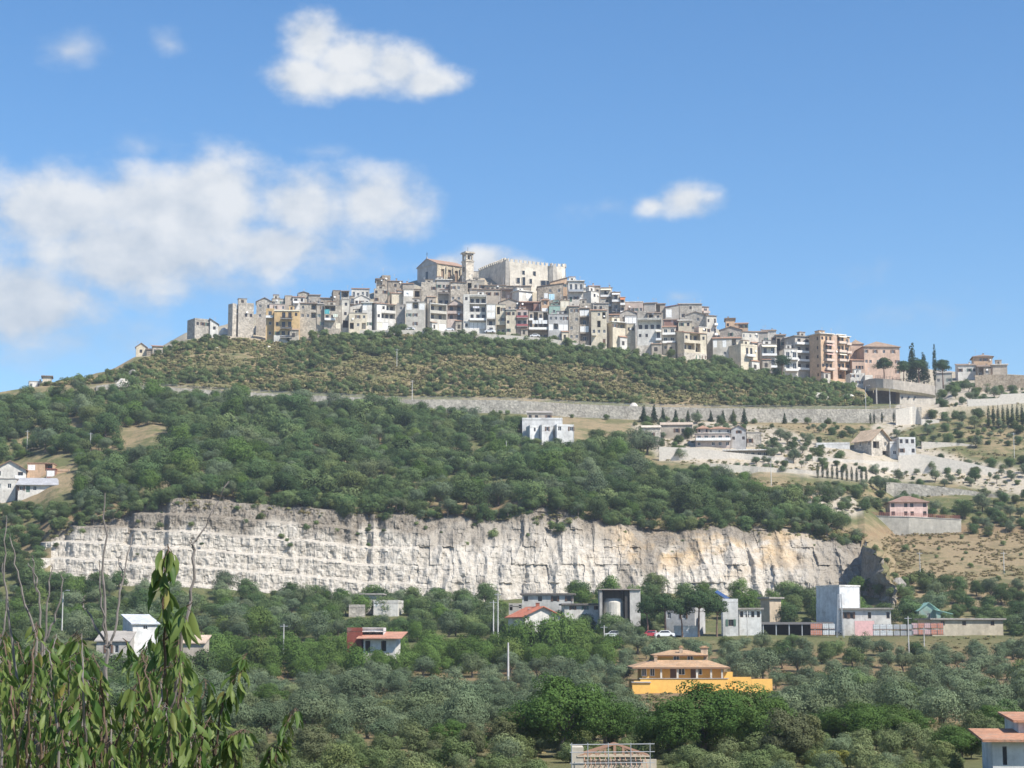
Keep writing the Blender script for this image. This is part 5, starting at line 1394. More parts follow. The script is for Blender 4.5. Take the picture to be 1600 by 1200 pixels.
# orange apartment block with its zigzag white cornice
r = H(1283, 1302, 521, 592, F, OR, ('o', RW), '.bb/.nn/.nn/.bb/.LL', 'tall orange apartment block with a white zigzag cornice', side=13, yaw=26, D=8, over=.7, awn=flat_mat('pink_awning', (.62, .42, .36), .8), rail=flat_mat('orange_rail', (.60, .47, .38), .8), nochim=True, name='apartment_block', cat='apartment block', left='.w/.w/.w/.w/.w', frame=BROWNW)
H(1302.2, 1309, 523, 592, F + 5, SA, ('f', RW), '.', '', root=r, yaw=26, D=8, nochim=True)
H(1309.2, 1321, 523, 592, F + 9, OR, ('o', RW), 'nn/bb/nn/bb/LL', '', root=r, yaw=26, D=8, over=.6, nochim=True, awn=CREAM, rail=flat_mat('orange_rail', (.60, .47, .38), .8), frame=BROWNW)
H(1321.4, 1329, 526, 592, F + 14, OR, ('o', RW), 'b/b/b/b/L', '', root=r, yaw=26, D=8, over=.5, nochim=True, rail=flat_mat('orange_rail', (.60, .47, .38), .8))
# salmon institute
r = H(1351, 1407, 541, 604, 800, SA, ('h', RS), 'w...w.w./w......./......../w.w.w..', 'large salmon coloured institute with a brown hipped roof', yaw=5, D=22, rise=3.2, over=.6, nochim=True, name='institute', cat='institute')
H(1330, 1350.5, 537, 604, 812, SA, ('h', RS), './././.', '', root=r, yaw=0, D=14, nochim=True, rise=2.0)
H(1332, 1351, 563, 604, 797, SA, ('s', RT), '.www/...', '', root=r, yaw=0, D=8, nochim=True)
r = H(1329, 1352, 583, 603, 781, WH, ('p', RW), '.w./.w.', 'small bright white house below the salmon institute', yaw=6, D=7)
H(1352, 1364, 586, 600, 779, WH, ('p', RW), '.', '', root=r, yaw=6, D=5)
# ridge on the right
r = H(1522, 1551, 557, 580, 832, OR, ('h', RB), '.ww./w..w', 'orange house with a dark flat-topped roof on the right ridge', yaw=-8, D=10, rise=1.2, over=.8)
H(1551, 1574, 570, 582, 830, TN, ('o', RW), '...', '', root=r, yaw=-8, D=8, nochim=True)
H(1497, 1526, 571, 586, 812, WH, ('s', RB), 'w..w', 'long white house below the orange ridge house', yaw=-6)
H(1528, 1548, 573, 590, 806, SB, ('s', RB), 'L.', 'brown shed under the orange ridge house', yaw=-6)
H(1462, 1488, 583, 604, 790, PL, ('s', RG), 'w.w', 'pale house half hidden behind the umbrella pines', yaw=-10)
r = H(1568, 1612, 630, 648, 728, PL, ('G', RB), '.LL.', 'low chalet with a wide dark gabled roof at the right edge', rise=3.4, over=.8, yaw=-10)

# ------------------------------------------------------------------ church
def church():
    root = empty('church', (0, 0, 0)); Y = 846; yaw = R(38)
    c, W = span(682, 727, 446, Y, yaw)
    zt = P(682, 411, Y).z; Hh = zt - c.z
    th = math.atan((682 - 800) / FPX)
    D = 31 * pxm(Y) / math.sin(yaw + th)
    root.location = (c.x, c.y, c.z - 3)
    wl, wl2 = wall_mat((.52, .44, .32), 1), wall_mat((.50, .49, .47))
    b = MB()
    ops = []
    n = 4
    for i in range(n):
        x = W * (.16 + i * .24); w = 1.7; h = Hh * (.50 if i % 1 == 0 else .3); z = Hh * .28
        ops.append((x, x + w, z, z + h))
    xs = sorted({0, W, *[v for o in ops for v in o[:2]]}); zs = sorted({-3, Hh, *[v for o in ops for v in o[2:]]})
    for i in range(len(xs) - 1):
        for j in range(len(zs) - 1):
            cx, cz = (xs[i] + xs[i + 1]) / 2, (zs[j] + zs[j + 1]) / 2
            if any(o[0] < cx < o[1] and o[2] < cz < o[3] for o in ops): continue
            b.face([(xs[i], 0, zs[j]), (xs[i + 1], 0, zs[j]), (xs[i + 1], 0, zs[j + 1]), (xs[i], 0, zs[j + 1])], wl)
    for (x0, x1, z0, z1) in ops:
        d = .8
        b.face([(x0, 0, z0), (x0, 0, z1), (x0, d, z1), (x0, d, z0)], wl); b.face([(x1, 0, z1), (x1, 0, z0), (x1, d, z0), (x1, d, z1)], wl)
        b.face([(x0, 0, z0), (x0, d, z0), (x1, d, z0), (x1, 0, z0)], wl); b.face([(x0, 0, z1), (x1, 0, z1), (x1, d, z1), (x0, d, z1)], wl)
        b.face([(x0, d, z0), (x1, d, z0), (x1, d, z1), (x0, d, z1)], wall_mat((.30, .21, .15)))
    b.box(0, W, 0, D, -3, Hh, wl, skip='ftl')
    dz = 3.1
    b.face([(0, D, -3), (0, 0, -3), (0, 0, Hh), (0, D / 2, Hh + dz), (0, D, Hh)], wl2); b.face([(W, 0, Hh), (W, D, Hh), (W, D / 2, Hh + dz)], wl)
    b.build('nave_wall', root, (0, 0, 3), yaw)
    rm = roof_mat((.33, .215, .155)); rf = MB(); ov = .5; k = dz / (D / 2)
    rf.slab([(-.3, -ov, Hh - ov * k + .2), (W + .2, -ov, Hh - ov * k + .2), (W + .2, D / 2, Hh + dz + .2), (-.3, D / 2, Hh + dz + .2)], .2, rm)
    rf.slab([(-.3, D / 2, Hh + dz + .2), (W + .2, D / 2, Hh + dz + .2), (W + .2, D + ov, Hh - ov * k + .2), (-.3, D + ov, Hh - ov * k + .2)], .2, rm)
    rf.build('roof', root, (0, 0, 3), yaw)
    p = MB()
    for x in (0.0, W * .33 - .2, W * .57 - .2, W * .81): p.box(x, x + .7, -.45, -.003, -3, Hh * .94, wl)
    for i, x in enumerate((0.0, W * .33 - .2, W * .57 - .2, W * .81)):
        q = MB(); q.box(x, x + .7, -.5, -.003, -3, Hh * .93, wl); q.build('buttress', root, (0, 0, 3), yaw)
    for i in (0, 1, 2):   # small dark upper windows between the tall recesses
        x = W * (.16 + i * .24) + 2.2
        q = MB(); q.box(x, x + 1.1, -.03, .0, Hh * .58, Hh * .84, GLASS); q.box(x - .12, x, -.05, 0, Hh * .56, Hh * .86, CONC); q.box(x + 1.1, x + 1.22, -.05, 0, Hh * .56, Hh * .86, CONC)
        q.build('window', root, (0, 0, 3), yaw)
    q = MB(); q.box(-.05, -.003, D * .44, D * .56, Hh * .32, Hh * .72, GLASS); q.build('facade_window', root, (0, 0, 3), yaw)
    q = MB(); q.box(-.32, .05, -.35, D + .35, Hh - .45, Hh - .1, CONC); q.build('facade_cornice', root, (0, 0, 3), yaw)
    q = MB(); q.box(-.2, .2, D / 2 - .2, D / 2 + .2, Hh + dz, Hh + dz + 1.0, CONC); q.box(-.05, .05, D / 2 - .06, D / 2 + .06, Hh + dz + 1, Hh + dz + 3.2, IRON); q.box(-.05, .05, D / 2 - .55, D / 2 + .55, Hh + dz + 2.2, Hh + dz + 2.36, IRON)
    q.build('gable_cross', root, (0, 0, 3), yaw)
    tag(root, 'hilltop church with a pale gabled front and buttressed side wall', 'church')
    # bell tower
    Y2 = 842; yaw2 = R(30)
    c2, W2 = span(728, 740, 450, Y2, yaw2)
    t = empty('bell_tower', (c2.x, c2.y, c2.z - 3)); D2 = W2
    z1 = P(728, 408, Y2).z - c2.z; z2 = P(728, 393.5, Y2).z - c2.z
    m = wall_mat((.60, .53, .43), 1)
    b = MB(); b.box(0, W2, 0, D2, -3, z1, m); b.build('shaft', t, (0, 0, 3), yaw2)
    b = MB(); b.box(-.25, W2 + .25, -.25, D2 + .25, z1, z1 + .45, m); b.build('string_course', t, (0, 0, 3), yaw2)
    b = MB(); e = .8
    for x in (.12, W2 - e - .12):
        for y in (.12, D2 - e - .12): b.box(x, x + e, y, y + e, z1 + .45, z2 - .5, m)
    b.box(.12, W2 - .12, .12, D2 - .12, z2 - 1.2, z2 - .45, m); b.box(.12, W2 - .12, .12, D2 - .12, z1 + .45, z1 + .9, m)
    b.build('belfry', t, (0, 0, 3), yaw2)
    b = MB(); b.tube([(W2 / 2, D2 / 2, z2 - 1.3), (W2 / 2, D2 / 2, z2 - 1.7), (W2 / 2, D2 / 2, z2 - 2.4), (W2 / 2, D2 / 2, z2 - 2.6)], [.2, .42, .55, .7], IRON, 10); b.build('bell', t, (0, 0, 3), yaw2)
    b = MB(); b.box(-.5, W2 + .5, -.5, D2 + .5, z2 - .45, z2, m); b.box(-.2, W2 + .2, -.2, D2 + .2, z2, z2 + .35, m); b.box(W2 / 2 - .05, W2 / 2 + .05, D2 / 2 - .05, D2 / 2 + .05, z2 + .35, z2 + 2.6, IRON); b.build('cap', t, (0, 0, 3), yaw2)
    b = MB(); b.box(-.03, 0, D2 * .3, D2 * .7, z1 * .62, z1 * .8, GLASS); b.build('slit_window', t, (0, 0, 3), yaw2)
    tag(t, 'square stone bell tower with an open belfry beside the church', 'bell tower')
    # sacristy at the tower's foot
    H(728, 748, 424, 450, 846, LS, ('f', RG), '.w./...', 'pale stone annex between the bell tower and the castle', D=9, yaw=6, nochim=True, name='church_annex', cat='annex')
church()

# ------------------------------------------------------------------ castle
def castle():
    Y = 846
    m = wall_mat((.68, .615, .51))
    line = [(748, 424, 872), (766, 416.5, 861), (784, 409.5, 850), (786.5, 408, 847), (790, 407.5, 845.5), (796, 408.5, 845), (824, 412, 846.5), (857.5, 415.5, 849),
            (858.5, 415.5, 848.2), (864, 416, 847.2), (870, 416.5, 847), (877, 416.5, 847.6), (882.5, 417, 849), (883.5, 418, 862), (850, 418, 880), (770, 424, 885)]
    top = [P(px, py, y) for px, py, y in line]
    root = empty('castle', (P(820, 450, Y).x, Y, P(820, 450, Y).z - 6)); o = root.location.copy()
    zb = P(820, 450, Y).z - 6
    b = MB(); n = len(top)
    holes = [(818, 426, 1.1, 1.7), (835, 427.5, 1.2, 1.9), (810, 438, 1.3, 2.2), (818.5, 440.5, 1.2, 4.2), (829.5, 439, 1.0, 1.8), (849, 443, 2.2, 2.6), (856, 443, 2.0, 2.6)]
    for i in range(n):
        p, q = top[i], top[(i + 1) % n]
        seg = 8 if (p - q).length > 10 else 2
        for s in range(seg):
            a, c = p.lerp(q, s / seg), p.lerp(q, (s + 1) / seg)
            nrm = Vector(((c - a).y, -(c - a).x, 0)); nrm.normalize()
            zs = [(zb, 1.3), (zb + 7, .55), (a.z - 1.2, 0), (a.z, 0)]
            for k in range(3):
                def v(pt, zz, d): return (pt.x + nrm.x * d - o.x, pt.y + nrm.y * d - o.y, zz - o.z)
                b.face([v(a, zs[k][0], zs[k][1]), v(c, zs[k][0], zs[k][1]), v(c, min(zs[k + 1][0], c.z if k == 2 else zs[k + 1][0]), zs[k + 1][1]), v(a, zs[k + 1][0], zs[k + 1][1])], m)
    b.build('curtain_wall', root)
    d = MB(); d.face([(p.x - o.x, p.y - o.y, min(t.z for t in top) - 2.2 - o.z) for p in top], m); d.build('courtyard', root)
    bk = MB()      # inner face of the wall walk
    for i in range(n):
        p, q = top[i], top[(i + 1) % n]; e = q - p; nn = Vector((-e.y, e.x, 0)); nn.normalize(); nn *= .8
        bk.face([Vector(x) - o for x in (q + nn, p + nn, (p + nn) - Vector((0, 0, 6)), (q + nn) - Vector((0, 0, 6)))], m); bk.face([Vector(x) - o for x in (p, q, q + nn, p + nn)], m)
    bk.build('wall_walk', root)
    mb = MB(); mb.box(-.62, .62, -.35, .35, 0, 1.25, m); mb.face([(-.62, -.35, 1.25), (-.62, .35, 1.25), (-.62, .35, 1.7), (-.62, -.35, 1.7)], m)
    mb = MB(); mb.v = [(-.6, -.4, 0), (.6, -.4, 0), (.6, .4, 0), (-.6, .4, 0), (-.6, -.4, 1.5), (.6, -.4, 1.5), (.6, .4, 1.5), (-.6, .4, 1.5), (0, -.4, 1.1), (0, .4, 1.1)]
    mb.f = [(0, 1, 5, 8, 4), (2, 3, 7, 9, 6), (1, 2, 6, 5), (3, 0, 4, 7), (4, 8, 9, 7), (8, 5, 6, 9)]; mb.m = [0] * 6; mb.mats = [m]
    me = mb.mesh('merlon')
    for i in range(13):
        p, q = top[i], top[i + 1]; e = q - p; L_ = e.length
        k = max(1, int(round(L_ / 2.15)))
        if L_ < 1.0: continue
        for s in range(k):
            c = p.lerp(q, (s + .5) / k)
            mo = mesh_obj('merlon', me, root, (c.x - o.x, c.y - o.y + .42, c.z - o.z - .02), math.atan2(e.y, e.x))
    for (px, py, w, h) in holes:
        # the wall's front at this column
        yy = np.interp(px, [l[0] for l in line[5:12]], [l[2] for l in line[5:12]])
        p = P(px, py, yy - .75 if py > 430 else yy - .3)
        wb = MB(); wb.box(-w / 2, w / 2, -.05, .6, -h / 2, h / 2, GLASS); wb.box(-w / 2 - .18, -w / 2, -.12, .6, -h / 2, h / 2 + .2, m); wb.box(w / 2, w / 2 + .18, -.12, .6, -h / 2, h / 2 + .2, m); wb.box(-w / 2 - .1, w / 2 + .1, -.14, .6, h / 2, h / 2 + .22, m)
        wb.build('window', root, p - o, R(3))
    tag(root, 'pale stone castle with swallowtail battlements crowning the town', 'castle')
castle()
# ------------------------------------------------------------------ vegetation
def leaf_mat(name, c1, c2, trans=.25, var=.35):
    m, nt, b = nodes(name)
    oi = nt.nodes.new('ShaderNodeObjectInfo')
    n1 = tex(nt, 'noise', .9, detail=3)
    f = mth(nt, 'ADD', mth(nt, 'MULTIPLY', oi.outputs['Random'], .65), rng(nt, n1.outputs[0], .3, .7, 0, .35), True)
    col = mixc(nt, f, c1, c2)
    wn = nt.nodes.new('ShaderNodeTexWhiteNoise'); wn.noise_dimensions = '1D'
    nt.links.new(oi.outputs['Random'], wn.inputs['W'])
    col = mixc(nt, 1.0, col, gray(nt, rng(nt, wn.outputs['Value'], 0, 1, 1 - var, 1 + var)), 'MULTIPLY')
    yel = mth(nt, 'FRACT', mth(nt, 'MULTIPLY', wn.outputs['Value'], 7.31))
    col = mixc(nt, rng(nt, yel, .82, 1.0, 0, .35), col, (.20, .21, .07))
    nt.links.new(col, b.inputs['Base Color'])
    b.inputs['Roughness'].default_value = .85; b.inputs['Specular IOR Level'].default_value = .08
    tr = nt.nodes.new('ShaderNodeBsdfTranslucent'); nt.links.new(col, tr.inputs['Color'])
    mx = nt.nodes.new('ShaderNodeMixShader'); mx.inputs[0].default_value = trans
    nt.links.new(b.outputs[0], mx.inputs[1]); nt.links.new(tr.outputs[0], mx.inputs[2])
    nt.links.new(mx.outputs[0], nt.nodes['Material Output'].inputs['Surface'])
    return m
BARK = flat_mat('bark', (.13, .105, .08), .95)
BARKP = flat_mat('pine_bark', (.17, .11, .08), .95)
LEAF = {
    'wood': leaf_mat('holm_oak_leaves', (.060, .112, .042), (.145, .190, .075)),
    'olive': leaf_mat('olive_leaves', (.098, .142, .078), (.172, .208, .115), .2, .22),
    'bright': leaf_mat('citrus_leaves', (.085, .150, .034), (.135, .205, .055), .3, .2),
    'shrub': leaf_mat('shrub_leaves', (.085, .138, .048), (.170, .205, .085)),
    'oak': leaf_mat('oak_leaves', (.064, .122, .030), (.105, .165, .045), .3, .15),
    'pine': leaf_mat('pine_needles', (.035, .066, .028), (.055, .092, .036), .15, .15),
    'cypress': leaf_mat('cypress_needles', (.028, .050, .026), (.042, .066, .034), .1, .15),
    'yellow': leaf_mat('yellow_green_leaves', (.19, .20, .04), (.26, .25, .06), .3, .1),
    'dusty': leaf_mat('dusty_leaves', (.11, .125, .06), (.14, .15, .08), .25, .15),
    'tuft': leaf_mat('dry_grass_blades', (.27, .215, .11), (.125, .145, .055), .2, .25),
    'straw': leaf_mat('straw_blades', (.29, .23, .125), (.20, .17, .085), .2, .15),
    'field': leaf_mat('field_bush_leaves', (.105, .150, .055), (.185, .212, .100), .25, .2),
    'russet': leaf_mat('russet_leaves', (.30, .13, .06), (.36, .17, .08), .25, .1)}

def crown_mesh(name, mat, n, q, seed, clumps):
    """clumps: list of (centre, radii); leaf faces are spread over every clump"""
    r = np.random.default_rng(seed)
    w = np.array([c[1][0] * c[1][2] for c in clumps]) ** .9; w = w / w.sum()
    pick = r.choice(len(clumps), n, p=w)
    C = np.array([c[0] for c in clumps])[pick]; RR = np.array([c[1] for c in clumps])[pick]
    d = r.normal(size=(n, 3)); d /= np.linalg.norm(d, axis=1)[:, None]
    d[:, 2] = np.where(d[:, 2] < -.75, -d[:, 2], d[:, 2]); d /= np.linalg.norm(d, axis=1)[:, None]
    rad = r.uniform(.55, 1.06, n) ** .6
    p = C + d * RR * rad[:, None]
    cc = np.mean([c[0] for c in clumps], 0); e = p - cc; e /= (np.linalg.norm(e, axis=1)[:, None] + 1e-6)
    nr = d * .85 + e * .75 + r.normal(size=(n, 3)) * .42; nr /= np.linalg.norm(nr, axis=1)[:, None]
    t = np.cross(nr, r.normal(size=(n, 3))); t /= np.linalg.norm(t, axis=1)[:, None]
    s = np.cross(nr, t)
    a = (q * r.uniform(.55, 1.25, n))[:, None]; b = a * r.uniform(.5, .85, n)[:, None]
    v = np.stack([p - t * a * .5, p + s * b * .5 - nr * a * .08, p + t * a * .5, p - s * b * .5 - nr * a * .08], 1).reshape(-1, 3)
    f = np.arange(n * 4).reshape(n, 4)
    me = bpy.data.meshes.new(name)
    me.from_pydata(v.tolist(), [], f.tolist()); me.materials.append(mat)
    return me
def blob_clumps(rx, rz, zc, k, seed, cr=.42, hollow=.62, flat=0.0):
    r = random.Random(seed); out = []
    for i in range(k):
        th = r.uniform(0, 2 * math.pi); u = r.uniform(-1 + flat, 1)
        s = math.sqrt(max(0, 1 - u * u)); rr = r.uniform(hollow, .95) * r.choice((.75, 1, 1, 1.08))
        c = (math.cos(th) * s * rx * rr * .78, math.sin(th) * s * rx * rr * .78, zc + u * rz * rr * .72)
        k2 = cr * r.uniform(.7, 1.25)
        out.append((c, (rx * k2, rx * k2, min(rx, rz) * k2 * r.uniform(.75, 1))))
    out.append(((0, 0, zc), (rx * .6, rx * .6, rz * .6)))
    return out
def trunk_mesh(name, h, r0, mat, seed, limbs=4, spread=1.4, lean=.15):
    r = random.Random(seed); b = MB()
    lx, ly = r.uniform(-lean, lean) * h, r.uniform(-lean, lean) * h
    top = Vector((lx, ly, h)); m_ = Vector((lx * .3 + r.uniform(-.1, .1), ly * .3, h * .5))
    b.tube([(0, 0, -.6), m_, top], [r0 * 1.25, r0 * .9, r0 * .65], mat, 7)
    for i in range(limbs):
        th = 2 * math.pi * (i + r.uniform(-.3, .3)) / max(1, limbs)
        e = top + Vector((math.cos(th) * spread, math.sin(th) * spread, spread * r.uniform(.5, 1.0)))
        b.tube([top - Vector((0, 0, .15)), top.lerp(e, .5) + Vector((0, 0, .12)), e], [r0 * .55, r0 * .38, r0 * .14], mat, 5)
    return b.mesh(name)
PROTO = {}
def proto(kind, items): PROTO[kind] = items      # list of (crown mesh, trunk mesh, width)
proto('wood', [(crown_mesh('crown', LEAF['wood'], 4600, .27, 10 + i, blob_clumps(3.0, 2.6, 2.15, 22, 20 + i, .42)), trunk_mesh('trunk', 1.6, .17, BARK, i), 6.0) for i in range(5)])
proto('bright', [(crown_mesh('crown', LEAF['bright'], 4600, .25, 40 + i, blob_clumps(2.6, 2.6, 2.3, 18, 50 + i, .45)), trunk_mesh('trunk', 1.3, .14, BARK, i + 9), 5.2) for i in range(3)])
proto('olive', [(crown_mesh('crown', LEAF['olive'], 4600, .175, 70 + i, blob_clumps(2.3, 1.95, 2.05, 17, 80 + i, .38, .68)), trunk_mesh('trunk', 1.1, .17, BARK, 90 + i, 4, 1.1, .25), 4.6) for i in range(5)])
proto('shrub', [(crown_mesh('crown', LEAF['shrub'], 1300, .26, 100 + i, blob_clumps(1.55, 1.35, .95, 11, 110 + i, .46, .55, .25)), trunk_mesh('stem', .5, .07, BARK, 120 + i, 4, .7), 3.2) for i in range(5)])
proto('oak', [(crown_mesh('crown', LEAF['oak'], 13000, .30, 130 + i, blob_clumps(5.2, 4.6, 5.6, 42, 140 + i, .27, .72)), trunk_mesh('trunk', 3.2, .34, BARK, 150 + i, 6, 2.6), 10.4) for i in range(3)])
proto('pine', [(crown_mesh('crown', LEAF['pine'], 3800, .34, 160 + i, [(c, (r_[0], r_[1], r_[2] * .8)) for c, r_ in blob_clumps(3.6, 3.0, 6.2, 28, 170 + i, .34, .6, .45)]), trunk_mesh('trunk', 5.0, .22, BARKP, 180 + i, 6, 1.7, .08), 7.2) for i in range(3)])
proto('cypress', [(crown_mesh('crown', LEAF['cypress'], 900, .28, 190 + i, [((0, 0, .6 + k * .6), (.55 * math.sin(math.pi * min(1, (k + 1.2) / 11.5)) ** .6 + .06,) * 2 + (.62,)) for k in range(11)]), trunk_mesh('trunk', 1.0, .09, BARK, 195 + i, 0, .1, .0), 1.2) for i in range(2)])
proto('fir', [(crown_mesh('crown', LEAF['cypress'], 1700, .34, 200 + i, [((.2 * math.sin(k * 2.4), .2 * math.cos(k * 2.4), .7 + k * .5), (1.45 * (1 - k / 12.5) + .12,) * 2 + (.75,)) for k in range(12)]), trunk_mesh('trunk', 1.2, .12, BARK, 205 + i, 0, .1, .0), 3.0) for i in range(2)])
proto('yellow', [(crown_mesh('crown', LEAF['yellow'], 5200, .17, 210, blob_clumps(1.5, 1.45, 1.5, 24, 211, .34, .8)), trunk_mesh('trunk', .6, .1, BARK, 212, 4, .7), 3.0)])
proto('dusty', [(crown_mesh('crown', LEAF['dusty'], 9000, .24, 220 + i, blob_clumps(3.4, 3.6, 4.0, 30, 221 + i, .28, .7)), trunk_mesh('trunk', 2.2, .2, BARK, 222 + i, 6, 1.8), 6.8) for i in range(2)])

proto('tuft', [(crown_mesh('tuft', LEAF['tuft'], 46, .34, 300 + i, [((.3 * math.sin(k * 2.1), .3 * math.cos(k * 1.7), .12), (.4, .4, .22)) for k in range(4)]), trunk_mesh('stem', .1, .02, BARK, 310 + i, 0, .1, 0), 1.0) for i in range(4)])
proto('straw', [(crown_mesh('tuft', LEAF['straw'], 46, .34, 320 + i, [((.3 * math.sin(k * 2.1), .3 * math.cos(k * 1.7), .12), (.4, .4, .2)) for k in range(4)]), trunk_mesh('stem', .1, .02, BARK, 330 + i, 0, .1, 0), 1.0) for i in range(3)])
proto('bush', [(crown_mesh('crown', LEAF['field'], 4200, .125, 340 + i, blob_clumps(1.5, 1.25, .95, 22, 350 + i, .34, .6, .2)), trunk_mesh('stem', .5, .06, BARK, 360 + i, 5, .7), 3.0) for i in range(4)])
TREES = []     # (kind, variant, X, Y, Z, width, rot, zone key, squash)
class Spread:
    """keeps a minimum distance between plants of all zones"""
    def __init__(s, c): s.c = c; s.g = {}
    def ok(s, x, y, d):
        ci, cj = int(x // s.c), int(y // s.c)
        for i in range(ci - 2, ci + 3):
            for j in range(cj - 2, cj + 3):
                for (a, b, e) in s.g.get((i, j), ()):
                    if (a - x) ** 2 + (b - y) ** 2 < (.5 * (d + e)) ** 2: return False
        return True
    def add(s, x, y, d): s.g.setdefault((int(x // s.c), int(y // s.c)), []).append((x, y, d))
SPR = Spread(4.5)
KEEP = []      # photograph areas (px0, py0, px1, py1, Y0, Y1) kept clear so that buildings stay in sight
def clear(px, py, Y, h_px, w_px):
    for (a, b, c, d, y0, y1) in KEEP:
        if y0 <= Y <= y1 and a < px + w_px and px - w_px < c and py - h_px < d and b < py: return False
    return True
def scatter(zone, kind, poly, yr, spacing, wr, n, seed, gap=None, alt=None):
    """poly: area of the photograph whose ground carries the plants; yr: distances"""
    r = random.Random(seed); xs = [p[0] for p in poly]; a0, a1 = (min(xs) - 800) / FPX * 1.03, (max(xs) - 800) / FPX * 1.03
    V = len(PROTO[kind]); made = 0
    for _ in range(n):
        Y = math.sqrt(r.uniform(yr[0] ** 2, yr[1] ** 2)); X = r.uniform(a0, a1) * Y
        Z = ground(X, Y); px, py = proj(X, Y, Z)
        if not in_poly(px, py, poly): continue
        if gap and mnoise.noise(Vector((X * gap[0], Y * gap[0], gap[2] if len(gap) > 2 else 0))) < gap[1]: continue
        w = (wr[0] + (wr[1] - wr[0]) * r.random() ** 1.4) * (1 if r.random() < .8 else .65)
        if not SPR.ok(X, Y, spacing * w / (.5 * (wr[0] + wr[1]))): continue
        if not clear(px, py, Y, w * .85 * FPX / Y, w * .5 * FPX / Y): continue
        SPR.add(X, Y, spacing * w / (.5 * (wr[0] + wr[1])))
        k = kind
        for a_ in ([alt] if alt and isinstance(alt[0], str) else (alt or [])):
            if r.random() < a_[1]: k = a_[0]; break
        TREES.append((k, r.randrange(len(PROTO[k])), X, Y, Z, w, r.uniform(0, 6.28), zone, r.uniform(.85, 1.2))); made += 1
    return made
def plant(kind, px, py, w, zone, Y=None, h=1.0, var=None, label=None, fix=False):
    """one plant whose foot is seen at a photograph pixel, w metres wide"""
    if Y is None: p = hit(px, py)
    else:
        p = P(px, py, Y)
        if not fix: p.z = ground(p.x, p.y)
    SPR.add(p.x, p.y, w * .7)
    r = random.Random(int(px * 7 + py * 13))
    TREES.append((kind, r.randrange(len(PROTO[kind])) if var is None else var, p.x, p.y, p.z, w, r.uniform(0, 6.28), zone, h, label))

TNAME = {'wood': ('broadleaf_tree', 'tree'), 'bright': ('fruit_tree', 'tree'), 'olive': ('olive_tree', 'olive tree'), 'shrub': ('shrub', 'shrub'), 'oak': ('oak_tree', 'tree'),
         'pine': ('umbrella_pine', 'pine tree'), 'cypress': ('cypress_tree', 'cypress'), 'fir': ('fir_tree', 'fir tree'), 'yellow': ('yellow_shrub', 'shrub'), 'dusty': ('ash_tree', 'tree'), 'tuft': ('tuft', 'grass'), 'straw': ('straw', 'grass'), 'bush': ('bush', 'bush')}
TWORD = {'wood': 'dark green tree', 'bright': 'bright green tree', 'olive': 'silvery olive tree', 'shrub': 'green shrub', 'oak': 'dark leafy oak', 'pine': 'umbrella pine',
         'cypress': 'slim dark cypress', 'fir': 'dark conifer', 'yellow': 'yellow-green round shrub', 'dusty': 'dusty green tree', 'tuft': 'dry grass tuft', 'straw': 'straw tuft', 'bush': 'leafy green bush'}
LANDMARKS = [(1065, 1050, 'the orange villa'), (1420, 790, 'the pink house'), (855, 672, 'the white cubic house'), (1128, 682, 'the hotel-like villa'), (1380, 692, 'the unfinished villa'),
             (1340, 950, 'the white factory tower'), (968, 935, 'the round concrete silo'), (588, 945, 'the white shed'), (585, 990, 'the red and white house'),
             (845, 965, 'the red-roofed cottage'), (50, 745, 'the grey-roofed farmhouse'), (955, 1180, 'the timber roof frame'), (1565, 1150, 'the lower right white house'),
             (440, 510, 'the ochre apartment block'), (1300, 555, 'the orange apartment block'), (1380, 570, 'the salmon institute'), (230, 545, 'the ruined yellow house'),
             (695, 495, 'the twin-balcony houses'), (740, 480, 'the tall white house'), (900, 500, 'the shuttered stone house'), (1015, 525, 'the long-balcony house'),
             (1090, 540, 'the shaded-side cream house'), (1170, 555, 'the blank-sided house'), (1420, 620, 'the curved terrace'), (550, 490, 'the white gabled house'),
             (300, 780, 'the left rim of the quarry'), (600, 810, 'the middle rim of the quarry'), (1050, 820, 'the ochre rock of the quarry'), (1370, 890, 'the dark cleft of the quarry'),
             (250, 1000, 'the sheet-roofed white house'), (1500, 975, 'the long beige shed'), (60, 595, 'the lone ridge house'), (794, 1040, 'the tall white pole'),
             (97, 955, 'the pale lamp mast'), (443, 1000, 'the short roadside pole'), (70, 1080, 'the cherry tree'), (1225, 978, 'the long canopy'), (1430, 985, 'the container tanks'), (1300, 1180, 'the yellow-green shrubs'), (420, 1090, 'the round dark tree'), (900, 1110, 'the twin big oaks'), (1120, 1120, 'the biggest oak')]
def tree_label(kind, px, py, zone, rank):
    best = sorted(LANDMARKS, key=lambda l: (l[0] - px) ** 2 + ((l[1] - py) * 1.3) ** 2)[0]
    dx, dy = px - best[0], py - best[1]
    if abs(dx) > abs(dy) * 1.2: rel = ('far ' if abs(dx) > 90 else 'close ' if abs(dx) < 35 else '') + ('left of ' if dx < 0 else 'right of ')
    else: rel = ('well ' if abs(dy) > 60 else 'just ' if abs(dy) < 25 else '') + ('above ' if dy < 0 else 'below ')
    head = ('small ', '', 'large ')[rank] + TWORD[kind]
    return (head + ' ' + zone + ', ' + rel + best[2], head + ', ' + rel + best[2])
ORD = ['leftmost', 'second from left', 'third from left', 'fourth from left', 'fifth from left', 'sixth from left', 'seventh from left', 'eighth from left', 'ninth from left', 'tenth from left']
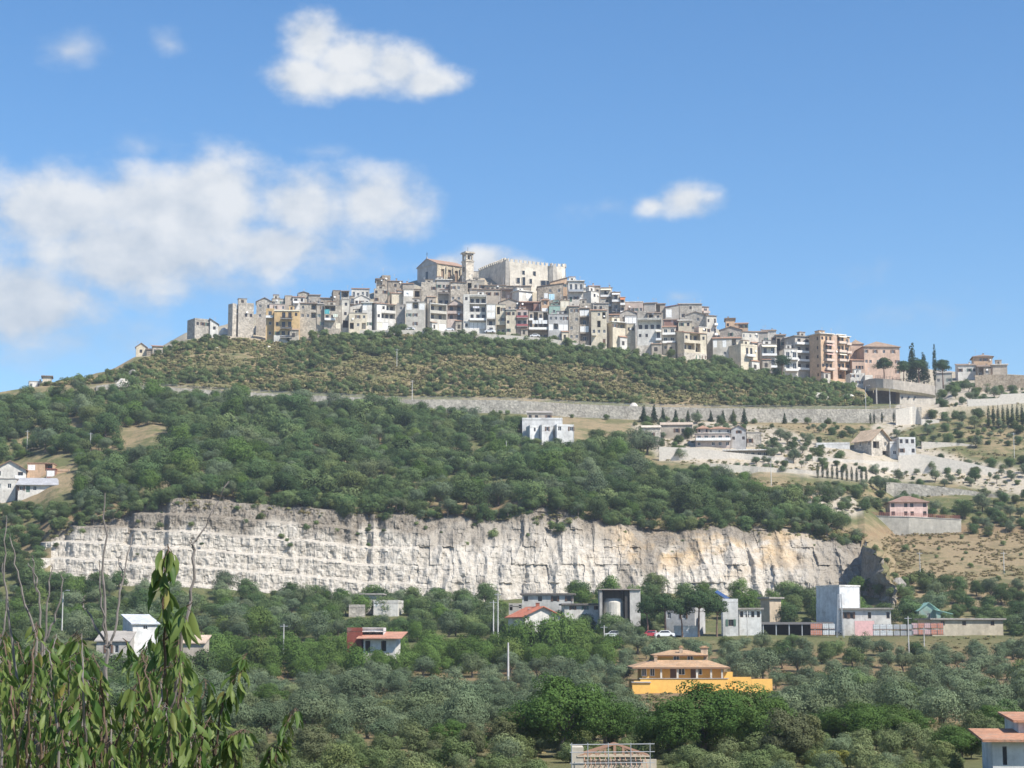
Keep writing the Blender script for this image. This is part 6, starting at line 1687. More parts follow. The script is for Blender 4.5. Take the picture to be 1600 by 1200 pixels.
def name_trees(made):
    """made: list of (object, px, (long label, short label), zone group). Look-alikes in one spot are told apart by their order from the left"""
    sets = {}
    for m in made: sets.setdefault(m[2][1], []).append(m)
    for short, ms in sets.items():
        ms.sort(key=lambda m: m[1]); one_zone = len({m[3] for m in ms}) == 1
        for i, m in enumerate(ms):
            l = m[2][0] if one_zone and len(m[2][0].split()) <= 13 else short
            if len(ms) > 1 and len(ms) <= len(ORD): l = l + ', ' + ORD[i]
            while len(l.split()) > 16: l = l.replace('large ', '', 1).replace('small ', '', 1) if 'large ' in l or 'small ' in l else ' '.join(l.split()[:16])
            m[0]['label'] = l; m[0]['group'] = m[3] if one_zone else short.split(' ', 1)[-1] if False else ('plants ' + short.split(', ')[-1] if not one_zone else m[3])
def instancer(name, label, pts, kind):
    """uncountable rest of one kind: points that carry instances of the same trees"""
    col = bpy.data.collections.new(name + '_sources')
    for i, (c, t, w) in enumerate(PROTO[kind]):
        # joined crown and trunk
        n0 = len(c.vertices)
        v = [tuple(x.co) for x in c.vertices] + [tuple(x.co) for x in t.vertices]
        f = [tuple(p.vertices) for p in c.polygons] + [tuple(n0 + k for k in p.vertices) for p in t.polygons]
        me = bpy.data.meshes.new('tree'); me.from_pydata(v, [], f); me.materials.append(c.materials[0]); me.materials.append(t.materials[0])
        me.polygons.foreach_set('material_index', [0] * len(c.polygons) + [1] * len(t.polygons))
        col.objects.link(bpy.data.objects.new('%02d_source' % i, me))
    me = bpy.data.meshes.new(name)
    me.from_pydata([(t[2], t[3], t[4]) for t in pts], [], [])
    def at(nm, ty, key, vals):
        a = me.attributes.new(nm, ty, 'POINT'); a.data.foreach_set(key, np.array(vals, np.float32 if ty != 'INT' else np.int32).ravel())
    at('idx', 'INT', 'value', [t[1] for t in pts])
    at('rot', 'FLOAT_VECTOR', 'vector', [(0, 0, t[6]) for t in pts])
    at('scl', 'FLOAT_VECTOR', 'vector', [(t[5] / PROTO[kind][t[1]][2],) * 2 + (t[5] / PROTO[kind][t[1]][2] * t[8],) for t in pts])
    o = tag(mesh_obj(name, me), label, kind='stuff')
    ng = bpy.data.node_groups.new(name, 'GeometryNodeTree')
    ng.interface.new_socket('Geometry', in_out='INPUT', socket_type='NodeSocketGeometry')
    ng.interface.new_socket('Geometry', in_out='OUTPUT', socket_type='NodeSocketGeometry')
    N, L = ng.nodes, ng.links
    gi, go = N.new('NodeGroupInput'), N.new('NodeGroupOutput')
    ci = N.new('GeometryNodeCollectionInfo'); ci.inputs['Collection'].default_value = col
    ci.inputs['Separate Children'].default_value = True; ci.inputs['Reset Children'].default_value = True
    iop = N.new('GeometryNodeInstanceOnPoints'); iop.inputs['Pick Instance'].default_value = True
    def na(nm, ty):
        a = N.new('GeometryNodeInputNamedAttribute'); a.data_type = ty; a.inputs['Name'].default_value = nm; return a.outputs['Attribute']
    L.new(gi.outputs[0], iop.inputs['Points']); L.new(ci.outputs[0], iop.inputs['Instance'])
    L.new(na('idx', 'INT'), iop.inputs['Instance Index'])
    e = N.new('FunctionNodeEulerToRotation'); L.new(na('rot', 'FLOAT_VECTOR'), e.inputs[0]); L.new(e.outputs[0], iop.inputs['Rotation'])
    L.new(na('scl', 'FLOAT_VECTOR'), iop.inputs['Scale']); L.new(iop.outputs[0], go.inputs[0])
    o.modifiers.new('trees', 'NODES').node_group = ng
    return o
ZNAME = {'in the wood above the quarry': ('holm_oak', 'holm oak'), 'in the overgrown field below': ('bush', 'bush')}
def grow():
    made = []
    byk = {}
    for t in TREES:
        nm, cat = TNAME[t[0]]
        if t[0] in ('wood', 'shrub') and t[7] in ZNAME: nm, cat = ZNAME[t[7]]
        byk.setdefault((t[0], nm, cat), []).append(t)
    for (kind, nm, cat), lst in byk.items():
        def show(t):
            px, py = proj(t[2], t[3], t[4]); w = t[5] * FPX / t[3]
            return (1 if -w * .3 < px < 1600 + w * .3 and py - w * 1.1 < 1200 else 0, t[5] / t[3])
        lst.sort(key=show, reverse=True)
        k = min(sum(1 for t in lst if show(t)[0]), 290) if kind not in ('tuft', 'straw') else 0
        ones, rest = lst[:k], lst[k:]
        ws = sorted(t[5] for t in ones)
        for t in ones:
            c, tr, w0 = PROTO[kind][t[1]]
            s = t[5] / w0
            root = empty(nm, (t[2], t[3], t[4]), t[6]); root.scale = (s, s, s * t[8])
            link(bpy.data.objects.new('crown', c), root); link(bpy.data.objects.new(tr.name.split('.')[0], tr), root)
            px, py = proj(t[2], t[3], t[4])
            rank = 0 if t[5] <= ws[len(ws) // 3] else (2 if t[5] > ws[(2 * len(ws)) // 3] else 1)
            root['category'] = cat
            made.append((root, px, tree_label(kind, px, py, t[7], rank), (TWORD[kind] + ('es ' if TWORD[kind].endswith('sh') else 's ')) + t[7]))
        rest = [t for t in rest if show(t)[0] or True]
        if rest: instancer({'holm_oak': 'woodland', 'broadleaf_tree': 'thicket', 'olive_tree': 'olive_grove', 'shrub': 'scrub', 'bush': 'undergrowth', 'fruit_tree': 'orchard', 'tuft': 'rough_grass', 'straw': 'dry_pasture_grass'}.get(nm, 'greenery'), 'further ' + TWORD[kind] + 's across the hillside', rest, kind)
    name_trees(made)
WOOD = [(-260, 655), (-10, 640), (130, 618), (250, 622), (340, 628), (520, 642), (640, 650), (700, 656), (800, 668), (900, 690), (1000, 700), (1040, 725), (1200, 762), (1240, 785),
        (1330, 828), (1260, 824), (1150, 815), (1040, 816), (960, 820), (900, 800), (830, 790), (760, 797), (640, 802), (560, 800), (450, 777), (290, 766), (235, 775), (200, 801), (80, 818), (-260, 850)]
KEEP += [(826, 640, 900, 682, 500, 642), (-20, 712, 108, 778, 480, 600), (1080, 660, 1180, 712, 500, 640), (1325, 668, 1435, 722, 500, 640), (1385, 768, 1455, 812, 480, 560), (1348, 806, 1502, 824, 480, 560),
         (545, 925, 628, 958, 380, 452), (540, 975, 632, 1010, 150, 366), (815, 920, 945, 950, 330, 440), (935, 912, 1000, 965, 330, 430), (820, 948, 880, 962, 330, 380), (1290, 912, 1395, 990, 330, 430), (1036, 930, 1220, 990, 330, 420),
         (985, 1005, 1215, 1076, 120, 325), (1435, 945, 1570, 988, 330, 420), (1395, 965, 1450, 990, 330, 420), (1150, 965, 1300, 985, 330, 425), (885, 1150, 1020, 1200, 60, 140), (1515, 1115, 1610, 1195, 60, 150),
         (200, 970, 320, 998, 100, 345), (1180, 640, 1440, 660, 660, 690), (1368, 605, 1460, 640, 690, 760), (1030, 700, 1230, 722, 500, 600), (1240, 690, 1440, 735, 500, 600),
         (1185, 725, 1350, 748, 500, 590), (790, 1000, 800, 1062, 100, 330), (1440, 735, 1600, 760, 500, 600), (1370, 840, 1600, 925, 330, 445), (1355, 850, 1395, 925, 330, 470)]
scatter('in the wood above the quarry', 'wood', WOOD, (498, 688), 4.3, (4.0, 11.0), 18000, 1, (.03, -.34), [('olive', .12), ('bright', .06), ('shrub', .08)])
scatter('on the slope left of the quarry', 'wood', [(-260, 835), (60, 838), (78, 850), (84, 912), (-260, 950)], (440, 516), 4.2, (4.5, 7.0), 900, 2)
scatter('at the foot of the quarry', 'wood', [(-260, 920), (80, 915), (300, 920), (550, 940), (640, 948), (770, 945), (800, 985), (900, 1000), (-260, 1020)], (372, 478), 4.6, (4.5, 7.5), 3200, 3, (.05, -.45), [('olive', .25), ('bright', .12)])
scatter('around the factory yard', 'wood', [(880, 930), (1360, 935), (1400, 990), (1000, 1000), (860, 985)], (405, 480), 5.0, (4, 7.5), 700, 4, (.03, -.15), ('bright', .3))
scatter('beside the long beige shed', 'wood', [(1390, 900), (1460, 915), (1560, 925), (1750, 905), (1750, 1000), (1400, 995)], (395, 475), 4.8, (4, 7), 900, 5, None, ('olive', .3))
scatter('in the long orchard', 'bright', [(262, 1000), (960, 985), (960, 1046), (640, 1062), (262, 1072)], (338, 376), 3.9, (4.6, 6.6), 1500, 6)
scatter('in the olive grove', 'olive', [(330, 1062), (700, 1045), (980, 1012), (1000, 1180), (330, 1200)], (170, 372), 5.2, (3.6, 6.0), 4600, 7, (.04, -.16))
scatter('on the right olive terraces', 'olive', [(960, 990), (1160, 1000), (1750, 985), (1750, 1130), (1180, 1165), (1210, 1085), (980, 1040)], (185, 412), 5.6, (4.2, 6.8), 5200, 8, (.04, -.2), ('wood', .2))
scatter('in the field left of the orchard', 'wood', [(-260, 1010), (262, 1000), (340, 1060), (330, 1130), (-260, 1140)], (230, 378), 4.6, (4.5, 7.0), 1500, 31, None, ('olive', .4))
scatter('in the overgrown field below', 'bush', [(-200, 1120), (980, 1120), (1300, 1170), (1800, 1130), (1800, 1400), (-200, 1400)], (95, 240), 2.6, (1.6, 3.6), 3600, 9, None, [('dusty', .02), ('olive', .06)])
UP = [(60, 604), (140, 594), (200, 574), (290, 535), (345, 528), (400, 532), (470, 536), (520, 526), (640, 525), (760, 530), (860, 540), (940, 550), (1000, 560), (1075, 568), (1110, 573), (1160, 585), (1200, 594), (1330, 606), (1360, 634), (1190, 636), (1000, 632), (800, 622), (620, 620), (340, 608), (180, 598)]
scatter('right under the town', 'shrub', [(485, 526), (640, 523), (760, 528), (860, 537), (940, 548), (1000, 558), (1110, 572), (1200, 592), (1200, 606), (1060, 596), (930, 576), (800, 560), (640, 555), (500, 556)], (700, 790), 2.6, (3.0, 6.0), 5200, 10)
scatter('on the scrubby eastern bank', 'shrub', [(1000, 562), (1110, 574), (1330, 606), (1360, 634), (1150, 634), (1050, 606)], (695, 788), 2.6, (2.4, 4.6), 2200, 11, (.05, -.22))
scatter('on the dry slope', 'shrub', UP, (698, 788), 2.3, (1.8, 5.2), 9000, 12, (.032, .0))
scatter('on the dry slope', 'shrub', UP, (698, 788), 3.0, (1.0, 3.6), 700, 21)
scatter('on the stony western spur', 'shrub', [(60, 604), (140, 594), (200, 574), (290, 535), (345, 528), (345, 560), (200, 600)], (690, 790), 3.0, (1.8, 4.2), 900, 13, (.06, -.15))
scatter('among the limestone terraces', 'olive', [(985, 660), (1440, 664), (1620, 650), (1620, 770), (1440, 762), (1190, 742), (1030, 715)], (560, 688), 4.6, (2.6, 5.2), 3000, 14, (.04, -.12), ('wood', .45))
scatter('below the limestone terraces', 'wood', [(1190, 745), (1340, 752), (1440, 765), (1700, 775), (1700, 845), (1520, 838), (1500, 812), (1340, 800), (1250, 790)], (505, 610), 4.4, (3.6, 6.5), 1500, 15, (.03, -.35), ('olive', .25))
scatter('on the right end of the hill', 'wood', [(1440, 600), (1520, 604), (1750, 596), (1750, 660), (1600, 668), (1460, 665)], (660, 785), 4.4, (3.0, 5.5), 1200, 16, (.04, -.25), ('olive', .3))
scatter('on the dry pasture', 'shrub', [(1380, 840), (1640, 838), (1640, 925), (1400, 935)], (445, 548), 9.0, (1.0, 2.4), 160, 17)
scatter('on the dry slope', 'tuft', UP, (698, 788), .5, (1.0, 3.6), 16000, 41)
scatter('on the dry pasture', 'straw', [(1360, 828), (1700, 828), (1700, 940), (1400, 940)], (445, 560), .6, (.6, 1.6), 3500, 42)
scatter('on the terraces', 'tuft', [(985, 660), (1440, 640), (1700, 600), (1700, 835), (1330, 830), (1030, 715)], (540, 780), .8, (.6, 1.8), 5000, 43)
scatter('between the olives', 'tuft', [(330, 1020), (1700, 990), (1700, 1200), (330, 1200)], (130, 400), .8, (.5, 1.3), 5000, 44)
for i in range(26):
    rq = random.Random(i); px = rq.uniform(300, 1340); plant('shrub', px, np.interp(px, *zip(*WB_PY)) + 2, rq.uniform(1.4, 3.6), 'along the foot of the road wall')
for (px, py, w) in [(48, 905, 7), (66, 915, 6.5), (82, 918, 6), (60, 880, 5.5), (70, 860, 5), (100, 922, 6), (56, 845, 5), (76, 838, 4)]: plant('wood', px, py, w, 'at the left end of the quarry', 474, 1.1)
scatter('by the farmhouse at the left edge', 'wood', [(-100, 690), (180, 680), (230, 760), (200, 800), (60, 830), (-100, 850)], (505, 640), 4.2, (3.0, 6.5), 1200, 51, None, [('olive', .2), ('shrub', .2)])
scatter('on the quarry rim', 'tuft', [(70, 835), (235, 770), (450, 772), (640, 795), (900, 795), (1040, 810), (1350, 825), (1350, 850), (900, 815), (640, 812), (235, 790), (70, 850)], (496, 516), .4, (.7, 2.0), 3500, 52)
# single plants one can pick out
for (px, py, w) in [(1382, 601, 9.5), (1412, 604, 9.0), (1436, 602, 9.5), (1474, 604, 9.5)]: plant('pine', px, py, w, 'by the salmon institute', 772, 1.0, fix=True)
plant('pine', 1222, 592, 9.5, 'under the curved cream parapet', 776, .9)
for (px, py, w) in [(1012, 988, 6.2), (1040, 990, 7.0), (1092, 990, 7.8), (1120, 986, 6.4), (1066, 975, 6)]: plant('pine', px, py, w, 'in front of the grey hall', 399, 1.1)
for (px, py, h, w) in [(1426, 600, 1.25, 6.0), (1444, 600, 1.05, 5.5)]: plant('fir', px, py, w, 'beside the salmon institute', 776, h, fix=True)
plant('cypress', 1461, 596, 2.0, 'behind the umbrella pines', 780, 1.3, fix=True)
for i in range(11): plant('cypress', 1277 + i * 7.6, 712 + i * .9, 1.0, 'in the row before the unfinished villa', 586, .82)
for i in range(9): plant('cypress', 1545 + i * 7.5, 664 + i * .4, 1.35, 'in the dark row at the right edge', 672, 1.0)
for (px, w) in [(1006, 4.2), (1022, 4.4), (1036, 3.6), (1056, 3.4), (1075, 3.3), (1090, 3.4), (1111, 3.2), (1130, 3.4), (1146, 3.6), (1163, 4.0), (1226, 3.0)]: plant('fir', px, 662, w * .68, 'along the foot of the road wall', 684, .95)
for (px, py) in [(1360, 658), (1366, 657), (1378, 656), (1397, 672), (1434, 655)]: plant('cypress', px, py, 1.0, 'beside the road ramp', 686, .7)
for (px, w, Y, h, v) in [(826, 6.4, 152, .80, 1), (876, 7.6, 150, .94, 0), (930, 6.6, 158, .92, 2), (965, 5.2, 165, .85, 1), (1046, 6.8, 146, .80, 1), (1098, 7.8, 150, .84, 0), (1150, 7.4, 155, .86, 2), (1195, 6.2, 150, .86, 1)]: plant('oak', px, 1180, w, 'in the middle foreground', Y, h, v)
for (px, w, Y, h, v) in [(1300, 6.0, 168, .62, 2), (1340, 6.6, 165, .66, 0), (1395, 6.6, 172, .62, 1), (1425, 5.5, 175, .6, 2), (1500, 5.6, 150, .5, 0), (1560, 5.6, 190, .6, 1)]: plant('oak', px, 1170, w, 'in the right foreground', Y, h, v)
plant('oak', 420, 1132, 5.6, 'alone among the olives', 235, .86, 1); plant('oak', 700, 1165, 4.2, 'in the olive grove edge', 160, .7, 2); plant('oak', 735, 1165, 4.0, 'in the olive grove edge', 155, .6, 1)
plant('dusty', 1222, 1205, 5.2, 'beside the biggest oak', 142, .82, 0); plant('dusty', 1255, 1200, 4.2, 'beside the biggest oak', 146, .8, 1); plant('dusty', 790, 1200, 4.6, 'left of the big oaks', 150, .75, 1)
for (px, py) in [(1280, 1190), (1302, 1186), (1324, 1188)]: plant('yellow', px, py, 1.9, 'in the right foreground', 138, .8)
for (px, py, w) in [(410, 810, 3.2), (385, 818, 3.0), (440, 838, 2.2), (250, 822, 2.6), (770, 838, 4), (825, 838, 2.6), (875, 830, 4.4), (860, 822, 3), (1050, 865, 2.4), (1040, 812, 3), (1325, 885, 2), (300, 820, 2), (730, 850, 2), (690, 832, 1.6), (525, 830, 2), (575, 828, 2.2), (800, 888, 1.4), (968, 845, 1.6), (1095, 820, 3), (650, 818, 1.8), (480, 825, 2.6), (130, 832, 2.4), (90, 852, 2)]:
    p = cliff_point(px, py); r_ = random.Random(px)
    TREES.append(('shrub', r_.randrange(5), p.x, p.y - .7, p.z - .5, w, r_.uniform(0, 6), 'growing from the quarry face', .95))
for (px, py, w) in [(1425, 912, 4.5), (1450, 912, 4.8), (1438, 905, 4), (1465, 918, 4), (1415, 862, 3)]: plant('shrub', px, py, w, 'at the edge of the dry pasture')
for (px, py, w) in [(628, 514, 9), (614, 514, 6), (642, 513, 5)]: plant('wood', px, py, w * .62, 'in front of the town houses', 783, 1.15)
for (px, py, w) in [(1128, 572, 6.5), (1118, 570, 5.5), (1140, 575, 6), (1196, 570, 5), (1212, 588, 5.5), (865, 531, 5), (940, 545, 4), (1048, 553, 4.6)]: plant('wood', px, py, w, 'against the town front', 781, 1.1)
for (px, w, Y, h) in [(812, 5.5, 378, 1.15), (832, 5, 372, 1.2), (855, 5.6, 374, 1.25), (880, 6, 376, 1.2), (905, 6, 380, 1.25), (925, 5.5, 376, 1.1), (955, 6.5, 400, 1.1), (975, 5.5, 402, 1.0)]: plant('bright' if px < 930 else 'wood', px, 1000, w, 'around the red-roofed cottage', Y, h)
for (px, w, Y, h) in [(150, 7, 322, 1.25), (178, 7.5, 318, 1.15), (210, 7, 320, 1.3), (238, 7.5, 322, 1.3), (266, 7, 319, 1.3), (292, 7, 322, 1.25), (318, 7, 325, 1.3), (120, 7, 330, 1.25), (90, 6.5, 335, 1.25), (60, 6.5, 340, 1.25)]: plant('wood', px, 1010, w, 'around the sheet-roofed white house', Y, h)
rr = random.Random(5)
for i in range(44):
    px = rr.choice((rr.uniform(740, 1290), rr.uniform(250, 640), rr.uniform(90, 1330))); p = P(px, np.interp(px, *zip(*C_PY)) + rr.uniform(-4, 9), np.interp(px, *zip(*C_Y)) + rr.uniform(-1, 1))
    TREES.append(('wood', rr.randrange(5), p.x, p.y, p.z - 1.0, rr.uniform(3.5, 8), rr.uniform(0, 6), 'on the quarry rim', rr.uniform(.85, 1.15)))
for (px, py, w) in [(1362, 925, 4), (1375, 932, 4.5), (1390, 935, 4), (1402, 930, 4.5), (1398, 905, 2.6), (1384, 880, 2.2), (1368, 860, 2.4), (1410, 915, 3.5)]: plant('shrub', px, py, w, 'around the quarry cleft')
for (px, w, Y, h) in [(800, 6.5, 366, 1.3), (826, 6.5, 364, 1.45), (850, 6.5, 366, 1.5), (874, 7, 368, 1.5), (898, 6.5, 370, 1.4)]: plant('bright', px, 1000, w, 'around the red-roofed cottage', Y, h)
for i in range(230):
    px = rr.uniform(76, 1345); p = P(px, np.interp(px, *zip(*C_PY)) + rr.choice((rr.uniform(-7, 2), rr.uniform(-7, 2), rr.uniform(-3, 16))), np.interp(px, *zip(*C_Y)) + rr.uniform(-2, 2)); kd = rr.choice(('shrub', 'shrub', 'shrub', 'wood', 'olive'))
    TREES.append((kd, rr.randrange(len(PROTO[kd])), p.x, p.y, p.z - .8, rr.uniform(1.4, 4.6) * (1 if kd == 'shrub' else 1.25), rr.uniform(0, 6), 'on the quarry rim', rr.uniform(.8, 1.2)))
for i in range(46):
    px = rr.uniform(200, 1340); f = rr.random() ** .6; yb, yc = np.interp(px, *zip(*B_PY)), np.interp(px, *zip(*C_PY))
    p = cliff_point(px, yc + (yb - yc) * (.1 + .5 * (1 - f))); TREES.append(('shrub', rr.randrange(5), p.x, p.y - .9, p.z - .5, rr.uniform(.9, 2.2), rr.uniform(0, 6), 'growing from the quarry face', rr.uniform(.7, 1.0)))
grow()
# ------------------------------------------------------------------ cherry tree close to the viewer
def cherry():
    rnd = random.Random(11)
    root = empty('cherry_tree', (-1.9, 8.2, ground(-1.9, 8.2)))
    o = root.location.copy()
    grey = flat_mat('grey_twig_bark', (.17, .15, .135), .9); red = flat_mat('young_twig_bark', (.115, .075, .05), .8)
    m, nt, b_ = nodes('cherry_leaf')
    oi = nt.nodes.new('ShaderNodeObjectInfo'); at = nt.nodes.new('ShaderNodeAttribute'); at.attribute_name = 'tone'
    f = mth(nt, 'FRACT', mth(nt, 'ADD', oi.outputs['Random'], at.outputs['Fac']))
    c = mixc(nt, rng(nt, f, 0, .75, 0, 1), (.060, .125, .026), (.170, .225, .060))
    c = mixc(nt, rng(nt, f, .93, 1.0, 0, .7, True), c, (.30, .24, .07))
    n1 = tex(nt, 'noise', 30, detail=4); c = mixc(nt, rng(nt, n1.outputs[0], .6, .85, 0, .35), c, (.17, .15, .06))
    nt.links.new(c, b_.inputs['Base Color']); b_.inputs['Roughness'].default_value = .5; b_.inputs['Specular IOR Level'].default_value = .3
    tr = nt.nodes.new('ShaderNodeBsdfTranslucent'); nt.links.new(c, tr.inputs['Color']); mx = nt.nodes.new('ShaderNodeMixShader'); mx.inputs[0].default_value = .42
    nt.links.new(b_.outputs[0], mx.inputs[1]); nt.links.new(tr.outputs[0], mx.inputs[2]); nt.links.new(mx.outputs[0], nt.nodes['Material Output'].inputs['Surface'])
    shapes = []
    for k in range(7):
        r_ = random.Random(50 + k); v, fs = [], []; n = 7; fold = r_.uniform(.25, .8); curl = r_.uniform(.15, .6); tw = r_.uniform(-.5, .5)
        for i in range(n + 1):
            t = i / n; w = .165 * (math.sin(math.pi * min(1, t * .93 + .05) ** .85) ** .9) * (1 if i < n else 0) + .002
            z = -curl * t * t * .5; a = tw * t
            for s in (-1, 0, 1):
                x = s * w; zz = abs(s) * w * fold + z + .012 * math.sin(i * 2.3 + s * k)
                v.append((x * math.cos(a) - (zz - z) * math.sin(a), t, x * math.sin(a) + (zz - z) * math.cos(a) + z))
        for i in range(n):
            for s in (0, 1): fs.append((i * 3 + s, i * 3 + s + 1, i * 3 + s + 4, i * 3 + s + 3))
        me = bpy.data.meshes.new('leaf'); me.from_pydata(v, [], fs); me.materials.append(m); me.polygons.foreach_set('use_smooth', [True] * len(fs)); shapes.append(me)
    leaves = []     # (branch index, matrix, apparent size, shape)
    branches = []
    def spline(pts, n):
        out = []
        for i in range(n + 1):
            t = i / n * (len(pts) - 1); k = min(int(t), len(pts) - 2); u = t - k
            p0, p1, p2, p3 = pts[max(k - 1, 0)], pts[k], pts[k + 1], pts[min(k + 2, len(pts) - 1)]
            out.append(.5 * ((2 * p1) + (p2 - p0) * u + (2 * p0 - 5 * p1 + 4 * p2 - p3) * u * u + (3 * p1 - p0 - 3 * p2 + p3) * u ** 3))
        return out
    def branch(pts, r0, r1, mat, n_leaf=0, lsize=.11, frm=.15, name='branch', droop=1.0):
        w = [P(*p) for p in pts]; sp = spline(w, max(6, len(pts) * 4))
        for i in range(1, len(sp) - 1): sp[i] = sp[i] + Vector((rnd.gauss(0, .004), rnd.gauss(0, .004), rnd.gauss(0, .003)))
        b = MB(); rr = [r0 + (r1 - r0) * i / (len(sp) - 1) for i in range(len(sp))]
        b.tube([p - o for p in sp], rr, mat, 6)
        idx = len(branches)
        for j in range(n_leaf):
            t = frm + (1 - frm) * (j + rnd.random()) / n_leaf; k = min(int(t * (len(sp) - 1)), len(sp) - 2); q = sp[k].lerp(sp[k + 1], t * (len(sp) - 1) - k)
            a = rnd.uniform(0, 2 * math.pi); out = Vector((math.cos(a), math.sin(a), 0))
            d = out * rnd.uniform(.25, .9) + Vector((0, 0, -rnd.uniform(.55, 1.5) * droop)); d.normalize()
            L_ = lsize * rnd.uniform(.65, 1.2)
            st = q + out * .012 + Vector((0, 0, -.004)); pe = st + (out * .4 + d).normalized() * L_ * .22
            b.tube([q - o, pe - o], .0013, red, 4, False)
            side = d.cross(Vector((rnd.gauss(0, 1), rnd.gauss(0, 1), rnd.gauss(0, 1)))).normalized(); up = side.cross(d)
            M = Matrix((( side.x, d.x, up.x, 0), (side.y, d.y, up.y, 0), (side.z, d.z, up.z, 0), (0, 0, 0, 1)))
            leaves.append((idx, Matrix.Translation(pe - o) @ M @ Matrix.Diagonal((L_, L_, L_, 1)), L_ / q.y, rnd.randrange(len(shapes)), q))
        branches.append((b, name))
    # trunk and limbs, below the picture
    t0 = o; fork = Vector((-1.9, 8.2, -2.2))
    b = MB(); b.tube([(0, 0, -.4), (.04, .02, 1.4), fork - o], [.15, .12, .10], BARK, 10); b.build('trunk', root)
    limbs = [((60, 1330, 8.3), (60, 1180, 8.3)), ((180, 1320, 8.0), (165, 1150, 8.0)), ((250, 1330, 8.4), (262, 1170, 8.3)), ((-40, 1340, 8.6), (0, 1150, 8.6)), ((330, 1380, 8.1), (335, 1200, 8.0)), ((430, 1420, 7.8), (428, 1230, 7.8))]
    for a, c_ in limbs:
        b = MB(); pa, pc = P(*a), P(*c_); b.tube([fork - o, fork.lerp(pa, .5) - o + Vector((0, 0, .1)), pa - o, pc - o], [.06, .045, .03, .016], BARK, 7); b.build('limb', root)
    # bare upright shoots
    for pts, r0, r1 in [(((165, 1160, 8.0), (166, 1010, 8.0), (162, 900, 8.0), (164, 770, 8.0)), .011, .0025),
                        (((166, 1015, 8.0), (180, 980, 8.0), (192, 900, 8.05), (209, 833, 8.1)), .007, .002),
                        (((262, 1170, 8.3), (280, 1020, 8.2), (298, 930, 8.2), (303, 855, 8.2), (314, 832, 8.2), (358, 752, 8.2)), .010, .0025),
                        (((303, 860, 8.2), (298, 846, 8.2), (302, 838, 8.2)), .004, .002),
                        (((60, 1180, 8.3), (20, 1020, 8.3), (8, 890, 8.3), (10, 805, 8.3)), .009, .002),
                        (((60, 1180, 8.3), (55, 1000, 8.4), (36, 930, 8.4), (22, 870, 8.4), (16, 835, 8.4)), .008, .002),
                        (((60, 1180, 8.3), (66, 1010, 8.2), (58, 920, 8.2), (44, 880, 8.2)), .008, .002), (((58, 925, 8.2), (52, 880, 8.2), (50, 868, 8.2)), .004, .002),
                        (((62, 1100, 8.3), (70, 1000, 8.3), (76, 920, 8.3), (80, 880, 8.3)), .007, .002), (((70, 1000, 8.2), (92, 950, 8.2), (99, 892, 8.2)), .006, .002),
                        (((166, 1010, 8.0), (140, 960, 8.05), (130, 945, 8.05), (133, 930, 8.05)), .006, .002), (((164, 1000, 8), (157, 920, 7.95), (155, 875, 7.95)), .005, .002),
                        (((192, 905, 8.05), (186, 880, 8.1), (191, 862, 8.1)), .003, .0015), (((0, 1150, 8.6), (-6, 1040, 8.6), (10, 960, 8.6), (4, 880, 8.6)), .008, .002)]:
        branch(pts, r0, r1, grey)
    # leafy shoots
    branch(((262, 1170, 8.3), (258, 1040, 8.2), (256, 930, 8.15), (262, 850, 8.1)), .009, .002, red, 56, .095, .40, droop=1.5)
    branch(((258, 1000, 8.2), (285, 960, 8.1), (300, 940, 8.0)), .004, .0015, red, 6, .12, .4)
    branch(((335, 1200, 8.0), (345, 1110, 8.0), (362, 1070, 8.0), (386, 1020, 8.0)), .006, .0015, red, 60, .066, .12)
    branch(((335, 1190, 8.0), (325, 1110, 8.05), (318, 1060, 8.1)), .005, .0015, red, 26, .085, .2)
    branch(((428, 1230, 7.8), (436, 1160, 7.8), (462, 1106, 7.8)), .005, .0015, red, 52, .062, .1)
    branch(((335, 1210, 8.0), (358, 1150, 7.9), (384, 1140, 7.9)), .005, .0015, red, 46, .068, .2)
    branch(((362, 1240, 7.9), (366, 1190, 7.9), (362, 1150, 7.9)), .004, .0015, red, 36, .066, .1)
    branch(((428, 1235, 7.8), (420, 1180, 7.8), (432, 1160, 7.8)), .004, .0015, red, 24, .06, .1)
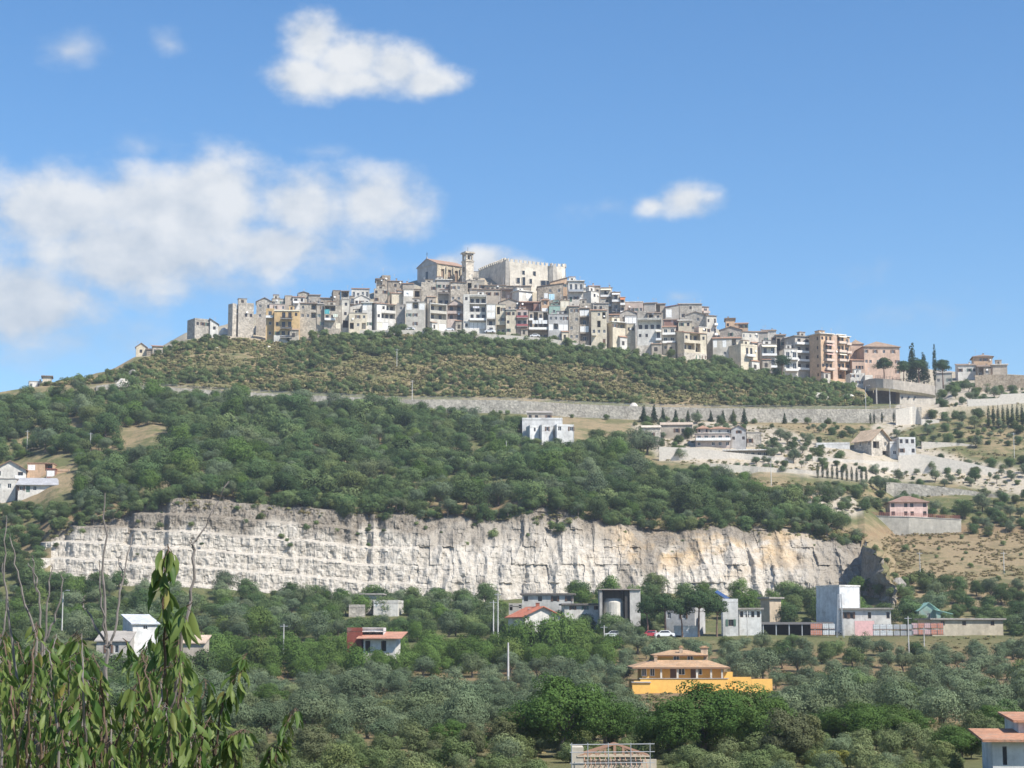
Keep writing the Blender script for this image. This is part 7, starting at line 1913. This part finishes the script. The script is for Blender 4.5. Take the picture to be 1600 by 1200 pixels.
    # the leafy mass
    for k in range(130):
        px = rnd.uniform(-35, 318); Y = rnd.uniform(7.4, 9.8)
        top = 985 + 90 * rnd.random() ** 1.2 + (22 if px > 280 else 0) + (60 * max(0, (px - 270) / 50)) - (20 if 20 < px < 60 else 0)
        if rnd.random() < .5: top += rnd.uniform(40, 150)
        lean = rnd.uniform(-45, 45)
        branch(((px - lean, top + rnd.uniform(150, 260), Y), (px - lean * .3, top + 90, Y + rnd.uniform(-.1, .1)), (px + lean * .1, top + 25, Y), (px + lean * .45, top, Y + rnd.uniform(-.15, .15))), .006, .0015, red if k % 3 else grey, 23, rnd.uniform(.05, .085), .05, droop=1.2)
    objs = []
    for b, nm in branches: objs.append(b.build(nm, root))
    order = sorted(range(len(leaves)), key=lambda i: -leaves[i][2] - (1 if -20 < proj(*leaves[i][4])[0] < 500 and proj(*leaves[i][4])[1] < 1190 else 0))
    for i in order[:300]:
        idx, M, s, sh, q = leaves[i]
        l = bpy.data.objects.new('leaf', shapes[sh]); l.matrix_local = M; link(l, objs[idx])
    v, fs, tone = [], [], []
    for i in order[300:]:
        idx, M, s, sh, q = leaves[i]; b0 = len(v)
        v += [tuple(M @ x.co) for x in shapes[sh].vertices]; fs += [tuple(b0 + k for k in p.vertices) for p in shapes[sh].polygons]; tone += [rnd.random()] * len(shapes[sh].vertices)
    me = bpy.data.meshes.new('foliage'); me.from_pydata(v, [], fs); me.materials.append(m); a = me.attributes.new('tone', 'FLOAT', 'POINT'); a.data.foreach_set('value', np.array(tone, np.float32)); me.polygons.foreach_set('use_smooth', [True] * len(fs))
    mesh_obj('foliage', me, root)['kind'] = 'stuff'
    tag(root, 'cherry tree with drooping leaves and bare shoots in the near left foreground', 'cherry tree')
cherry()
# ------------------------------------------------------------------ the air
def haze():
    m = bpy.data.materials.new('thin_haze'); m.use_nodes = True; nt = m.node_tree; nt.nodes.clear()
    out = nt.nodes.new('ShaderNodeOutputMaterial'); v = nt.nodes.new('ShaderNodeVolumePrincipled')
    v.inputs['Color'].default_value = (.80, .88, 1.0, 1); v.inputs['Density'].default_value = HAZE; v.inputs['Anisotropy'].default_value = .2
    nt.links.new(v.outputs[0], out.inputs['Volume'])
    b = MB(); b.box(-3200, 3200, -3200, 3200, -17.5, 200, m)
    tag(b.build('haze'), 'thin summer haze over the valley', kind='stuff')
HAZE = .00014
haze()
print('objects', len(bpy.data.objects), 'tris', sum(len(m.polygons) for m in bpy.data.meshes) * 2)
